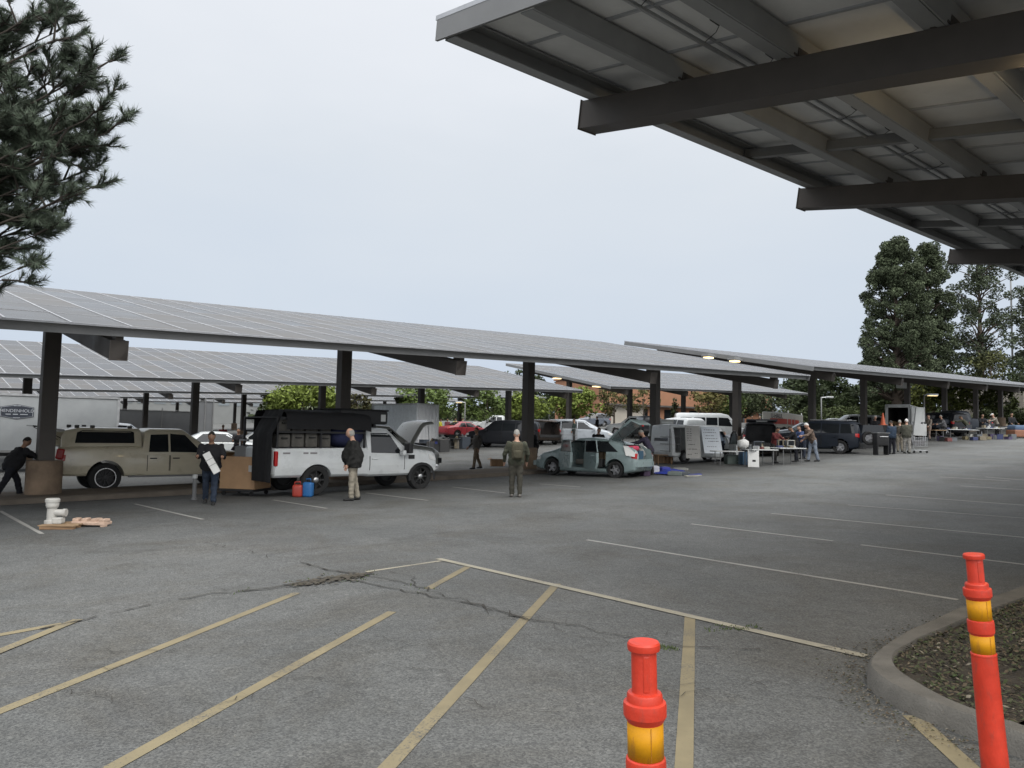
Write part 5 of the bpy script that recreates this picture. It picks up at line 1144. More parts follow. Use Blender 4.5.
p = on(790, 62); car('sedan', 'silver-blue car with a pale roof behind the post left of the dark SUV', 'car', place(806, 446, R(160), 0), R(170), P_SILVER)
car('suv', 'white SUV with pale roof glimpsed above the dark SUV', 'SUV', place(850, 438.5, R(170), 0), R(172), P_WHITE)
car('sedan', 'pale sedan beyond the box truck and dark SUV', 'car', place(832, 437, R(170), 0), R(168), paint('pale_car_paint', (.48, .5, .5)))
p = place(955, 436, R(200), 0); car('pickup', 'dark blue pickup behind the far right tables', 'pickup', p, R(200), P_NAVY)
car('suv', 'black SUV at the edge of the trees right of the lamp pole', 'SUV', place(935, 436, R(100), 0), R(110), P_BLACK)
# ---- white box trailer with sign (left background)
A_, B_ = on(118, 29.2), None
trz = AX - R(12); fw = V((math.cos(trz), math.sin(trz), 0)); L_ = 14.0
base = A_ - fw * L_; tl = thing('box_trailer', 'long white box trailer with a dark hexagonal name sign, behind the sand pickup', 'trailer', (base.x, base.y, gz(A_.x, A_.y)), trz)
mb = MB().rbox((L_ / 2, 1.2, 1.78), (L_, 2.4, 2.15), .06); mb.build('box_body', mat('trailer_grey_white', (.29, .305, .312), .55, var=.12, scale=1.2), tl, 40)
MB().box((L_ / 2, 1.2, .62), (L_ - .2, 2.2, .14)).build('chassis', M_PLASTIC_BLK, tl)
for x in (L_ - .02,): MB().beam((x, 0.02, .7), (x, .02, 2.85), .09, .09, V((1, 0, 0))).build('corner_post', M_ALU, tl)
MB().box((L_ / 2, -.01, 2.83), (L_, .05, .08)).build('top_rail', M_ALU, tl); MB().box((L_ / 2, -.01, .73), (L_, .05, .09)).build('bottom_rail', M_GREYST, tl)
for x in (3.4, 4.3): wheel(tl, x, .25, .38, .24, -1, M_RIM, 5); wheel(tl, x, 2.15, .38, .24, 1, M_RIM, 5)
def local_of(o_loc, rz_, p): return Matrix.Rotation(-rz_, 3, 'Z') @ (V(p) - V(o_loc))
# find the sign's place on the side wall under that ray
def wall_hit(px, py):
    d = ray(px, py); nrm = V((-fw.y, fw.x, 0)); t = (base - V((0, 0, CAMH))).dot(nrm) / d.dot(nrm); return local_of((base.x, base.y, gz(A_.x, A_.y)), trz, V((0, 0, CAMH)) + d * t)
c = wall_hit(17, 411.8); e = wall_hit(34, 411.8); hw = e.x - c.x; top_ = wall_hit(17, 404.2).z - c.z
hexa = [(-hw, -top_ * .62), (0, -top_), (hw, -top_ * .62), (hw, top_ * .62), (0, top_), (-hw, top_ * .62)]
sg = MB().prism([(c.x + x, -.005, c.z + z) for x, z in hexa], (0, -.012, 0), (0, .002, 0)).build('sign', mat('sign_slate', (.03, .036, .05), .6), tl)
MB().prism([(c.x + x * .95, -.02, c.z + z * .93) for x, z in hexa], (0, -.001, 0), (0, .001, 0)).build('sign_border', mat('sign_pale', (.4, .42, .45), .6), sg)
MB().prism([(c.x + x * .92, -.024, c.z + z * .88) for x, z in hexa], (0, -.001, 0), (0, .001, 0)).build('sign_field', mat('sign_slate', (1, 1, 1)), sg)
lettering('lettering', 'HENDENHOLD', top_ * .56, mat('sign_pale', (1, 1, 1)), sg, (c.x, -.03, c.z + top_ * .12), (math.pi / 2, 0, 0))
for i, (x, wd) in enumerate(((-.5, .3), (-.08, .3), (.42, .45))): MB().box((c.x + x * hw, -.028, c.z - top_ * .33), (wd * hw, .004, top_ * .10)).build('small_text_line', mat('sign_pale', (1, 1, 1)), sg)
for z in (.78, -.76): MB().box((c.x, -.028, c.z + z * top_), (hw * .4, .004, top_ * .06)).build('small_text_line', mat('sign_pale', (1, 1, 1)), sg)
# ---- white shipping container behind the raised bonnet
crn = on(417, 47); crz = R(-42)
ct = thing('shipping_container', 'pale grey-white container standing behind the raised bonnet', 'container', crn, 0)
c1 = on(437.5, 49.5) - crn; c2 = on(372, 51.5) - crn; c1.z = c2.z = 0
hh = (AT(417, 403, 47).z - crn.z)
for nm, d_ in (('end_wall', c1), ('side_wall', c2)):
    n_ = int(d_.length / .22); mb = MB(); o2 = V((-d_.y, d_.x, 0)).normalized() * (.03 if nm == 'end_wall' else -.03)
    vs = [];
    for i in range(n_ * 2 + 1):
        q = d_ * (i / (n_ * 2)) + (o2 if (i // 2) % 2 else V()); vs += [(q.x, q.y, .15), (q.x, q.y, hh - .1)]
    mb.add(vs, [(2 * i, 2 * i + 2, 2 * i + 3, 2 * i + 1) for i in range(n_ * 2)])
    mb.build(nm, mat('container_' + nm, (.74, .78, .80) if nm == 'side_wall' else (.60, .605, .61), .55, var=.1), ct)  # end wall toned darker than side wall: shading painted into the wall colours
mb = MB().prism([(0, 0, hh - .1), tuple(c1 + V((0, 0, hh - .1))), tuple(c1 + c2 + V((0, 0, hh - .1))), tuple(c2 + V((0, 0, hh - .1)))], (0, 0, 0), (0, 0, .1)); mb.build('roof', M_OFFW, ct)
mb = MB(); 
for q in (V(), c1, c2): mb.beam(q + V((0, 0, 0)), q + V((0, 0, hh)), .12, .12, V((1, 0, 0)))
mb.build('corner_posts', M_ALU, ct)
mb = MB(); mb.prism([tuple(c2), tuple(c2 + c1), tuple(c2 + c1 + V((0, 0, hh - .1))), tuple(c2 + V((0, 0, hh - .1)))], (0, 0, 0), (.01, .01, 0)); mb.prism([tuple(c1), tuple(c2 + c1), tuple(c2 + c1 + V((0, 0, hh - .1))), tuple(c1 + V((0, 0, hh - .1)))], (0, 0, 0), (.01, .01, 0)); mb.build('back_wall', M_OFFW, ct)
for fx in (.35, .7):
    q = c1 * fx + V((.02, -.05, hh * .62)); MB().rbox(q, (.3, .04, .22), .04).build('vent', M_WHITE, ct)
# ---- rental box truck
cn = on(787.5, 58); e1 = on(763, 55.5) - cn; e2 = on(803, 64) - cn; e1.z = e2.z = 0
bt = thing('box_truck', 'white rental box truck with a red band and dark lettering, behind the white tables', 'truck', cn, 0); hh = AT(787.5, 413.5, 58).z - cn.z; zb = .75
for nm, d_, mm in (('side_panel', e1, mat('truck_side_lit_white', (.48, .46, .41), .5, var=.08)), ('rear_panel', e2, mat('truck_rear_shaded_white', (.42, .40, .36), .55, var=.08))):  # rear is a darker copy of the side white, shade put into colour
    o2 = V((d_.y, -d_.x, 0)).normalized()
    if o2.dot(V((cn.x, cn.y, 0))) > 0: o2 = -o2
    MB().prism([(0, 0, zb), tuple(d_ + V((0, 0, zb))), tuple(d_ + V((0, 0, hh))), (0, 0, hh)], (0, 0, 0), -o2 * .06).build(nm, mm, bt)
    z0, z1 = zb + (hh - zb) * .25, zb + (hh - zb) * .62
    out = o2 * .012
    MB().prism([tuple(d_ * .02 + V((0, 0, z0))), tuple(d_ * .68 + V((0, 0, z0))), tuple(d_ * .72 + V((0, 0, z1))), tuple(d_ * .02 + V((0, 0, z1)))], out * .3, out * 1.2).build('red_band', mat('band_red', (.36, .035, .02), .5), bt)
MB().prism([(0, 0, hh), tuple(e1 + V((0, 0, hh))), tuple(e1 + e2 + V((0, 0, hh))), tuple(e2 + V((0, 0, hh)))], (0, 0, -.02), (0, 0, .05)).build('roof', M_OFFW, bt)
MB().prism([tuple(e1 + V((0, 0, zb))), tuple(e1 + e2 + V((0, 0, zb))), tuple(e1 + e2 + V((0, 0, hh))), tuple(e1 + V((0, 0, hh)))], (0, 0, 0), (.03, .03, 0)).build('front_panel', M_OFFW, bt)
an = math.atan2(-e1.y, -e1.x); out = V((math.sin(an), -math.cos(an), 0)) * .04
lettering('lettering', 'U-HAUL', hh * .27, mat('truck_lettering', (.03, .03, .04), .6), bt, e1 * .46 + out + V((0, 0, zb + (hh - zb) * .78)), (math.pi / 2, 0, an))
for x in (.22, .42): MB().prism([tuple(e2 * x + V((0, -.02, zb + .2))), tuple(e2 * (x + .03) + V((0, -.02, zb + .2))), tuple(e2 * (x + .03) + V((0, -.02, hh - .2))), tuple(e2 * x + V((0, -.02, hh - .2)))], (0, -.03, 0), (0, .01, 0)).build('door_post', M_ALU, bt)
MB().prism([(0, 0, zb - .25), tuple(e1 + V((0, 0, zb - .25))), tuple(e1 + e2 + V((0, 0, zb - .25))), tuple(e2 + V((0, 0, zb - .25)))], (0, 0, 0), (0, 0, .24)).build('chassis', M_PLASTIC_BLK, bt)
for f_ in (.2, .8): w_ = wheel(bt, 0, 0, .42, .25, -1, M_RIM, 5); w_.location = e1 * f_ + V((.1, .15, .42)); w_.rotation_euler = (0, 0, an)
for q in (e2 * .05, e2 * .9): MB().tube([q + V((0, 0, hh + .05)), q + V((0, 0, hh + .22))], .05, 8).build('marker_lamp', M_WHITE, bt)
for f_ in (.25, .75): w_ = wheel(bt, 0, 0, .42, .25, -1, M_RIM, 5); w_.location = e1 * .5 + e2 * f_ + V((0, 0, .42)); w_.rotation_euler = (0, 0, an)
# ---- open white utility trailer at the right (rear doors open)
tb = on(898, 50); tt_ = thing('utility_trailer', 'white enclosed trailer seen from behind with its rear open and a door swung aside', 'trailer', tb, R(-36)); wT = 1.1; hT = AT(898, 404.5, 50).z - tb.z
for x, w_, nm in ((-wT * .62, .18, 'door_jamb'), (wT * .62, .12, 'door_jamb')): MB().rbox((x, 0, hT / 2 + .2), (w_, .12, hT - .4), .02).build(nm, M_OFFW, tt_)
MB().rbox((0, 0, hT - .1), (wT * 1.36, .12, .22), .02).build('header', M_OFFW, tt_)
for x in (-wT * .62, wT * .62): MB().box((x, 2.0, hT / 2 + .2), (.06, 3.9, hT - .5)).build('side_wall', mat('trailer_side_grey', (.2, .2, .195), .6), tt_)
MB().box((0, 4.0, hT / 2 + .2), (wT * 1.3, .06, hT - .5)).build('front_wall', mat('trailer_inner_shade', (.06, .055, .05), .8), tt_); MB().box((0, 2.0, hT - .05), (wT * 1.3, 4.0, .06)).build('roof', M_OFFW, tt_); MB().box((0, 2.0, .45), (wT * 1.3, 4.0, .1)).build('floor', M_WOOD, tt_)
for x in (-.92, .92): wheel(tt_, x, 2, .33, .2, -1, M_RIM, 5).rotation_euler = (0, 0, math.pi / 2)
for x in (-wT * .62 + .05, wT * .62 - .05): MB().box((x, 2.02, hT / 2 + .2), (.02, 3.8, hT - .6)).build('shade_lining', mat('trailer_inner_shade', (1, 1, 1)), tt_)  # dark sheets added along the walls: interior shade put into the colour
MB().rbox((0, 1.2, 1.15), (1.2, .5, .25), .05, Matrix.Rotation(R(12), 3, 'Y')).build('ramp_board', M_WOOD, tt_)
dr = MB(); dr.rbox((0, 0, hT / 2 + .1), (.09, .6, hT - .6), .015); do_ = dr.build('open_door', M_OFFW, tt_); do_.location = (wT * .62 + .4, -.5, 0); do_.rotation_euler = (R(0), R(8), R(-30))
for i, (px, Y_, lab, w_, h_, zc) in enumerate(((918, 49.5, 'upper pale panel board standing right of the open trailer', .95, 1.0, 1.75), (920, 49.2, 'lower pale panel board under the upper one right of the open trailer', .9, .8, .75))):
    q = on(px, Y_); b_ = thing('panel_board', lab, 'board', q, R(5)); MB().rbox((0, 0, zc), (w_, .06, h_), .015).build('panel', M_OFFW, b_)
    for s in (-1, 1): MB().beam((s * w_ * .42, .05, 0), (s * w_ * .42, .05, zc + h_ / 2), .05, .04, V((1, 0, 0))).build('leg', M_ALU, b_)
# ------------------------------------------------------------------ foreground delineator posts
M_OR = mat('orange_red_plastic', (.48, .034, .014), .45, var=.2, scale=9, spec=.4, bump=.06, bscale=90, rvar=.08)
def refl():
    m = mat('amber_reflective_sheet', (.50, .225, .004), .55, var=.06, scale=60, spec=.25, coat=.0); return m
def scuff(m):
    nt = m.node_tree; b = nt.nodes['Principled BSDF']; L = nt.links.new; tc = nt.nodes.new('ShaderNodeTexCoord'); mp = nt.nodes.new('ShaderNodeMapping'); mp.inputs['Scale'].default_value = (26, 26, 9); L(tc.outputs['Object'], mp.inputs[0])
    n = nt.nodes.new('ShaderNodeTexNoise'); n.inputs['Scale'].default_value = 1.0; n.inputs['Detail'].default_value = 8; n.inputs['Roughness'].default_value = .75; L(mp.outputs[0], n.inputs['Vector'])
    r = nt.nodes.new('ShaderNodeMapRange'); r.inputs['From Min'].default_value = .53; r.inputs['From Max'].default_value = .70; r.inputs['To Max'].default_value = .55; L(n.outputs['Fac'], r.inputs['Value'])
    old = b.inputs['Base Color'].links[0].from_socket; x = nt.nodes.new('ShaderNodeMix'); x.data_type = 'RGBA'; L(r.outputs[0], x.inputs['Factor']); L(old, x.inputs['A']); x.inputs['B'].default_value = (.16, .05, .035, 1); L(x.outputs['Result'], b.inputs['Base Color'])
M_AMB = refl(); scuff(M_OR); scuff(M_AMB)
def delineator(label, px, py, Y, dx, z_sc, sc):
    top = AT(px, py, Y); base = V((top.x + dx, top.y, 0)); base.z = gz(base.x, base.y)
    t = thing('delineator_post', label, 'bollard', base, 0, 'orange delineator posts'); Hh = top.z - base.z; t.rotation_euler = (0, -math.atan2(dx, Hh), 0); Hh = math.hypot(Hh, dx); t.scale = (sc, sc, 1)
    D = lambda d: Hh - d * z_sc
    prof = [(.046, .452), (.0475, .45), (.047, .444), (.0425, .44), (.0425, .36), (.0435, .356), (.0475, .35), (.0482, .34), (.0482, .304), (.047, .297), (.0425, .294), (.0425, .204), (.0455, .2), (.0475, .196), (.0515, .188), (.0518, .162), (.0505, .155), (.0435, .152), (.0425, .136), (.040, .131), (.0315, .129), (.0305, .122), (.0305, .03), (.030, .025), (.0385, .022), (.0395, .016), (.0392, .006), (.036, .001), (0, 0)]
    body = [(.0, 0), (.054, 0)] + [(r, D(d)) for r, d in prof]
    MB().lathe(body, 40).build('tube', M_OR, t, 24)
    for a, b in ((.293, .205), (.44, .361)):
        o = MB().lathe([(.0432, D(a)), (.0432, D(b))], 40).build('reflective_band', M_AMB, t, True); MB().box((.006, -.0434, (D(a) + D(b)) / 2), (.0012, .001, (a - b) * z_sc - .004)).build('band_seam', mat('seam', (.3, .11, .01), .5), o)
    MB().rbox((-.0, 0, D(.077)), (.016, .0645, .094 * z_sc), .004).build('grip_rib', M_OR, t)
    MB().lathe([(0, 0), (.15, 0), (.15, .03), (.12, .05), (.06, .06), (0, .06)], 32).build('base', M_BLACK, t, 40)
delineator('nearer orange-red delineator post with one amber band showing at the bottom centre', 643.5, 641, 1.98, .035, 1.0, 1.08)
delineator('taller orange-red delineator post with two amber bands by the kerbed island', 973.5, 553.5, 2.86, .105, .84, .93)
# ------------------------------------------------------------------ goods and clutter on the asphalt
UAX, VAX = AX, AX + math.pi / 2
def table(label, a, b, wd=.76, hh=.74, m=M_OFFW, group='folding tables'):
    a, b = V(a), V(b); d = b - a; L_ = math.hypot(d.x, d.y); rz = math.atan2(d.y, d.x); c = (a + b) / 2
    t = thing('folding_table', label, 'table', (c.x, c.y, min(a.z, b.z)), rz, group)
    MB().rbox((0, 0, hh - .02), (L_, wd, .045), .012).build('tabletop', m, t)
    for x in (-L_ / 2 + .22, L_ / 2 - .22):
        for y in (-wd / 2 + .07, wd / 2 - .07): MB().tube([(x, y, 0), (x, y, hh - .04)], .017, 8).build('leg', M_GREYST, t)
        MB().tube([(x, -wd / 2 + .07, .16), (x, wd / 2 - .07, .16)], .012, 6).build('crossbar', M_GREYST, t)
    return t
def on_table(t, x, y=0): 
    p = Matrix.Translation(t.location) @ Matrix.Rotation(t.rotation_euler.z, 4, 'Z') @ V((x, y, .745)); return p
def carton(label, p, size, rz, m=M_CARD, name='cardboard_box', openf=False, group=None):
    t = thing(name, label, 'box', p, rz, group); x, y, z = size
    if openf:
        mb = MB()
        for c, s in (((x / 2, 0, z / 2), (.012, y, z)), ((-x / 2, 0, z / 2), (.012, y, z)), ((0, y / 2, z / 2), (x, .012, z)), ((0, -y / 2, z / 2), (x, .012, z)), ((0, 0, .01), (x, y, .012))): mb.box(c, s)
        mb.build('walls', m, t)
        for s in (-1, 1):
            MB().box((s * (x / 2 + y * .16), 0, z + .02), (y * .4, y * .96, .008), Matrix.Rotation(R(s * 25), 3, 'Y')).build('flap', m, t)
    else:
        MB().rbox((0, 0, z / 2), (x, y, z), .012).build('walls', m, t); MB().box((0, 0, z + .002), (x * .98, .06, .004)).build('tape', M_WOOD, t)
    return t
def crate(label, p, size, rz, m, fill=M_DARK, group=None):
    t = thing('plastic_crate', label, 'crate', p, rz, group); x, y, z = size; mb = MB()
    for c, s in (((x / 2, 0, z / 2), (.015, y, z)), ((-x / 2, 0, z / 2), (.015, y, z)), ((0, y / 2, z / 2), (x, .015, z)), ((0, -y / 2, z / 2), (x, .015, z)), ((0, 0, .01), (x, y, .015))): mb.box(c, s)
    for s in (-1, 1): mb.box((0, s * y / 2, z - .02), (x + .04, .04, .03)); mb.box((s * x / 2, 0, z - .02), (.04, y + .04, .03))
    mb.build('crate_body', m, t); f = MB()
    for i in range(5): f.rbox((random.uniform(-x * .3, x * .3), random.uniform(-y * .3, y * .3), z * .75), (x * .3, y * .3, z * .5), .02, Matrix.Rotation(random.uniform(0, 3), 3, 'Z'))
    f.build('contents', fill, t); return t
def jug(label, px, py, m, hh=.34, name='fuel_can'):
    p = G(px, py); t = thing(name, label, 'can', p, random.uniform(-.4, .4)); MB().rbox((0, 0, hh * .4), (.26, .2, hh * .8), .06).build('can_body', m, t, True)
    mb = MB(); mb.tube([(-.09, 0, hh * .78), (-.08, 0, hh * .95), (.05, 0, hh * .98), (.09, 0, hh * .78)], .018, 8); mb.build('handle', m, t, True); MB().lathe([(.03, hh * .78), (.03, hh * .9), (.022, hh * 1.08), (0, hh * 1.08)], 12, c=(.1, 0, 0)).build('spout', M_PLASTIC_BLK, t); return t
M_REDP = mat('red_plastic', (.36, .05, .035), .45); M_BLUEP = mat('blue_plastic', (.03, .14, .36), .45); M_BLUET = mat('blue_tarp', (.02, .035, .22), .6, var=.3, bump=.4, bscale=8); M_PINK = mat('pinkish_wood', (.46, .33, .25), .7, var=.18, scale=9)
jug('red fuel can standing beside the white truck rear wheel', 297.5, 497, M_REDP, .40); jug('blue fuel can standing right of the red one at the white truck rear wheel', 308, 497, M_BLUEP, .48)
# big carton on a dolly
p = G(236.5, 496); rz = R(-12); f = V((math.cos(rz), math.sin(rz), 0)); l = V((-f.y, f.x, 0)); q = p + l * .4
t = thing('dolly', 'low black wheeled dolly under the big cardboard box', 'dolly', q, rz); MB().rbox((0, 0, .15), (1.0, .9, .06), .01).build('platform', M_PLASTIC_BLK, t)
for x in (-.4, .4):
    for y in (-.36, .36): MB().lathe([(0, -.02), (.055, -.02), (.06, 0), (.055, .02), (0, .02)], 14, 'y', (x, y, .06)).build('caster', M_BLACK, t)
carton('very large brown cardboard box on the dolly between the pickups', q + V((0, 0, .185)), (1.0, .8, .84), rz, mat('new_cardboard', (.40, .25, .14), .85, var=.1, scale=4, bump=.12), openf=True)
t = thing('machine_part', 'grey metal machine standing in the open top of the large cardboard box', 'machine', q + V((-.1, 0, .7)), rz); MB().rbox((0, 0, .32), (.35, .3, .55), .04).build('housing', M_GREYST, t); MB().tube([(-.1, 0, .6), (-.1, 0, .75), (.15, 0, .75)], .03, 8).build('pipe', M_ALU, t)
# white box carried by the person
pw = pc.matrix_world; t = thing('carried_box', 'long white box held slanting against the person in the black jacket', 'box', G(209, 504.5) + V((.16, -.36, .98)), R(-72)); 
MB().rbox((0, 0, 0), (.10, .16, .52), .01, Matrix.Rotation(R(30), 3, 'X')).build('box_body', M_WHITE, t)
for z in (.08, -.04): MB().box((.062, -z * .6, z), (.004, .2, .01), Matrix.Rotation(R(30), 3, 'X')).build('label_line', M_GREYST, t)
t = thing('standing_tube', 'white standing tube with a cap beside the person carrying the white box', 'tube', G(194, 500), 0); MB().lathe([(.0, 0), (.07, 0), (.07, .05), (.05, .06), (.05, .55), (.0, .55)], 18).build('tube_body', M_GREYST, t, 40); MB().lathe([(.06, .53), (.06, .62), (0, .63)], 18).build('cap', M_OFFW, t, 40)
# pump on pallet pieces, foreground left
p = G(56, 529.5); t = thing('pallet_scrap', 'small broken brown wooden pallet under the white pump', 'pallet', p + V((-.02, .25, 0)), R(8)); t.scale = (.85, .85, .55)
for i in range(5): MB().box((0, -.3 + i * .15, .12), (.72, .09, .025), Matrix.Rotation(R(random.uniform(-5, 5)), 3, 'Z')).build('slat', M_WOOD, t)
for y in (-.28, 0, .28): MB().box((0, y, .055), (.66, .08, .1)).build('runner', M_CARD2, t)
t = thing('pump', 'white upright pump with a side outlet standing on the broken pallet', 'pump', p + V((-.24, .25, .074)), R(5), scale=.78); MP = mat('aged_white_plastic', (.43, .42, .39), .6, var=.15, scale=8)
MB().lathe([(0, 0), (.15, 0), (.15, .06), (.105, .08), (.10, .34), (.125, .36), (.135, .40), (.135, .47), (.12, .5), (0, .5)], 22).build('housing', MP, t, 40)
MB().lathe([(.15, .48), (.15, .54), (.13, .56), (0, .565)], 22).build('lid', MP, t, 40); MB().tube([(.08, 0, .24), (.26, 0, .24)], .075, 14).build('outlet', MP, t, 40); MB().lathe([(.0, -.03), (.09, -.03), (.09, .03), (0, .03)], 16, 'x', (.28, 0, .24)).build('flange', MP, t, 40); MB().rbox((.18, -.05, .07), (.2, .2, .14), .03).build('motor', MP, t)
p = G(92, 527); t = thing('broken_panel', 'flat pinkish-beige broken piece lying right of the pump', 'panel', p + V((-.08, .12, 0)), R(-4), scale=.86)
mb = MB().rbox((0, 0, .07), (.72, .3, .07), .02); mb.build('plate', M_PINK, t)
for x in (-.3, -.12, .1, .3): MB().rbox((x, random.uniform(-.05, .05), .13), (.12, .2, .07), .02, Matrix.Rotation(random.uniform(-.3, .3), 3, 'Z')).build('lug', M_PINK, t)
for x in (-.32, .32): MB().rbox((x, -.08, .035), (.09, .12, .07), .015).build('foot', M_PINK, t)
carton('open cardboard box on the median left of the backpacker', G(497, 466), (.55, .42, .3), R(10), M_CARD2, openf=True)
carton('closed cardboard box at the foot of the second concrete footing', G(538, 464.5), (.5, .4, .36), R(20), M_CARD2)
# beside the hatchback: tarp with goods, carton stack, tall case
def lumpy(label, a, b, m, name, cat, hh=.16, wd=.9):
    a, b = V(a), V(b); d = b - a; L_ = d.length; rz = math.atan2(d.y, d.x); t = thing(name, label, cat, (a + b) / 2, rz); mb = MB(); nx, ny = 26, 12; vs = []
    for i in range(nx + 1):
        for j in range(ny + 1):
            u, v_ = i / nx - .5, j / ny - .5; edge = min(1, (.5 - abs(u)) * 8) * min(1, (.5 - abs(v_)) * 5)
            z = .012 + edge * hh * max(0, .35 + noise.noise(V((u * L_ * 2.2, v_ * 3, a.x))) * 1.1); vs.append((u * L_ * (1 + .04 * noise.noise(V((v_ * 5, 1, 2)))), v_ * wd + .06 * noise.noise(V((u * 9, 3, 2))), z))
    mb.add(vs, [(i * (ny + 1) + j, i * (ny + 1) + j + 1, (i + 1) * (ny + 1) + j + 1, (i + 1) * (ny + 1) + j) for i in range(nx) for j in range(ny)]); mb.build('sheet', m, t, True); return t
lumpy('crumpled blue tarp spread on the asphalt behind the hatchback', G(655, 473.5), G(700, 475), M_BLUET, 'tarpaulin', 'tarp', .22, 1.1)
def low_goods(items):
    for i, (px, py, sx, sy, sz, c, lab, nm) in enumerate(items):
        t = thing(nm, lab, nm.split('_')[-1], G(px, py), random.uniform(-.5, .8)); MB().rbox((0, 0, sz / 2), (sx, sy, sz), min(sx, sy, sz) * .15).build('case', mat('goods_%s' % lab[:14].replace(' ', '_'), c, .6), t)
        MB().rbox((0, 0, sz + .012), (sx * .6, sy * .5, .03), .008).build('top_piece', mat('goods_top_%d' % (i % 5), (c[0] * .5 + .05, c[1] * .5 + .05, c[2] * .5 + .05), .6), t)
low_goods([(654, 474, .34, .3, .3, (.45, .46, .5), 'white bucket-like box at the corner of the blue tarp', 'goods_box'), (664, 473.5, .4, .3, .24, (.03, .04, .25), 'royal blue cooler box on the blue tarp', 'cooler_box'),
           (675, 475.5, .5, .35, .14, (.12, .14, .13), 'grey-green flat case on the blue tarp', 'tool_case'), (684, 475.5, .45, .3, .12, (.07, .08, .09), 'dark grey flat case at the right end of the blue tarp', 'tool_case'), (681, 470, .55, .2, .08, (.32, .32, .30), 'long pale plank-like case behind the blue tarp', 'tool_case'), (645, 476, .3, .25, .18, (.05, .03, .06), 'dark violet bag under the hatchback bumper corner', 'goods_bag'), (693, 476.5, .9, .12, .05, (.30, .29, .25), 'long pale bar lying right of the blue tarp', 'metal_bar')])
st_ = G(664, 463); rz = R(38)
z = 0
for i, (hh, m, lab) in enumerate(((.42, M_CARD2, 'bottom'), (.36, M_CARD, 'middle'), (.3, M_CARD2, 'top'))):
    carton('%s cardboard box of the stack behind the post footing by the hatchback' % lab, st_ + V((random.uniform(-.04, .04), 0, z)), (.62, .5, hh), rz + random.uniform(-.1, .1), m); z += hh + .004
p = G(665, 462) + V((.1, .9, 0)); t = thing('tall_cabinet', 'tall grey-green cabinet with paper labels behind the carton stack', 'cabinet', p, R(30)); MB().rbox((0, 0, 1.0), (.85, .5, 2.0), .02).build('cabinet_body', mat('grey_green_paint', (.21, .23, .21), .6), t)
for z, w_ in ((1.85, .7), (1.7, .5), (1.0, .6)): MB().box((0, -.255, z), (w_, .01, .1)).build('label_strip', M_OFFW, t)
p = G(655, 464); t = thing('low_stand', 'low brown wooden stand between the hatchback and the carton stack', 'stand', p + V((.3, -.3, 0)), R(20)); MB().rbox((0, 0, .42), (.8, .4, .04), .01).build('top', M_CARD2, t)
for x in (-.34, .34):
    for y in (-.15, .15): MB().box((x, y, .2), (.04, .04, .4)).build('leg', M_CARD2, t)
# tables by the van
T1 = table('white folding table in front of the slanted white board', G(713, 465), G(741, 464), .6, .62)
T2 = table('white folding table crowded with goods right of the van', G(746, 467), G(772, 465.5)); T3 = table('white folding table with goods behind the red-topped person', G(774, 465), G(800, 463.5))
t = thing('appliance', 'white square appliance panel with a dark badge leaning on a blue bin', 'appliance', G(753.5, 467.3), R(-12)); k = MB(); k.M = Matrix.Rotation(R(-9), 4, 'X'); k.rbox((0, 0, .36), (.44, .10, .72), .02); k.build('panel', M_WHITE, t); k = MB(); k.M = Matrix.Rotation(R(-9), 4, 'X'); k.box((.02, -.053, .26), (.13, .01, .08)); k.build('badge', M_DARK, t)
crate('blue plastic bin behind the white appliance panel', G(746, 464.5), (.5, .42, .55), R(10), mat('slate_blue_plastic', (.05, .10, .16), .5)); crate('green-grey plastic bin under the white table by the van', G(732, 464), (.55, .42, .4), R(5), mat('green_grey_plastic', (.07, .09, .08), .5))
cols = [(.34, .35, .35), (.05, .06, .075), (.16, .135, .075), (.07, .055, .11), (.15, .05, .045), (.04, .04, .04), (.36, .36, .33), (.11, .12, .13), (.04, .05, .12), (.2, .17, .12)]
cn_ = ['white', 'dark slate', 'mustard', 'violet', 'red', 'charcoal', 'cream', 'grey', 'blue', 'tan']
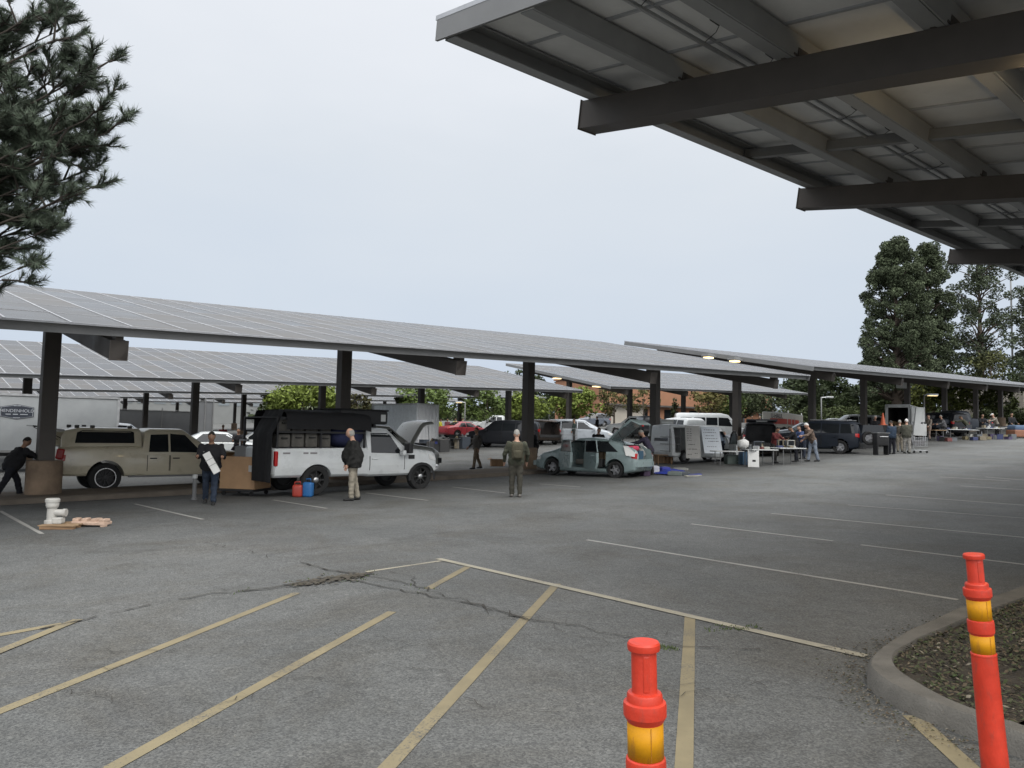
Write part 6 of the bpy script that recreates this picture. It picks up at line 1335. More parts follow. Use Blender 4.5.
def goods_on(t, n, where, spread=.42):
    L_ = max(v.co.x for v in t.children[0].data.vertices) * 2
    for i in range(n):
        x = (-.5 + (i + .5) / n) * L_ * .92; c = random.randrange(len(cols)); sx, sy, sz = random.uniform(.10, .26), random.uniform(.12, .28), random.uniform(.05, .22)
        o = thing('goods_item', '%s %s, %s from left on %s' % (cn_[c], 'item', ['first', 'second', 'third', 'fourth', 'fifth', 'sixth', 'seventh', 'eighth', 'ninth', 'tenth'][i], where), 'goods', on_table(t, x, random.uniform(-.18, .18)), t.rotation_euler.z + random.uniform(-.5, .5), 'goods on ' + where)
        o.location.z += .002 - .003; mc_, md_ = mat('table_goods_%d' % c, cols[c], .55), mat('table_goods_%d' % ((c + 3) % 10), cols[(c + 3) % 10], .55); kind_ = random.randrange(4)
        if kind_ == 0: MB().rbox((0, 0, sz / 2), (sx, sy, sz), .012).build('case', mc_, o); MB().rbox((0, -.02, sz + .008), (sx * .5, sy * .5, .02), .006).build('top_piece', md_, o)
        elif kind_ == 1: MB().lathe([(0, 0), (.09, 0), (.1, .02), (.09, sz * .7), (.05, sz), (.05, sz + .06), (0, sz + .06)], 14).build('jar', mc_, o, 40); MB().lathe([(.055, sz + .05), (.055, sz + .08), (0, sz + .08)], 14).build('lid', md_, o, 40)
        elif kind_ == 2: MB().rbox((0, 0, .2), (.38, .05, .26), .012).build('screen_case', mc_, o); MB().box((0, -.027, .2), (.33, .006, .2)).build('screen', M_GLASS, o); MB().rbox((0, .02, .04), (.18, .14, .08), .015).build('stand', md_, o)
        else: MB().rbox((0, 0, .05), (sx, sy, .1), .02).build('case', mc_, o); MB().tube([(-sx * .3, 0, .1), (-sx * .2, .05, .2), (sx * .1, -.04, .16), (sx * .35, .02, .1)], .012, 6).build('cable', M_BLACK, o)
goods_on(T2, 9, 'the table right of the van'); goods_on(T3, 8, 'the table by the red-topped person')
t = thing('plastic_bag', 'bunched white plastic bag on the near end of the table right of the van', 'bag', on_table(T2, -.75, .1), 0); mb = MB().sph((0, 0, .2), (.25, .2, .2), 12, 9); mb.v = [tuple(V(p) + V(p).normalized() * noise.noise(V(p) * 8) * .07) for p in mb.v]; mb.build('bag_body', M_WHITE, t, True); MB().tube([(0, 0, .35), (.02, 0, .46), (.06, 0, .48)], .025, 6).build('knot', M_WHITE, t)
# grill, cart, cone
t = thing('barrel_grill', 'black barrel grill on two flat legs behind the spare wheel', 'grill', G(881, 455), R(5)); t.scale = (.68, .8, 1); mb = MB(); mb.rbox((0, 0, .76), (.95, .55, .62), .12); mb.build('barrel', M_PLASTIC_BLK, t, 40)
for x in (-.4, .4): MB().rbox((x, 0, .24), (.07, .5, .48), .01).build('leg', M_PLASTIC_BLK, t)
MB().rbox((0, 0, 1.08), (1.0, .6, .04), .01).build('lid_tray', M_GREYST, t); MB().tube([(-.3, -.3, .9), (-.3, -.36, .9), (.3, -.36, .9), (.3, -.3, .9)], .014, 6).build('handle', M_ALU, t)
t = thing('shopping_cart', 'grey wire shopping cart at the right of the olive-coated shopper', 'cart', G(917, 453), R(10)); mb = MB()
for i in range(7):
    z = .35 + i * .07
    mb.tube([(-.4, -.26, z), (.42, -.24, z), (.42, .24, z), (-.4, .26, z), (-.4, -.26, z)], .008, 5)
for i in range(9):
    x = -.4 + i * .1
    for y in (-.25, .25): mb.tube([(x, y, .35), (x, y, .8)], .006, 5)
mb.build('basket', M_ALU, t); MB().tube([(-.4, -.25, .8), (-.6, -.25, 1.0), (-.6, .25, 1.0), (-.4, .25, .8)], .018, 8).build('push_handle', M_ALU, t)
MB().tube([(-.5, -.24, .95), (-.35, -.24, .14), (.4, -.22, .14), (.4, .22, .14), (-.35, .24, .14), (-.5, .24, .95)], .014, 6).build('frame', M_ALU, t)
for x in (-.33, .38):
    for y in (-.22, .22): MB().lathe([(0, -.02), (.06, -.02), (.06, .02), (0, .02)], 12, 'y', (x, y, .06)).build('caster', M_BLACK, t)
MB().rbox((0, 0, .5), (.6, .4, .25), .04).build('liner', mat('grey_liner', (.12, .11, .11), .8), t)
sp = on(883, 44); sl = thing('stacked_bins', 'dark stack of two plastic bins carrying the orange cone', 'bins', sp, 0); MB().rbox((0, 0, .35), (.7, .5, .68), .03).build('bin', M_DARK, sl); MB().rbox((0, 0, .98), (.65, .48, .55), .03).build('bin', M_DARK, sl)
t = thing('traffic_cone', 'orange traffic cone standing on the dark bins beside the trailer', 'traffic cone', sp + V((0, 0, 1.26)), 0); MB().lathe([(.0, .02), (.15, .02), (.03, .72), (.0, .72)], 20).build('cone', mat('cone_orange', (.55, .12, .05), .55), t, 40); MB().rbox((0, 0, .015), (.38, .38, .03), .01).build('base', mat('cone_orange', (1, 1, 1)), t)
for i, (px, Y_) in enumerate(((859, 42), (866, 42.5), (871, 43))): crate('%s dark crate of scrap behind the open SUV tailgate' % ['left', 'middle', 'right'][i], on(px, Y_), (.55, .45, .5), 0, M_PLASTIC_BLK, mat('rusty_bits', (.08, .05, .04), .8)); 
# far right tables and heaps
tabs = []
for i, (a, b, lab) in enumerate((((930, 441), (942, 440.5), 'brown low bench-like table beneath the lamp pole'), ((944, 440), (975, 438.6), 'long pale folding table at the dark blue pickup'), ((981, 438.8), (1000, 438), 'long pale folding table under the white-capped person'), ((1001, 438), (1019, 437.5), 'pale folding table at the right picture edge'))):
    tb_ = table(lab, G(*a), G(*b), .76, .74, M_OFFW if i else M_WOOD); tabs.append(tb_)
for tb_, lab in zip(tabs[1:], ('the table at the dark blue pickup', 'the table under the white-capped person', 'the table at the right edge')): goods_on(tb_, 7, lab)
heaps = 0
for px, py, n in ((948, 441, 4), (976, 440, 5), (990, 439.5, 5), (1006, 439, 5)):
    for k in range(n):
        c = random.randrange(10); q = G(px + (k - n / 2) * 4.2, py + random.uniform(-.4, .5)); heaps += 1
        (crate if k % 2 else carton)('%s %s, %s under %s' % (cn_[c], 'crate' if k % 2 else 'carton', ['leftmost', 'second from left', 'centre', 'second from right', 'rightmost'][k], {948: 'the table at the dark blue pickup', 976: 'the gap between the far right tables', 990: 'the table of the white-capped person', 1006: 'the table at the right edge'}[px]), q, (random.uniform(.25, .5), .35, random.uniform(.18, .4)), random.uniform(-.4, .4), mat('table_goods_%d' % c, cols[c], .55), group='goods under the far right tables')
t = thing('inflatable_tub', 'blue and rust-coloured low tub at the right end of the far tables', 'tub', G(1022, 438), 0); MB().rbox((0, 0, .3), (1.6, 1, .5), .1).build('tub', mat('rust_tub', (.22, .10, .06), .7), t); MB().rbox((0, 0, .68), (1.5, .9, .35), .12).build('cover', mat('dull_blue_cover', (.07, .11, .18), .7), t)
# second-aisle stalls behind the raised bonnet
T5 = table('low dark folding table at the stall behind the raised bonnet', G(452, 449), G(468, 447.5), .76, .7, mat('dark_tabletop', (.08, .08, .075), .6)); goods_on(T5, 6, 'the stall table behind the bonnet')
for i, (px, py, s, c, lab) in enumerate(((432, 449, .8, (.025, .025, .028), 'black duffel heap right behind the bonnet tip'), (437, 450.5, .6, (.03, .04, .16), 'navy bundle low beside the black duffel heap'), (443, 449, .75, (.16, .17, .17), 'grey bundle of cables at the stall behind the bonnet'), (447, 446, .6, (.40, .38, .38), 'white carton top at the stall behind the bonnet'), (425, 448, 1.0, (.03, .03, .03), 'tall dark equipment pile nearest the white truck bumper'), (466, 448, .6, (.32, .26, .26), 'pinkish pale pile at the end of the stall table'), (458, 446, .7, (.05, .045, .04), 'dark brown pile behind the stall table'))):
    t = thing('goods_heap', lab, 'heap', G(px, py), random.uniform(0, 3), 'heaps at the stall behind the bonnet'); mb = MB(); mb.sph((0, 0, s * .4), (s * .6, s * .5, s * .5), 12, 9); mb.v = [tuple(V(p) + V(p).normalized() * noise.noise(V(p) * 5 + V((i, 0, 0))) * .2 * s) for p in mb.v]; mb.build('pile', mat('heap_%d' % i, c, .85, var=.4, bump=.5), t)
    for k in range(3): MB().rbox((random.uniform(-.3, .3) * s, random.uniform(-.3, .3) * s, s * .75), (s * .3, s * .25, s * .2), .02, Matrix.Rotation(random.uniform(0, 3), 3, 'Z')).build('loose_box', mat('table_goods_%d' % ((i * 3 + k) % 10), cols[(i * 3 + k) % 10], .6), t)
k = 0
for row, (py, lab0) in enumerate(((452, 'front row'), (448.5, 'second row'), (445.5, 'back row'))):
    for i in range(7):
        px = 424 + i * 6.4 + row * 2; c = (1, 5, 7, 5, 9, 0, 5, 1)[(i * 3 + row * 5) % 8]; k += 1
        if row == 0 and i > 3: continue
        (carton if (i + row) % 2 else crate)('%s %s, %s from left in the %s behind the raised bonnet' % (cn_[c], 'carton' if (i + row) % 2 else 'crate', ['first', 'second', 'third', 'fourth', 'fifth', 'sixth', 'seventh'][i], lab0), G(px, py), (random.uniform(.4, .7), random.uniform(.35, .5), random.uniform(.3, .85)), random.uniform(-.5, .9), mat('table_goods_%d' % c, cols[c], .55), group='goods at the stall behind the bonnet')
t = thing('parts_rack', 'open rack of parts standing in front of the silver minivan', 'rack', G(569, 445), R(10))
for x in (-.5, .5):
    for y in (-.2, .2): MB().box((x, y, .6), (.04, .04, 1.2)).build('upright', M_GREYST, t)
for z in (.25, .7, 1.15): MB().box((0, 0, z), (1.05, .45, .03)).build('shelf', M_GREYST, t)
for px, py, lab in ((670, 441, 'red storage boxes in front of the white minivan'), (697, 437.5, 'red striped boxes at the foot of the passenger van'), (716, 437.5, 'second row of red striped boxes before the passenger van')):
    crate(lab, G(px, py), (1.1, .5, .5), 0, mat('dull_red_box', (.25, .06, .06), .6))
t = thing('brown_drum', 'tall brown-grey drum between the white minivan and passenger van', 'drum', G(689.5, 439), 0); MB().lathe([(0, 0), (.42, 0), (.44, .04), (.42, .5), (.44, .54), (.42, .58), (.38, 1.5), (.4, 1.53), (0, 1.53)], 20).build('drum', mat('brown_grey_drum', (.09, .075, .07), .7), t, 40); MB().lathe([(.3, 1.53), (.3, 1.6), (0, 1.6)], 20).build('lid', M_GREYST, t)
# lamp poles, panels on posts
def lamp_pole(label, px, Y, top_py, lit=True, arm=.9, thick=.07):
    b = on(px, Y); tz = AT(px, top_py, Y).z - b.z; t = thing('lamp_pole', label, 'lamp post', b, 0); MB().tube([(0, 0, 0), (0, 0, tz * .5), (0, 0, tz)], [thick, thick * .85, thick * .7], 10).build('pole', M_GREYST, t, True)
    MB().tube([(0, 0, tz - .05), (arm, 0, tz)], .04, 8).build('arm', M_ALU, t); h = MB().rbox((arm, 0, tz), (.7, .3, .14), .03).build('lamp_head', M_ALU, t); MB().box((arm, 0, tz - .077), (.6, .24, .02)).build('lens', M_LAMPON if lit else M_LENS, h)
lamp_pole('thin grey lamp pole with a lit head between the panels and the far right tables', 924.5, 52, 394.5, arm=.6); lamp_pole('distant lamp pole with a lit head right of the pale container', 464.5, 72, 402, arm=-.6); lamp_pole('unlit white pole with a short arm above the dark SUV', 821.5, 72, 397, False, .8); lamp_pole('very tall thin pole rising at the far right beyond the trees', 1014, 95, 262, False, .5, .13)
lamp_pole('short lit lamp pole among the trees left of the brown SUV', 549, 84, 408, arm=.4)
# ------------------------------------------------------------------ trees
def leaf_mats(name, c, spread=.3):
    c = V(c); return [mat(name + '_leaf_light', c * (1 + spread), .75, var=.25, scale=1.2, spec=.2), mat(name + '_leaf_mid', c, .75, var=.25, scale=1.2, spec=.2), mat(name + '_leaf_dark', c * (1 - spread), .78, var=.25, scale=1.2, spec=.2)]
M_BARK = mat('grey_brown_bark', (.09, .07, .055), .95, var=.3, scale=6, bump=.8, bscale=12)
def crown_mesh(rnd, centers, n_leaf, size, elong=1.6, droop=0.0, flat=.0):
    mb = MB(); v, f, m = mb.v, mb.f, mb.m
    for c, r, mi in centers:
        for _ in range(int(n_leaf * r * r)):
            while True:
                d = V((rnd.uniform(-1, 1), rnd.uniform(-1, 1), rnd.uniform(-1, 1)))
                if .05 < d.length < 1: break
            d = d * (d.length ** -.35); p = c + V((d.x * r, d.y * r, d.z * r * .8))
            a = V((rnd.gauss(0, 1), rnd.gauss(0, 1), rnd.gauss(0, .7) - droop)).normalized(); b = a.cross(V((rnd.gauss(0, 1), rnd.gauss(0, 1), rnd.gauss(0, 1)))).normalized(); s = size * rnd.uniform(.6, 1.4); o = len(v)
            v += [tuple(p - a * s * elong * .5), tuple(p + b * s * .45), tuple(p + a * s * elong * .5), tuple(p - b * s * .45)]; f.append((o, o + 1, o + 2, o + 3)); m.append(mi if rnd.random() < .7 else rnd.randrange(3))
    return mb
def tree(label, base, hh, wd, col, seed, trunk_h=.25, clumps=40, cl_r=.16, n_leaf=60, leaf=.22, shape='round', name='tree', group=None, cat='tree', bare=0.0, lean=0.0, mname=None):
    rnd = random.Random(seed); t = thing(name, label, cat, base, rnd.uniform(0, 6), group); mats = leaf_mats(mname or ('leaf_%d' % seed), col)
    tr = MB(); tw = max(.1, hh * .022); top = V((lean, 0, hh * .8))
    tr.tube([(0, 0, -.2), (lean * .1, 0, hh * .2), (lean * .5, .1, hh * .5), tuple(top)], [tw * 1.3, tw, tw * .65, tw * .15], 9)
    cs = []
    for i in range(clumps):
        if shape == 'round':
            u = rnd.uniform(-.9, 1); a = rnd.uniform(0, 6.28); q = math.sqrt(max(0, 1 - u * u)) * rnd.uniform(.55, 1.0); z = hh * (trunk_h + (1 - trunk_h) * (.5 + .42 * u)); rr = wd / 2 * q * .88
        elif shape == 'cone':
            u = rnd.random() ** 1.3; a = rnd.uniform(0, 6.28); z = hh * (trunk_h + (1 - trunk_h) * u * .97); rr = wd / 2 * (1 - u) * rnd.uniform(.3, 1)
        elif shape == 'pine':
            u = rnd.random(); a = rnd.uniform(0, 6.28); z = hh * (trunk_h + (1 - trunk_h) * u * .95); prof = (1 - .42 * u ** 1.5) * (1 - max(0, u - .72) / .28 * .6); rr = wd / 2 * prof * rnd.uniform(.35, 1.02)
        else:
            u = rnd.random(); a = rnd.uniform(0, 6.28); z = hh * (trunk_h + (1 - trunk_h) * u); rr = wd / 2 * rnd.uniform(.2, 1) * (.6 + .5 * math.sin(u * 3.0))
        if rnd.random() < bare: continue
        c = V((rr * math.cos(a) + lean * z / hh, rr * math.sin(a), z)); r = wd * cl_r * rnd.uniform(.6, 1.25)
        cs.append((c, r, rnd.choice((0, 0, 1, 1, 1, 2, 2))))
        if i % 2 == 0:
            z0 = max(hh * .12, z - wd * .28 * (rr / max(wd / 2, .1)) - .3); s = V((lean * z0 / hh, 0, z0)); m_ = s.lerp(c, .5) + V((0, 0, wd * .03)); w_ = tw * .38 * (1 - z0 / hh * .6)
            tr.tube([s, m_, c], [w_, w_ * .6, w_ * .2], 6)
    tr.build('trunk', M_BARK, t, True); crown_mesh(rnd, cs, n_leaf, leaf).build('crown', mats, t, fix=False); return t
def tr_px(label, px, top_py, w_px, Y, col, seed, **k):
    b = on(px, Y); hh = AT(px, top_py, Y).z - b.z; return tree(label, b, hh, w_px * Y / F, col, seed, **k)
YG = (.125, .16, .034); MG = (.085, .12, .034); OL = (.095, .09, .035); DG = (.042, .056, .026); DP = (.066, .082, .046)
tr_px('broad yellow-green tree rising behind the black-tarped truck', 303, 383, 92, 62, YG, 11, trunk_h=.2, clumps=60, cl_r=.13, n_leaf=150, leaf=.20, name='broadleaf_tree')
tr_px('olive-brown small tree just right of the second steel post', 357, 391, 34, 58, (.08, .075, .03), 12, clumps=34, cl_r=.16, n_leaf=150, leaf=.17, name='broadleaf_tree')
tr_px('loose green tree behind the pale container', 424, 385, 66, 70, MG, 13, trunk_h=.3, clumps=40, cl_r=.14, n_leaf=90, leaf=.22, name='broadleaf_tree', bare=.1)
tr_px('green tree immediately right of the container, over the red car', 487, 389, 50, 74, MG, 14, trunk_h=.25, clumps=40, cl_r=.15, n_leaf=100, leaf=.22, name='broadleaf_tree')
tr_px('bright green tree behind the silver minivan, left one', 527, 391, 48, 78, YG, 15, clumps=40, cl_r=.15, n_leaf=100, leaf=.22, name='broadleaf_tree')
tr_px('bright green tree behind the silver minivan, right one', 575, 389, 56, 82, YG, 16, clumps=46, cl_r=.15, n_leaf=100, leaf=.23, name='broadleaf_tree')
tr_px('olive thin-leaved tree before the terracotta building, leftmost', 614, 386, 44, 86, OL, 17, trunk_h=.3, clumps=30, cl_r=.15, n_leaf=60, leaf=.24, name='broadleaf_tree', bare=.15)
tr_px('olive thin-leaved tree before the terracotta building, beside the tall post', 644, 388, 36, 88, OL, 18, trunk_h=.3, clumps=30, cl_r=.15, n_leaf=60, leaf=.24, name='broadleaf_tree', bare=.15)
tr_px('small dark conical conifer before the terracotta building', 674.5, 398, 15, 84, (.045, .06, .025), 19, trunk_h=.05, clumps=60, cl_r=.16, n_leaf=160, leaf=.18, shape='cone', name='conifer')
tr_px('olive-gold tree above the passenger van', 708, 390, 44, 92, (.11, .10, .035), 20, trunk_h=.3, clumps=36, cl_r=.15, n_leaf=70, leaf=.25, name='broadleaf_tree', bare=.1)
tr_px('small green tree at the right end of the terracotta building', 735, 393, 30, 92, MG, 21, trunk_h=.2, clumps=30, cl_r=.17, n_leaf=80, leaf=.25, name='broadleaf_tree')
tr_px('forked pale-trunked tree behind the box truck', 770, 386, 54, 84, (.06, .075, .035), 22, trunk_h=.4, clumps=40, cl_r=.14, n_leaf=70, leaf=.22, name='broadleaf_tree', bare=.15)
for i, (px, top, w_, Y, c) in enumerate(((742, 385, 50, 110, DG), (800, 378, 54, 100, DG), (832, 376, 52, 104, (.035, .05, .02)), (862, 386, 50, 96, (.04, .055, .022)), (892, 390, 46, 92, (.04, .055, .02)))):
    tr_px('dark evergreen filling the background, %s' % ['behind the terracotta building end', 'above the box truck', 'above the white pole', 'above the dark SUV', 'above the open trailer'][i], px, top, w_, Y, c, 30 + i, trunk_h=.12, clumps=60, cl_r=.15, n_leaf=90, leaf=.26, name='evergreen_tree', shape='column' if i % 2 else 'round')
for i, (px, top, w_, Y) in enumerate(((505, 372, 22, 150), (518, 369, 20, 150), (538, 374, 26, 155), (560, 380, 30, 160), (586, 376, 18, 160))):
    tr_px('dark far conifer above the second canopy row, %s' % ['leftmost', 'second', 'middle', 'fourth', 'rightmost'][i], px, top, w_, Y, DG, 40 + i, trunk_h=.1, clumps=50, cl_r=.17, n_leaf=45, leaf=.4, name='conifer', shape='pine')
# the two tall trees on the right
tr_px('very tall dense dark pine, the left peak of the pair at the right', 897, 234, 74, 84, DP, 50, trunk_h=.14, clumps=330, cl_r=.085, n_leaf=560, leaf=.15, shape='pine', name='tall_pine', mname='pine')
tr_px('tall dense dark pine, the right peak of the pair at the right', 930, 239, 58, 87, DP, 51, trunk_h=.14, clumps=280, cl_r=.095, n_leaf=560, leaf=.15, shape='pine', name='tall_pine', mname='pine')
tr_px('tall open eucalyptus with bare limbs showing, right of the pine pair', 982, 255, 66, 90, (.055, .068, .04), 52, trunk_h=.32, clumps=130, cl_r=.10, n_leaf=200, leaf=.18, shape='column', name='eucalyptus_tree', bare=.1)
tr_px('tall thin-crowned eucalyptus at the right picture edge', 1030, 285, 46, 94, (.055, .068, .04), 53, trunk_h=.25, clumps=110, cl_r=.13, n_leaf=150, leaf=.19, shape='column', name='eucalyptus_tree', bare=.1)
for i, (px, top, w_, Y, c) in enumerate(((955, 355, 50, 88, DG), (992, 350, 44, 86, (.07, .075, .03)), (1022, 358, 44, 84, DG), (926, 378, 40, 74, (.09, .10, .022)), (950, 379, 36, 72, (.085, .10, .025)), (975, 379, 36, 73, (.08, .095, .022)), (1003, 380, 34, 74, (.06, .075, .022)))):
    tr_px('%s' % ['dark bushy tree under the gap between pines and eucalyptus', 'olive bushy tree under the eucalyptus', 'dark bushy tree at the far right edge under the canopy tip', 'yellow-green bush tree behind the lamp pole', 'yellow-green bush tree behind the dark blue pickup', 'yellow-green bush tree right of the dark blue pickup', 'green bush tree before the pale house'][i], px, top, w_, Y, c, 60 + i, trunk_h=.2 if i < 3 else .3, clumps=46, cl_r=.15, n_leaf=95, leaf=.22, name='bushy_tree')
for i, (px, Y) in enumerate(((1012, 76), (1030, 74), (985, 78), (915, 80), (840, 84), (815, 86), (860, 84), (780, 88))):
    tr_px('low dark shrub at the edge of the lot, %s' % ['before the pale house', 'at the right picture edge', 'left of the pale house', 'left of the lamp pole', 'above the dark SUV roof', 'right of the box truck', 'by the orange cone', 'behind the box truck'][i], px, 408, 34, Y, (.045, .058, .022), 80 + i, trunk_h=.02, clumps=26, cl_r=.2, n_leaf=90, leaf=.2, name='shrub', cat='shrub')
# ---- near pine at the upper left: trunk outside the frame, branches reaching in
def near_pine():
    rnd = random.Random(5); b = V((-12.2, 10.6, 0)); b.z = gz(b.x, b.y); T = thing('near_pine', 'near pine reaching in at the upper left with tufted needle branches', 'tree', b, 0)
    tr = MB(); tr.tube([(0, 0, -.2), (.1, 0, 4), (.2, .1, 8), (.1, .1, 12.5)], [.34, .27, .19, .05], 12)
    nb = MB(); twig = MB()
    V0 = [(p - b) for p in ()]
    def T_(px, py, Y): return AT(px, py, Y) - b
    def shoot(p, d, L_, n=62):
        d = d.normalized(); twig.tube([p, p + d * L_], [.012, .005], 5)
        s = d.cross(V((0, 0, 1))); s = s.normalized() if s.length > .1 else V((1, 0, 0)); u = s.cross(d)
        for i in range(n):
            t = rnd.uniform(.15, 1.0); a = rnd.uniform(0, 6.28); o = s * math.cos(a) + u * math.sin(a); nd = (o * rnd.uniform(.55, 1.0) + d * rnd.uniform(.45, 1.1)).normalized(); l = rnd.uniform(.09, .16); q = p + d * L_ * t; w_ = nd.cross(d); w_ = (w_.normalized() if w_.length > .05 else s) * .0055
            nb.add([q - w_, q + w_, q + nd * l], [(0, 1, 2)], rnd.randrange(2))
    def branch(p0, p1, r, side=9, upc=.35):
        mid = p0.lerp(p1, .5) - V((0, 0, .12)); pts = [p0, p0.lerp(mid, .6), mid, mid.lerp(p1, .6) + V((0, 0, .05)), p1]; tr.tube(pts, [r, r * .8, r * .6, r * .4, r * .15], 7)
        L_ = (p1 - p0).length; d0 = (p1 - p0).normalized()
        for i in range(side):
            t = rnd.uniform(.42, 1.0) if i else 1.0; k = t * 4; a = min(3, int(k)); q = pts[a].lerp(pts[a + 1], k - a)
            dd = (d0 * rnd.uniform(.5, 1.1) + V((rnd.gauss(0, .55), rnd.gauss(0, .55), rnd.gauss(upc * .6, .42)))).normalized(); l = rnd.uniform(.35, .8) * (1.15 - t * .5)
            e = q + dd * l; twig.tube([q, q.lerp(e, .5) + V((0, 0, .02)), e], [.018, .012, .007], 5)
            for j in range(8):
                tt = rnd.uniform(.35, 1) if j else 1; w_ = q.lerp(e, tt); sd = (dd + V((rnd.gauss(0, .6), rnd.gauss(0, .6), rnd.gauss(.3, .5)))).normalized(); shoot(w_, sd, rnd.uniform(.14, .24))
    trunk = lambda z: V((.15, .05, z))
    tips = [(62, 8, 10.9, 7.2, 14), (60, 30, 11.4, 6.6, 12), (54, 40, 10.4, 6.4, 12), (66, 66, 11, 6.2, 12), (29, 20, 10.6, 7.0, 14), (14, 60, 11.2, 6.6, 14),
            (98, 68, 10.8, 5.4, 14), (84, 85, 11.3, 5.4, 14), (108, 132, 10.7, 5.0, 13), (94, 168, 11.2, 4.8, 14), (98, 110, 11, 5.2, 13), (81, 140, 10.8, 5.1, 14), (86, 120, 10.4, 5.2, 16), (69, 105, 11.5, 5.4, 14), (71, 150, 10.9, 5.0, 16), (54, 130, 11, 5.2, 16),
            (76, 195, 10.6, 4.6, 13), (64, 215, 11.2, 4.5, 13), (39, 180, 10.8, 4.8, 16), (24, 150, 11.3, 5.0, 16), (34, 210, 11, 4.5, 14), (14, 110, 10.5, 5.6, 16), (4, 190, 11, 4.7, 16), (39, 90, 10.9, 5.7, 14),
            (38, 234, 10.7, 4.2, 8), (16, 228, 11.1, 4.3, 10), (20, 268, 10.8, 3.4, 7), (2, 280, 11, 3.3, 7), (-26, 30, 11, 7, 14), (-36, 90, 10.8, 6, 14), (-31, 160, 11.2, 5, 14), (-36, 220, 10.8, 4.4, 12)]
    for px, py, Y, z0, n in tips: branch(trunk(z0 - b.z - 1.9), T_(px, py, Y), .045, int(n * 1.15))
    for i in range(26):
        a = rnd.uniform(1.2, 5.6); z = rnd.uniform(3.2, 11.5); l = (12.8 - z) * .42; e = V((math.cos(a) * l, math.sin(a) * l, z + rnd.uniform(-.2, .5))); branch(trunk(z - .4), e, .05, 7)
    tr.build('trunk', mat('dark_pine_bark', (.045, .036, .029), .95, var=.3, scale=6, bump=.8, bscale=12), T, True); twig.build('twigs', mat('pine_twig', (.034, .028, .022), .9), T); nb.build('needles', [mat('pine_needle_grey', (.088, .114, .078), .7, var=.2, spec=.25), mat('pine_needle_green', (.062, .076, .055), .7, var=.2, spec=.25)], T, fix=False)
near_pine()
# ------------------------------------------------------------------ buildings, fence, far hills and woods
def wall_building(name, label, a, b, depth, hh, m, roofm, cat='building'):
    a, b = V(a), V(b); d = b - a; L_ = math.hypot(d.x, d.y); rz = math.atan2(d.y, d.x); t = thing(name, label, cat, (a.x, a.y, min(a.z, b.z) - .3), rz); MB().box((L_ / 2, depth / 2, hh / 2), (L_, depth, hh)).build('wall', m, t)
    MB().rbox((L_ / 2, depth / 2, hh + .12), (L_ + .5, depth + .5, .26), .05).build('roof', roofm, t); return t, L_
M_TERRA = mat('terracotta_brick', (.29, .145, .085), .9, var=.12, scale=.6, bump=.2); M_PALEW = mat('pale_plaster', (.38, .35, .30), .9, var=.1, scale=.5)
ta = on(604, 104); tb2 = on(772, 118); t, L_ = wall_building('brick_building', 'long terracotta brick building behind the olive trees', ta, tb2, 14, 7.2, M_TERRA, M_TERRA)
for k in range(7):
    MB().box((2 + k * (L_ - 4) / 6, -.04, 2.0), (1.6, .1, 1.5)).build('window', M_GLASS, t)
MB().box((L_ * .12, -.06, 1.7), (5.5, .12, 3.0)).build('pale_wall_section', M_PALEW, t); MB().box((L_ / 2, -.5, 3.2), (L_, 1.0, .25)).build('awning', M_STEEL, t)
ta = on(955, 84); tb2 = on(1050, 80); t, L_ = wall_building('pale_house', 'low pale plastered house with white columns at the far right under the trees', ta, tb2, 9, 4.4, mat('grey_plaster', (.19, .175, .15), .9, var=.15, scale=.5), M_STEEL)
for k in range(5): MB().rbox((2 + k * 2.3, -.5, 2.1), (.3, .3, 4.2), .03).build('column', M_PALEW, t)
for k in range(4): MB().box((3.1 + k * 2.3, -.04, 1.9), (1.1, .1, 1.9)).build('window', M_GLASS, t)
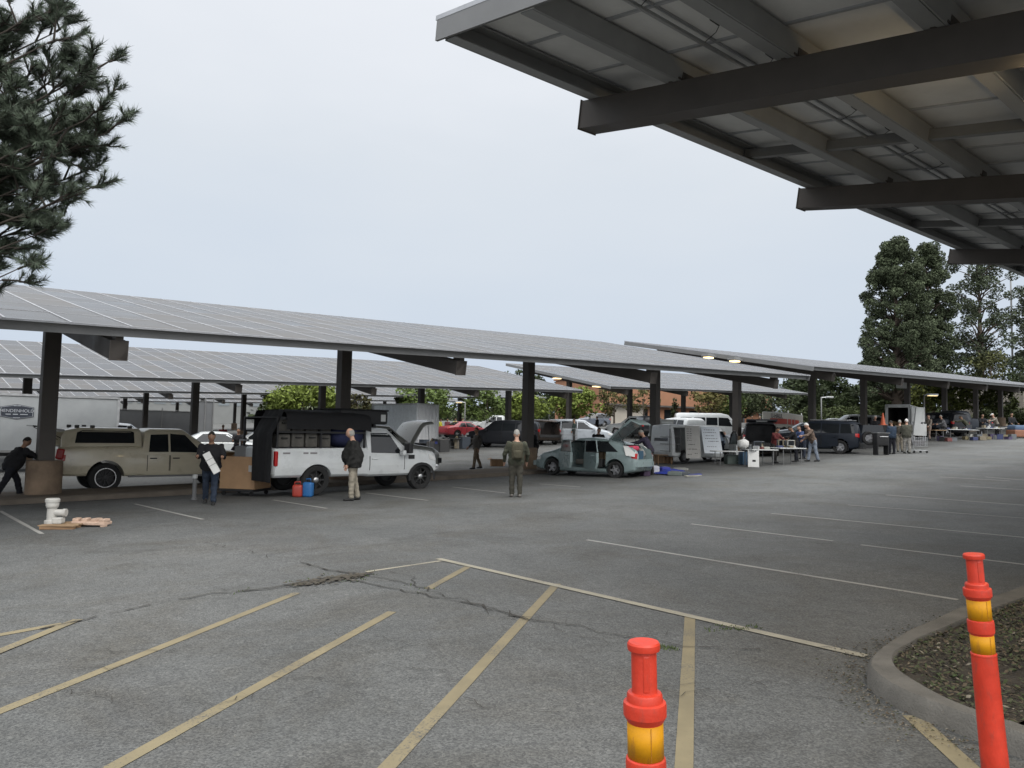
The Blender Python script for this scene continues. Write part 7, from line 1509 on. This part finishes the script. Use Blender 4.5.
# grey screened fence and office blocks left of centre
def screen_fence(label, a, b, hh, seed):
    a, b = V(a), V(b); d = b - a; L_ = math.hypot(d.x, d.y); rz = math.atan2(d.y, d.x); t = thing('screen_fence', label, 'fence', (a.x, a.y, min(a.z, b.z)), rz); n = max(2, int(L_ / 3))
    for i in range(n): MB().box(((i + .5) * L_ / n, 0, hh / 2), (L_ / n - .06, .03, hh - .1)).build('panel', mat('grey_mesh_screen', (.135, .14, .145), .85, var=.15, scale=.7), t)
    for i in range(n + 1): MB().tube([(i * L_ / n, -.05, 0), (i * L_ / n, -.05, hh + .25)], .05, 7).build('post', M_GREYST, t)
    MB().tube([(0, -.05, hh), (L_, -.05, hh)], .035, 6).build('rail', M_GREYST, t)
screen_fence('long grey screened fence behind the sand pickup', on(112, 66), on(206, 72), 2.9, 1)
screen_fence('short taller grey fence bay beside the second-row post', on(196, 56), on(212, 57), 3.4, 2)
t, L_ = wall_building('office_block', 'long low grey office block with a window band behind the grey fence', on(60, 150), on(262, 165), 12, 8.2, mat('grey_office', (.17, .175, .17), .85, var=.1, scale=.4), mat('grey_roof', (.22, .225, .23), .8))
for k in range(12): MB().box((2.2 + k * (L_ - 4) / 11, -.06, 6.3), (2.2, .12, 1.3)).build('window', mat('pale_window', (.16, .18, .19), .3), t)
# hills and a far belt of trees close the view
hm = MB(); n = 90; vs = []
for i in range(n + 1):
    a = R(-62 + 124 * i / n); 
    for r_, hz_ in ((260, 0), (330, 9), (420, 13), (600, 0)):
        x, y = math.sin(a) * r_, math.cos(a) * r_; vs.append((x, y, gz(x, y) - .5 + hz_ * (.75 + .45 * noise.noise(V((a * 6, r_ * .01, 0))))))
hm.add(vs, [(i * 4 + k, (i + 1) * 4 + k, (i + 1) * 4 + k + 1, i * 4 + k + 1) for i in range(n) for k in range(3)]); struct(hm.build('hills', mat('dry_green_hill', (.085, .10, .05), .95, var=.3, scale=.02), smooth=True))
rnd = random.Random(77); cs = []
for i in range(420):
    a = R(rnd.uniform(-60, 60)); r_ = rnd.uniform(175, 235); x, y = math.sin(a) * r_, math.cos(a) * r_
    if math.degrees(a) < -14 and rnd.random() < .6: continue
    cs.append((V((x, y, gz(x, y) + rnd.uniform(1, 5.5))), rnd.uniform(2, 3.8), rnd.choice((0, 1, 1, 2))))
fw_ = crown_mesh(rnd, cs, 9, .9).build('far_woods', leaf_mats('far_woods', (.05, .065, .03)), fix=False)
tag(fw_, 'distant belt of mixed trees closing the view behind the lot', 'woods', kind='stuff')
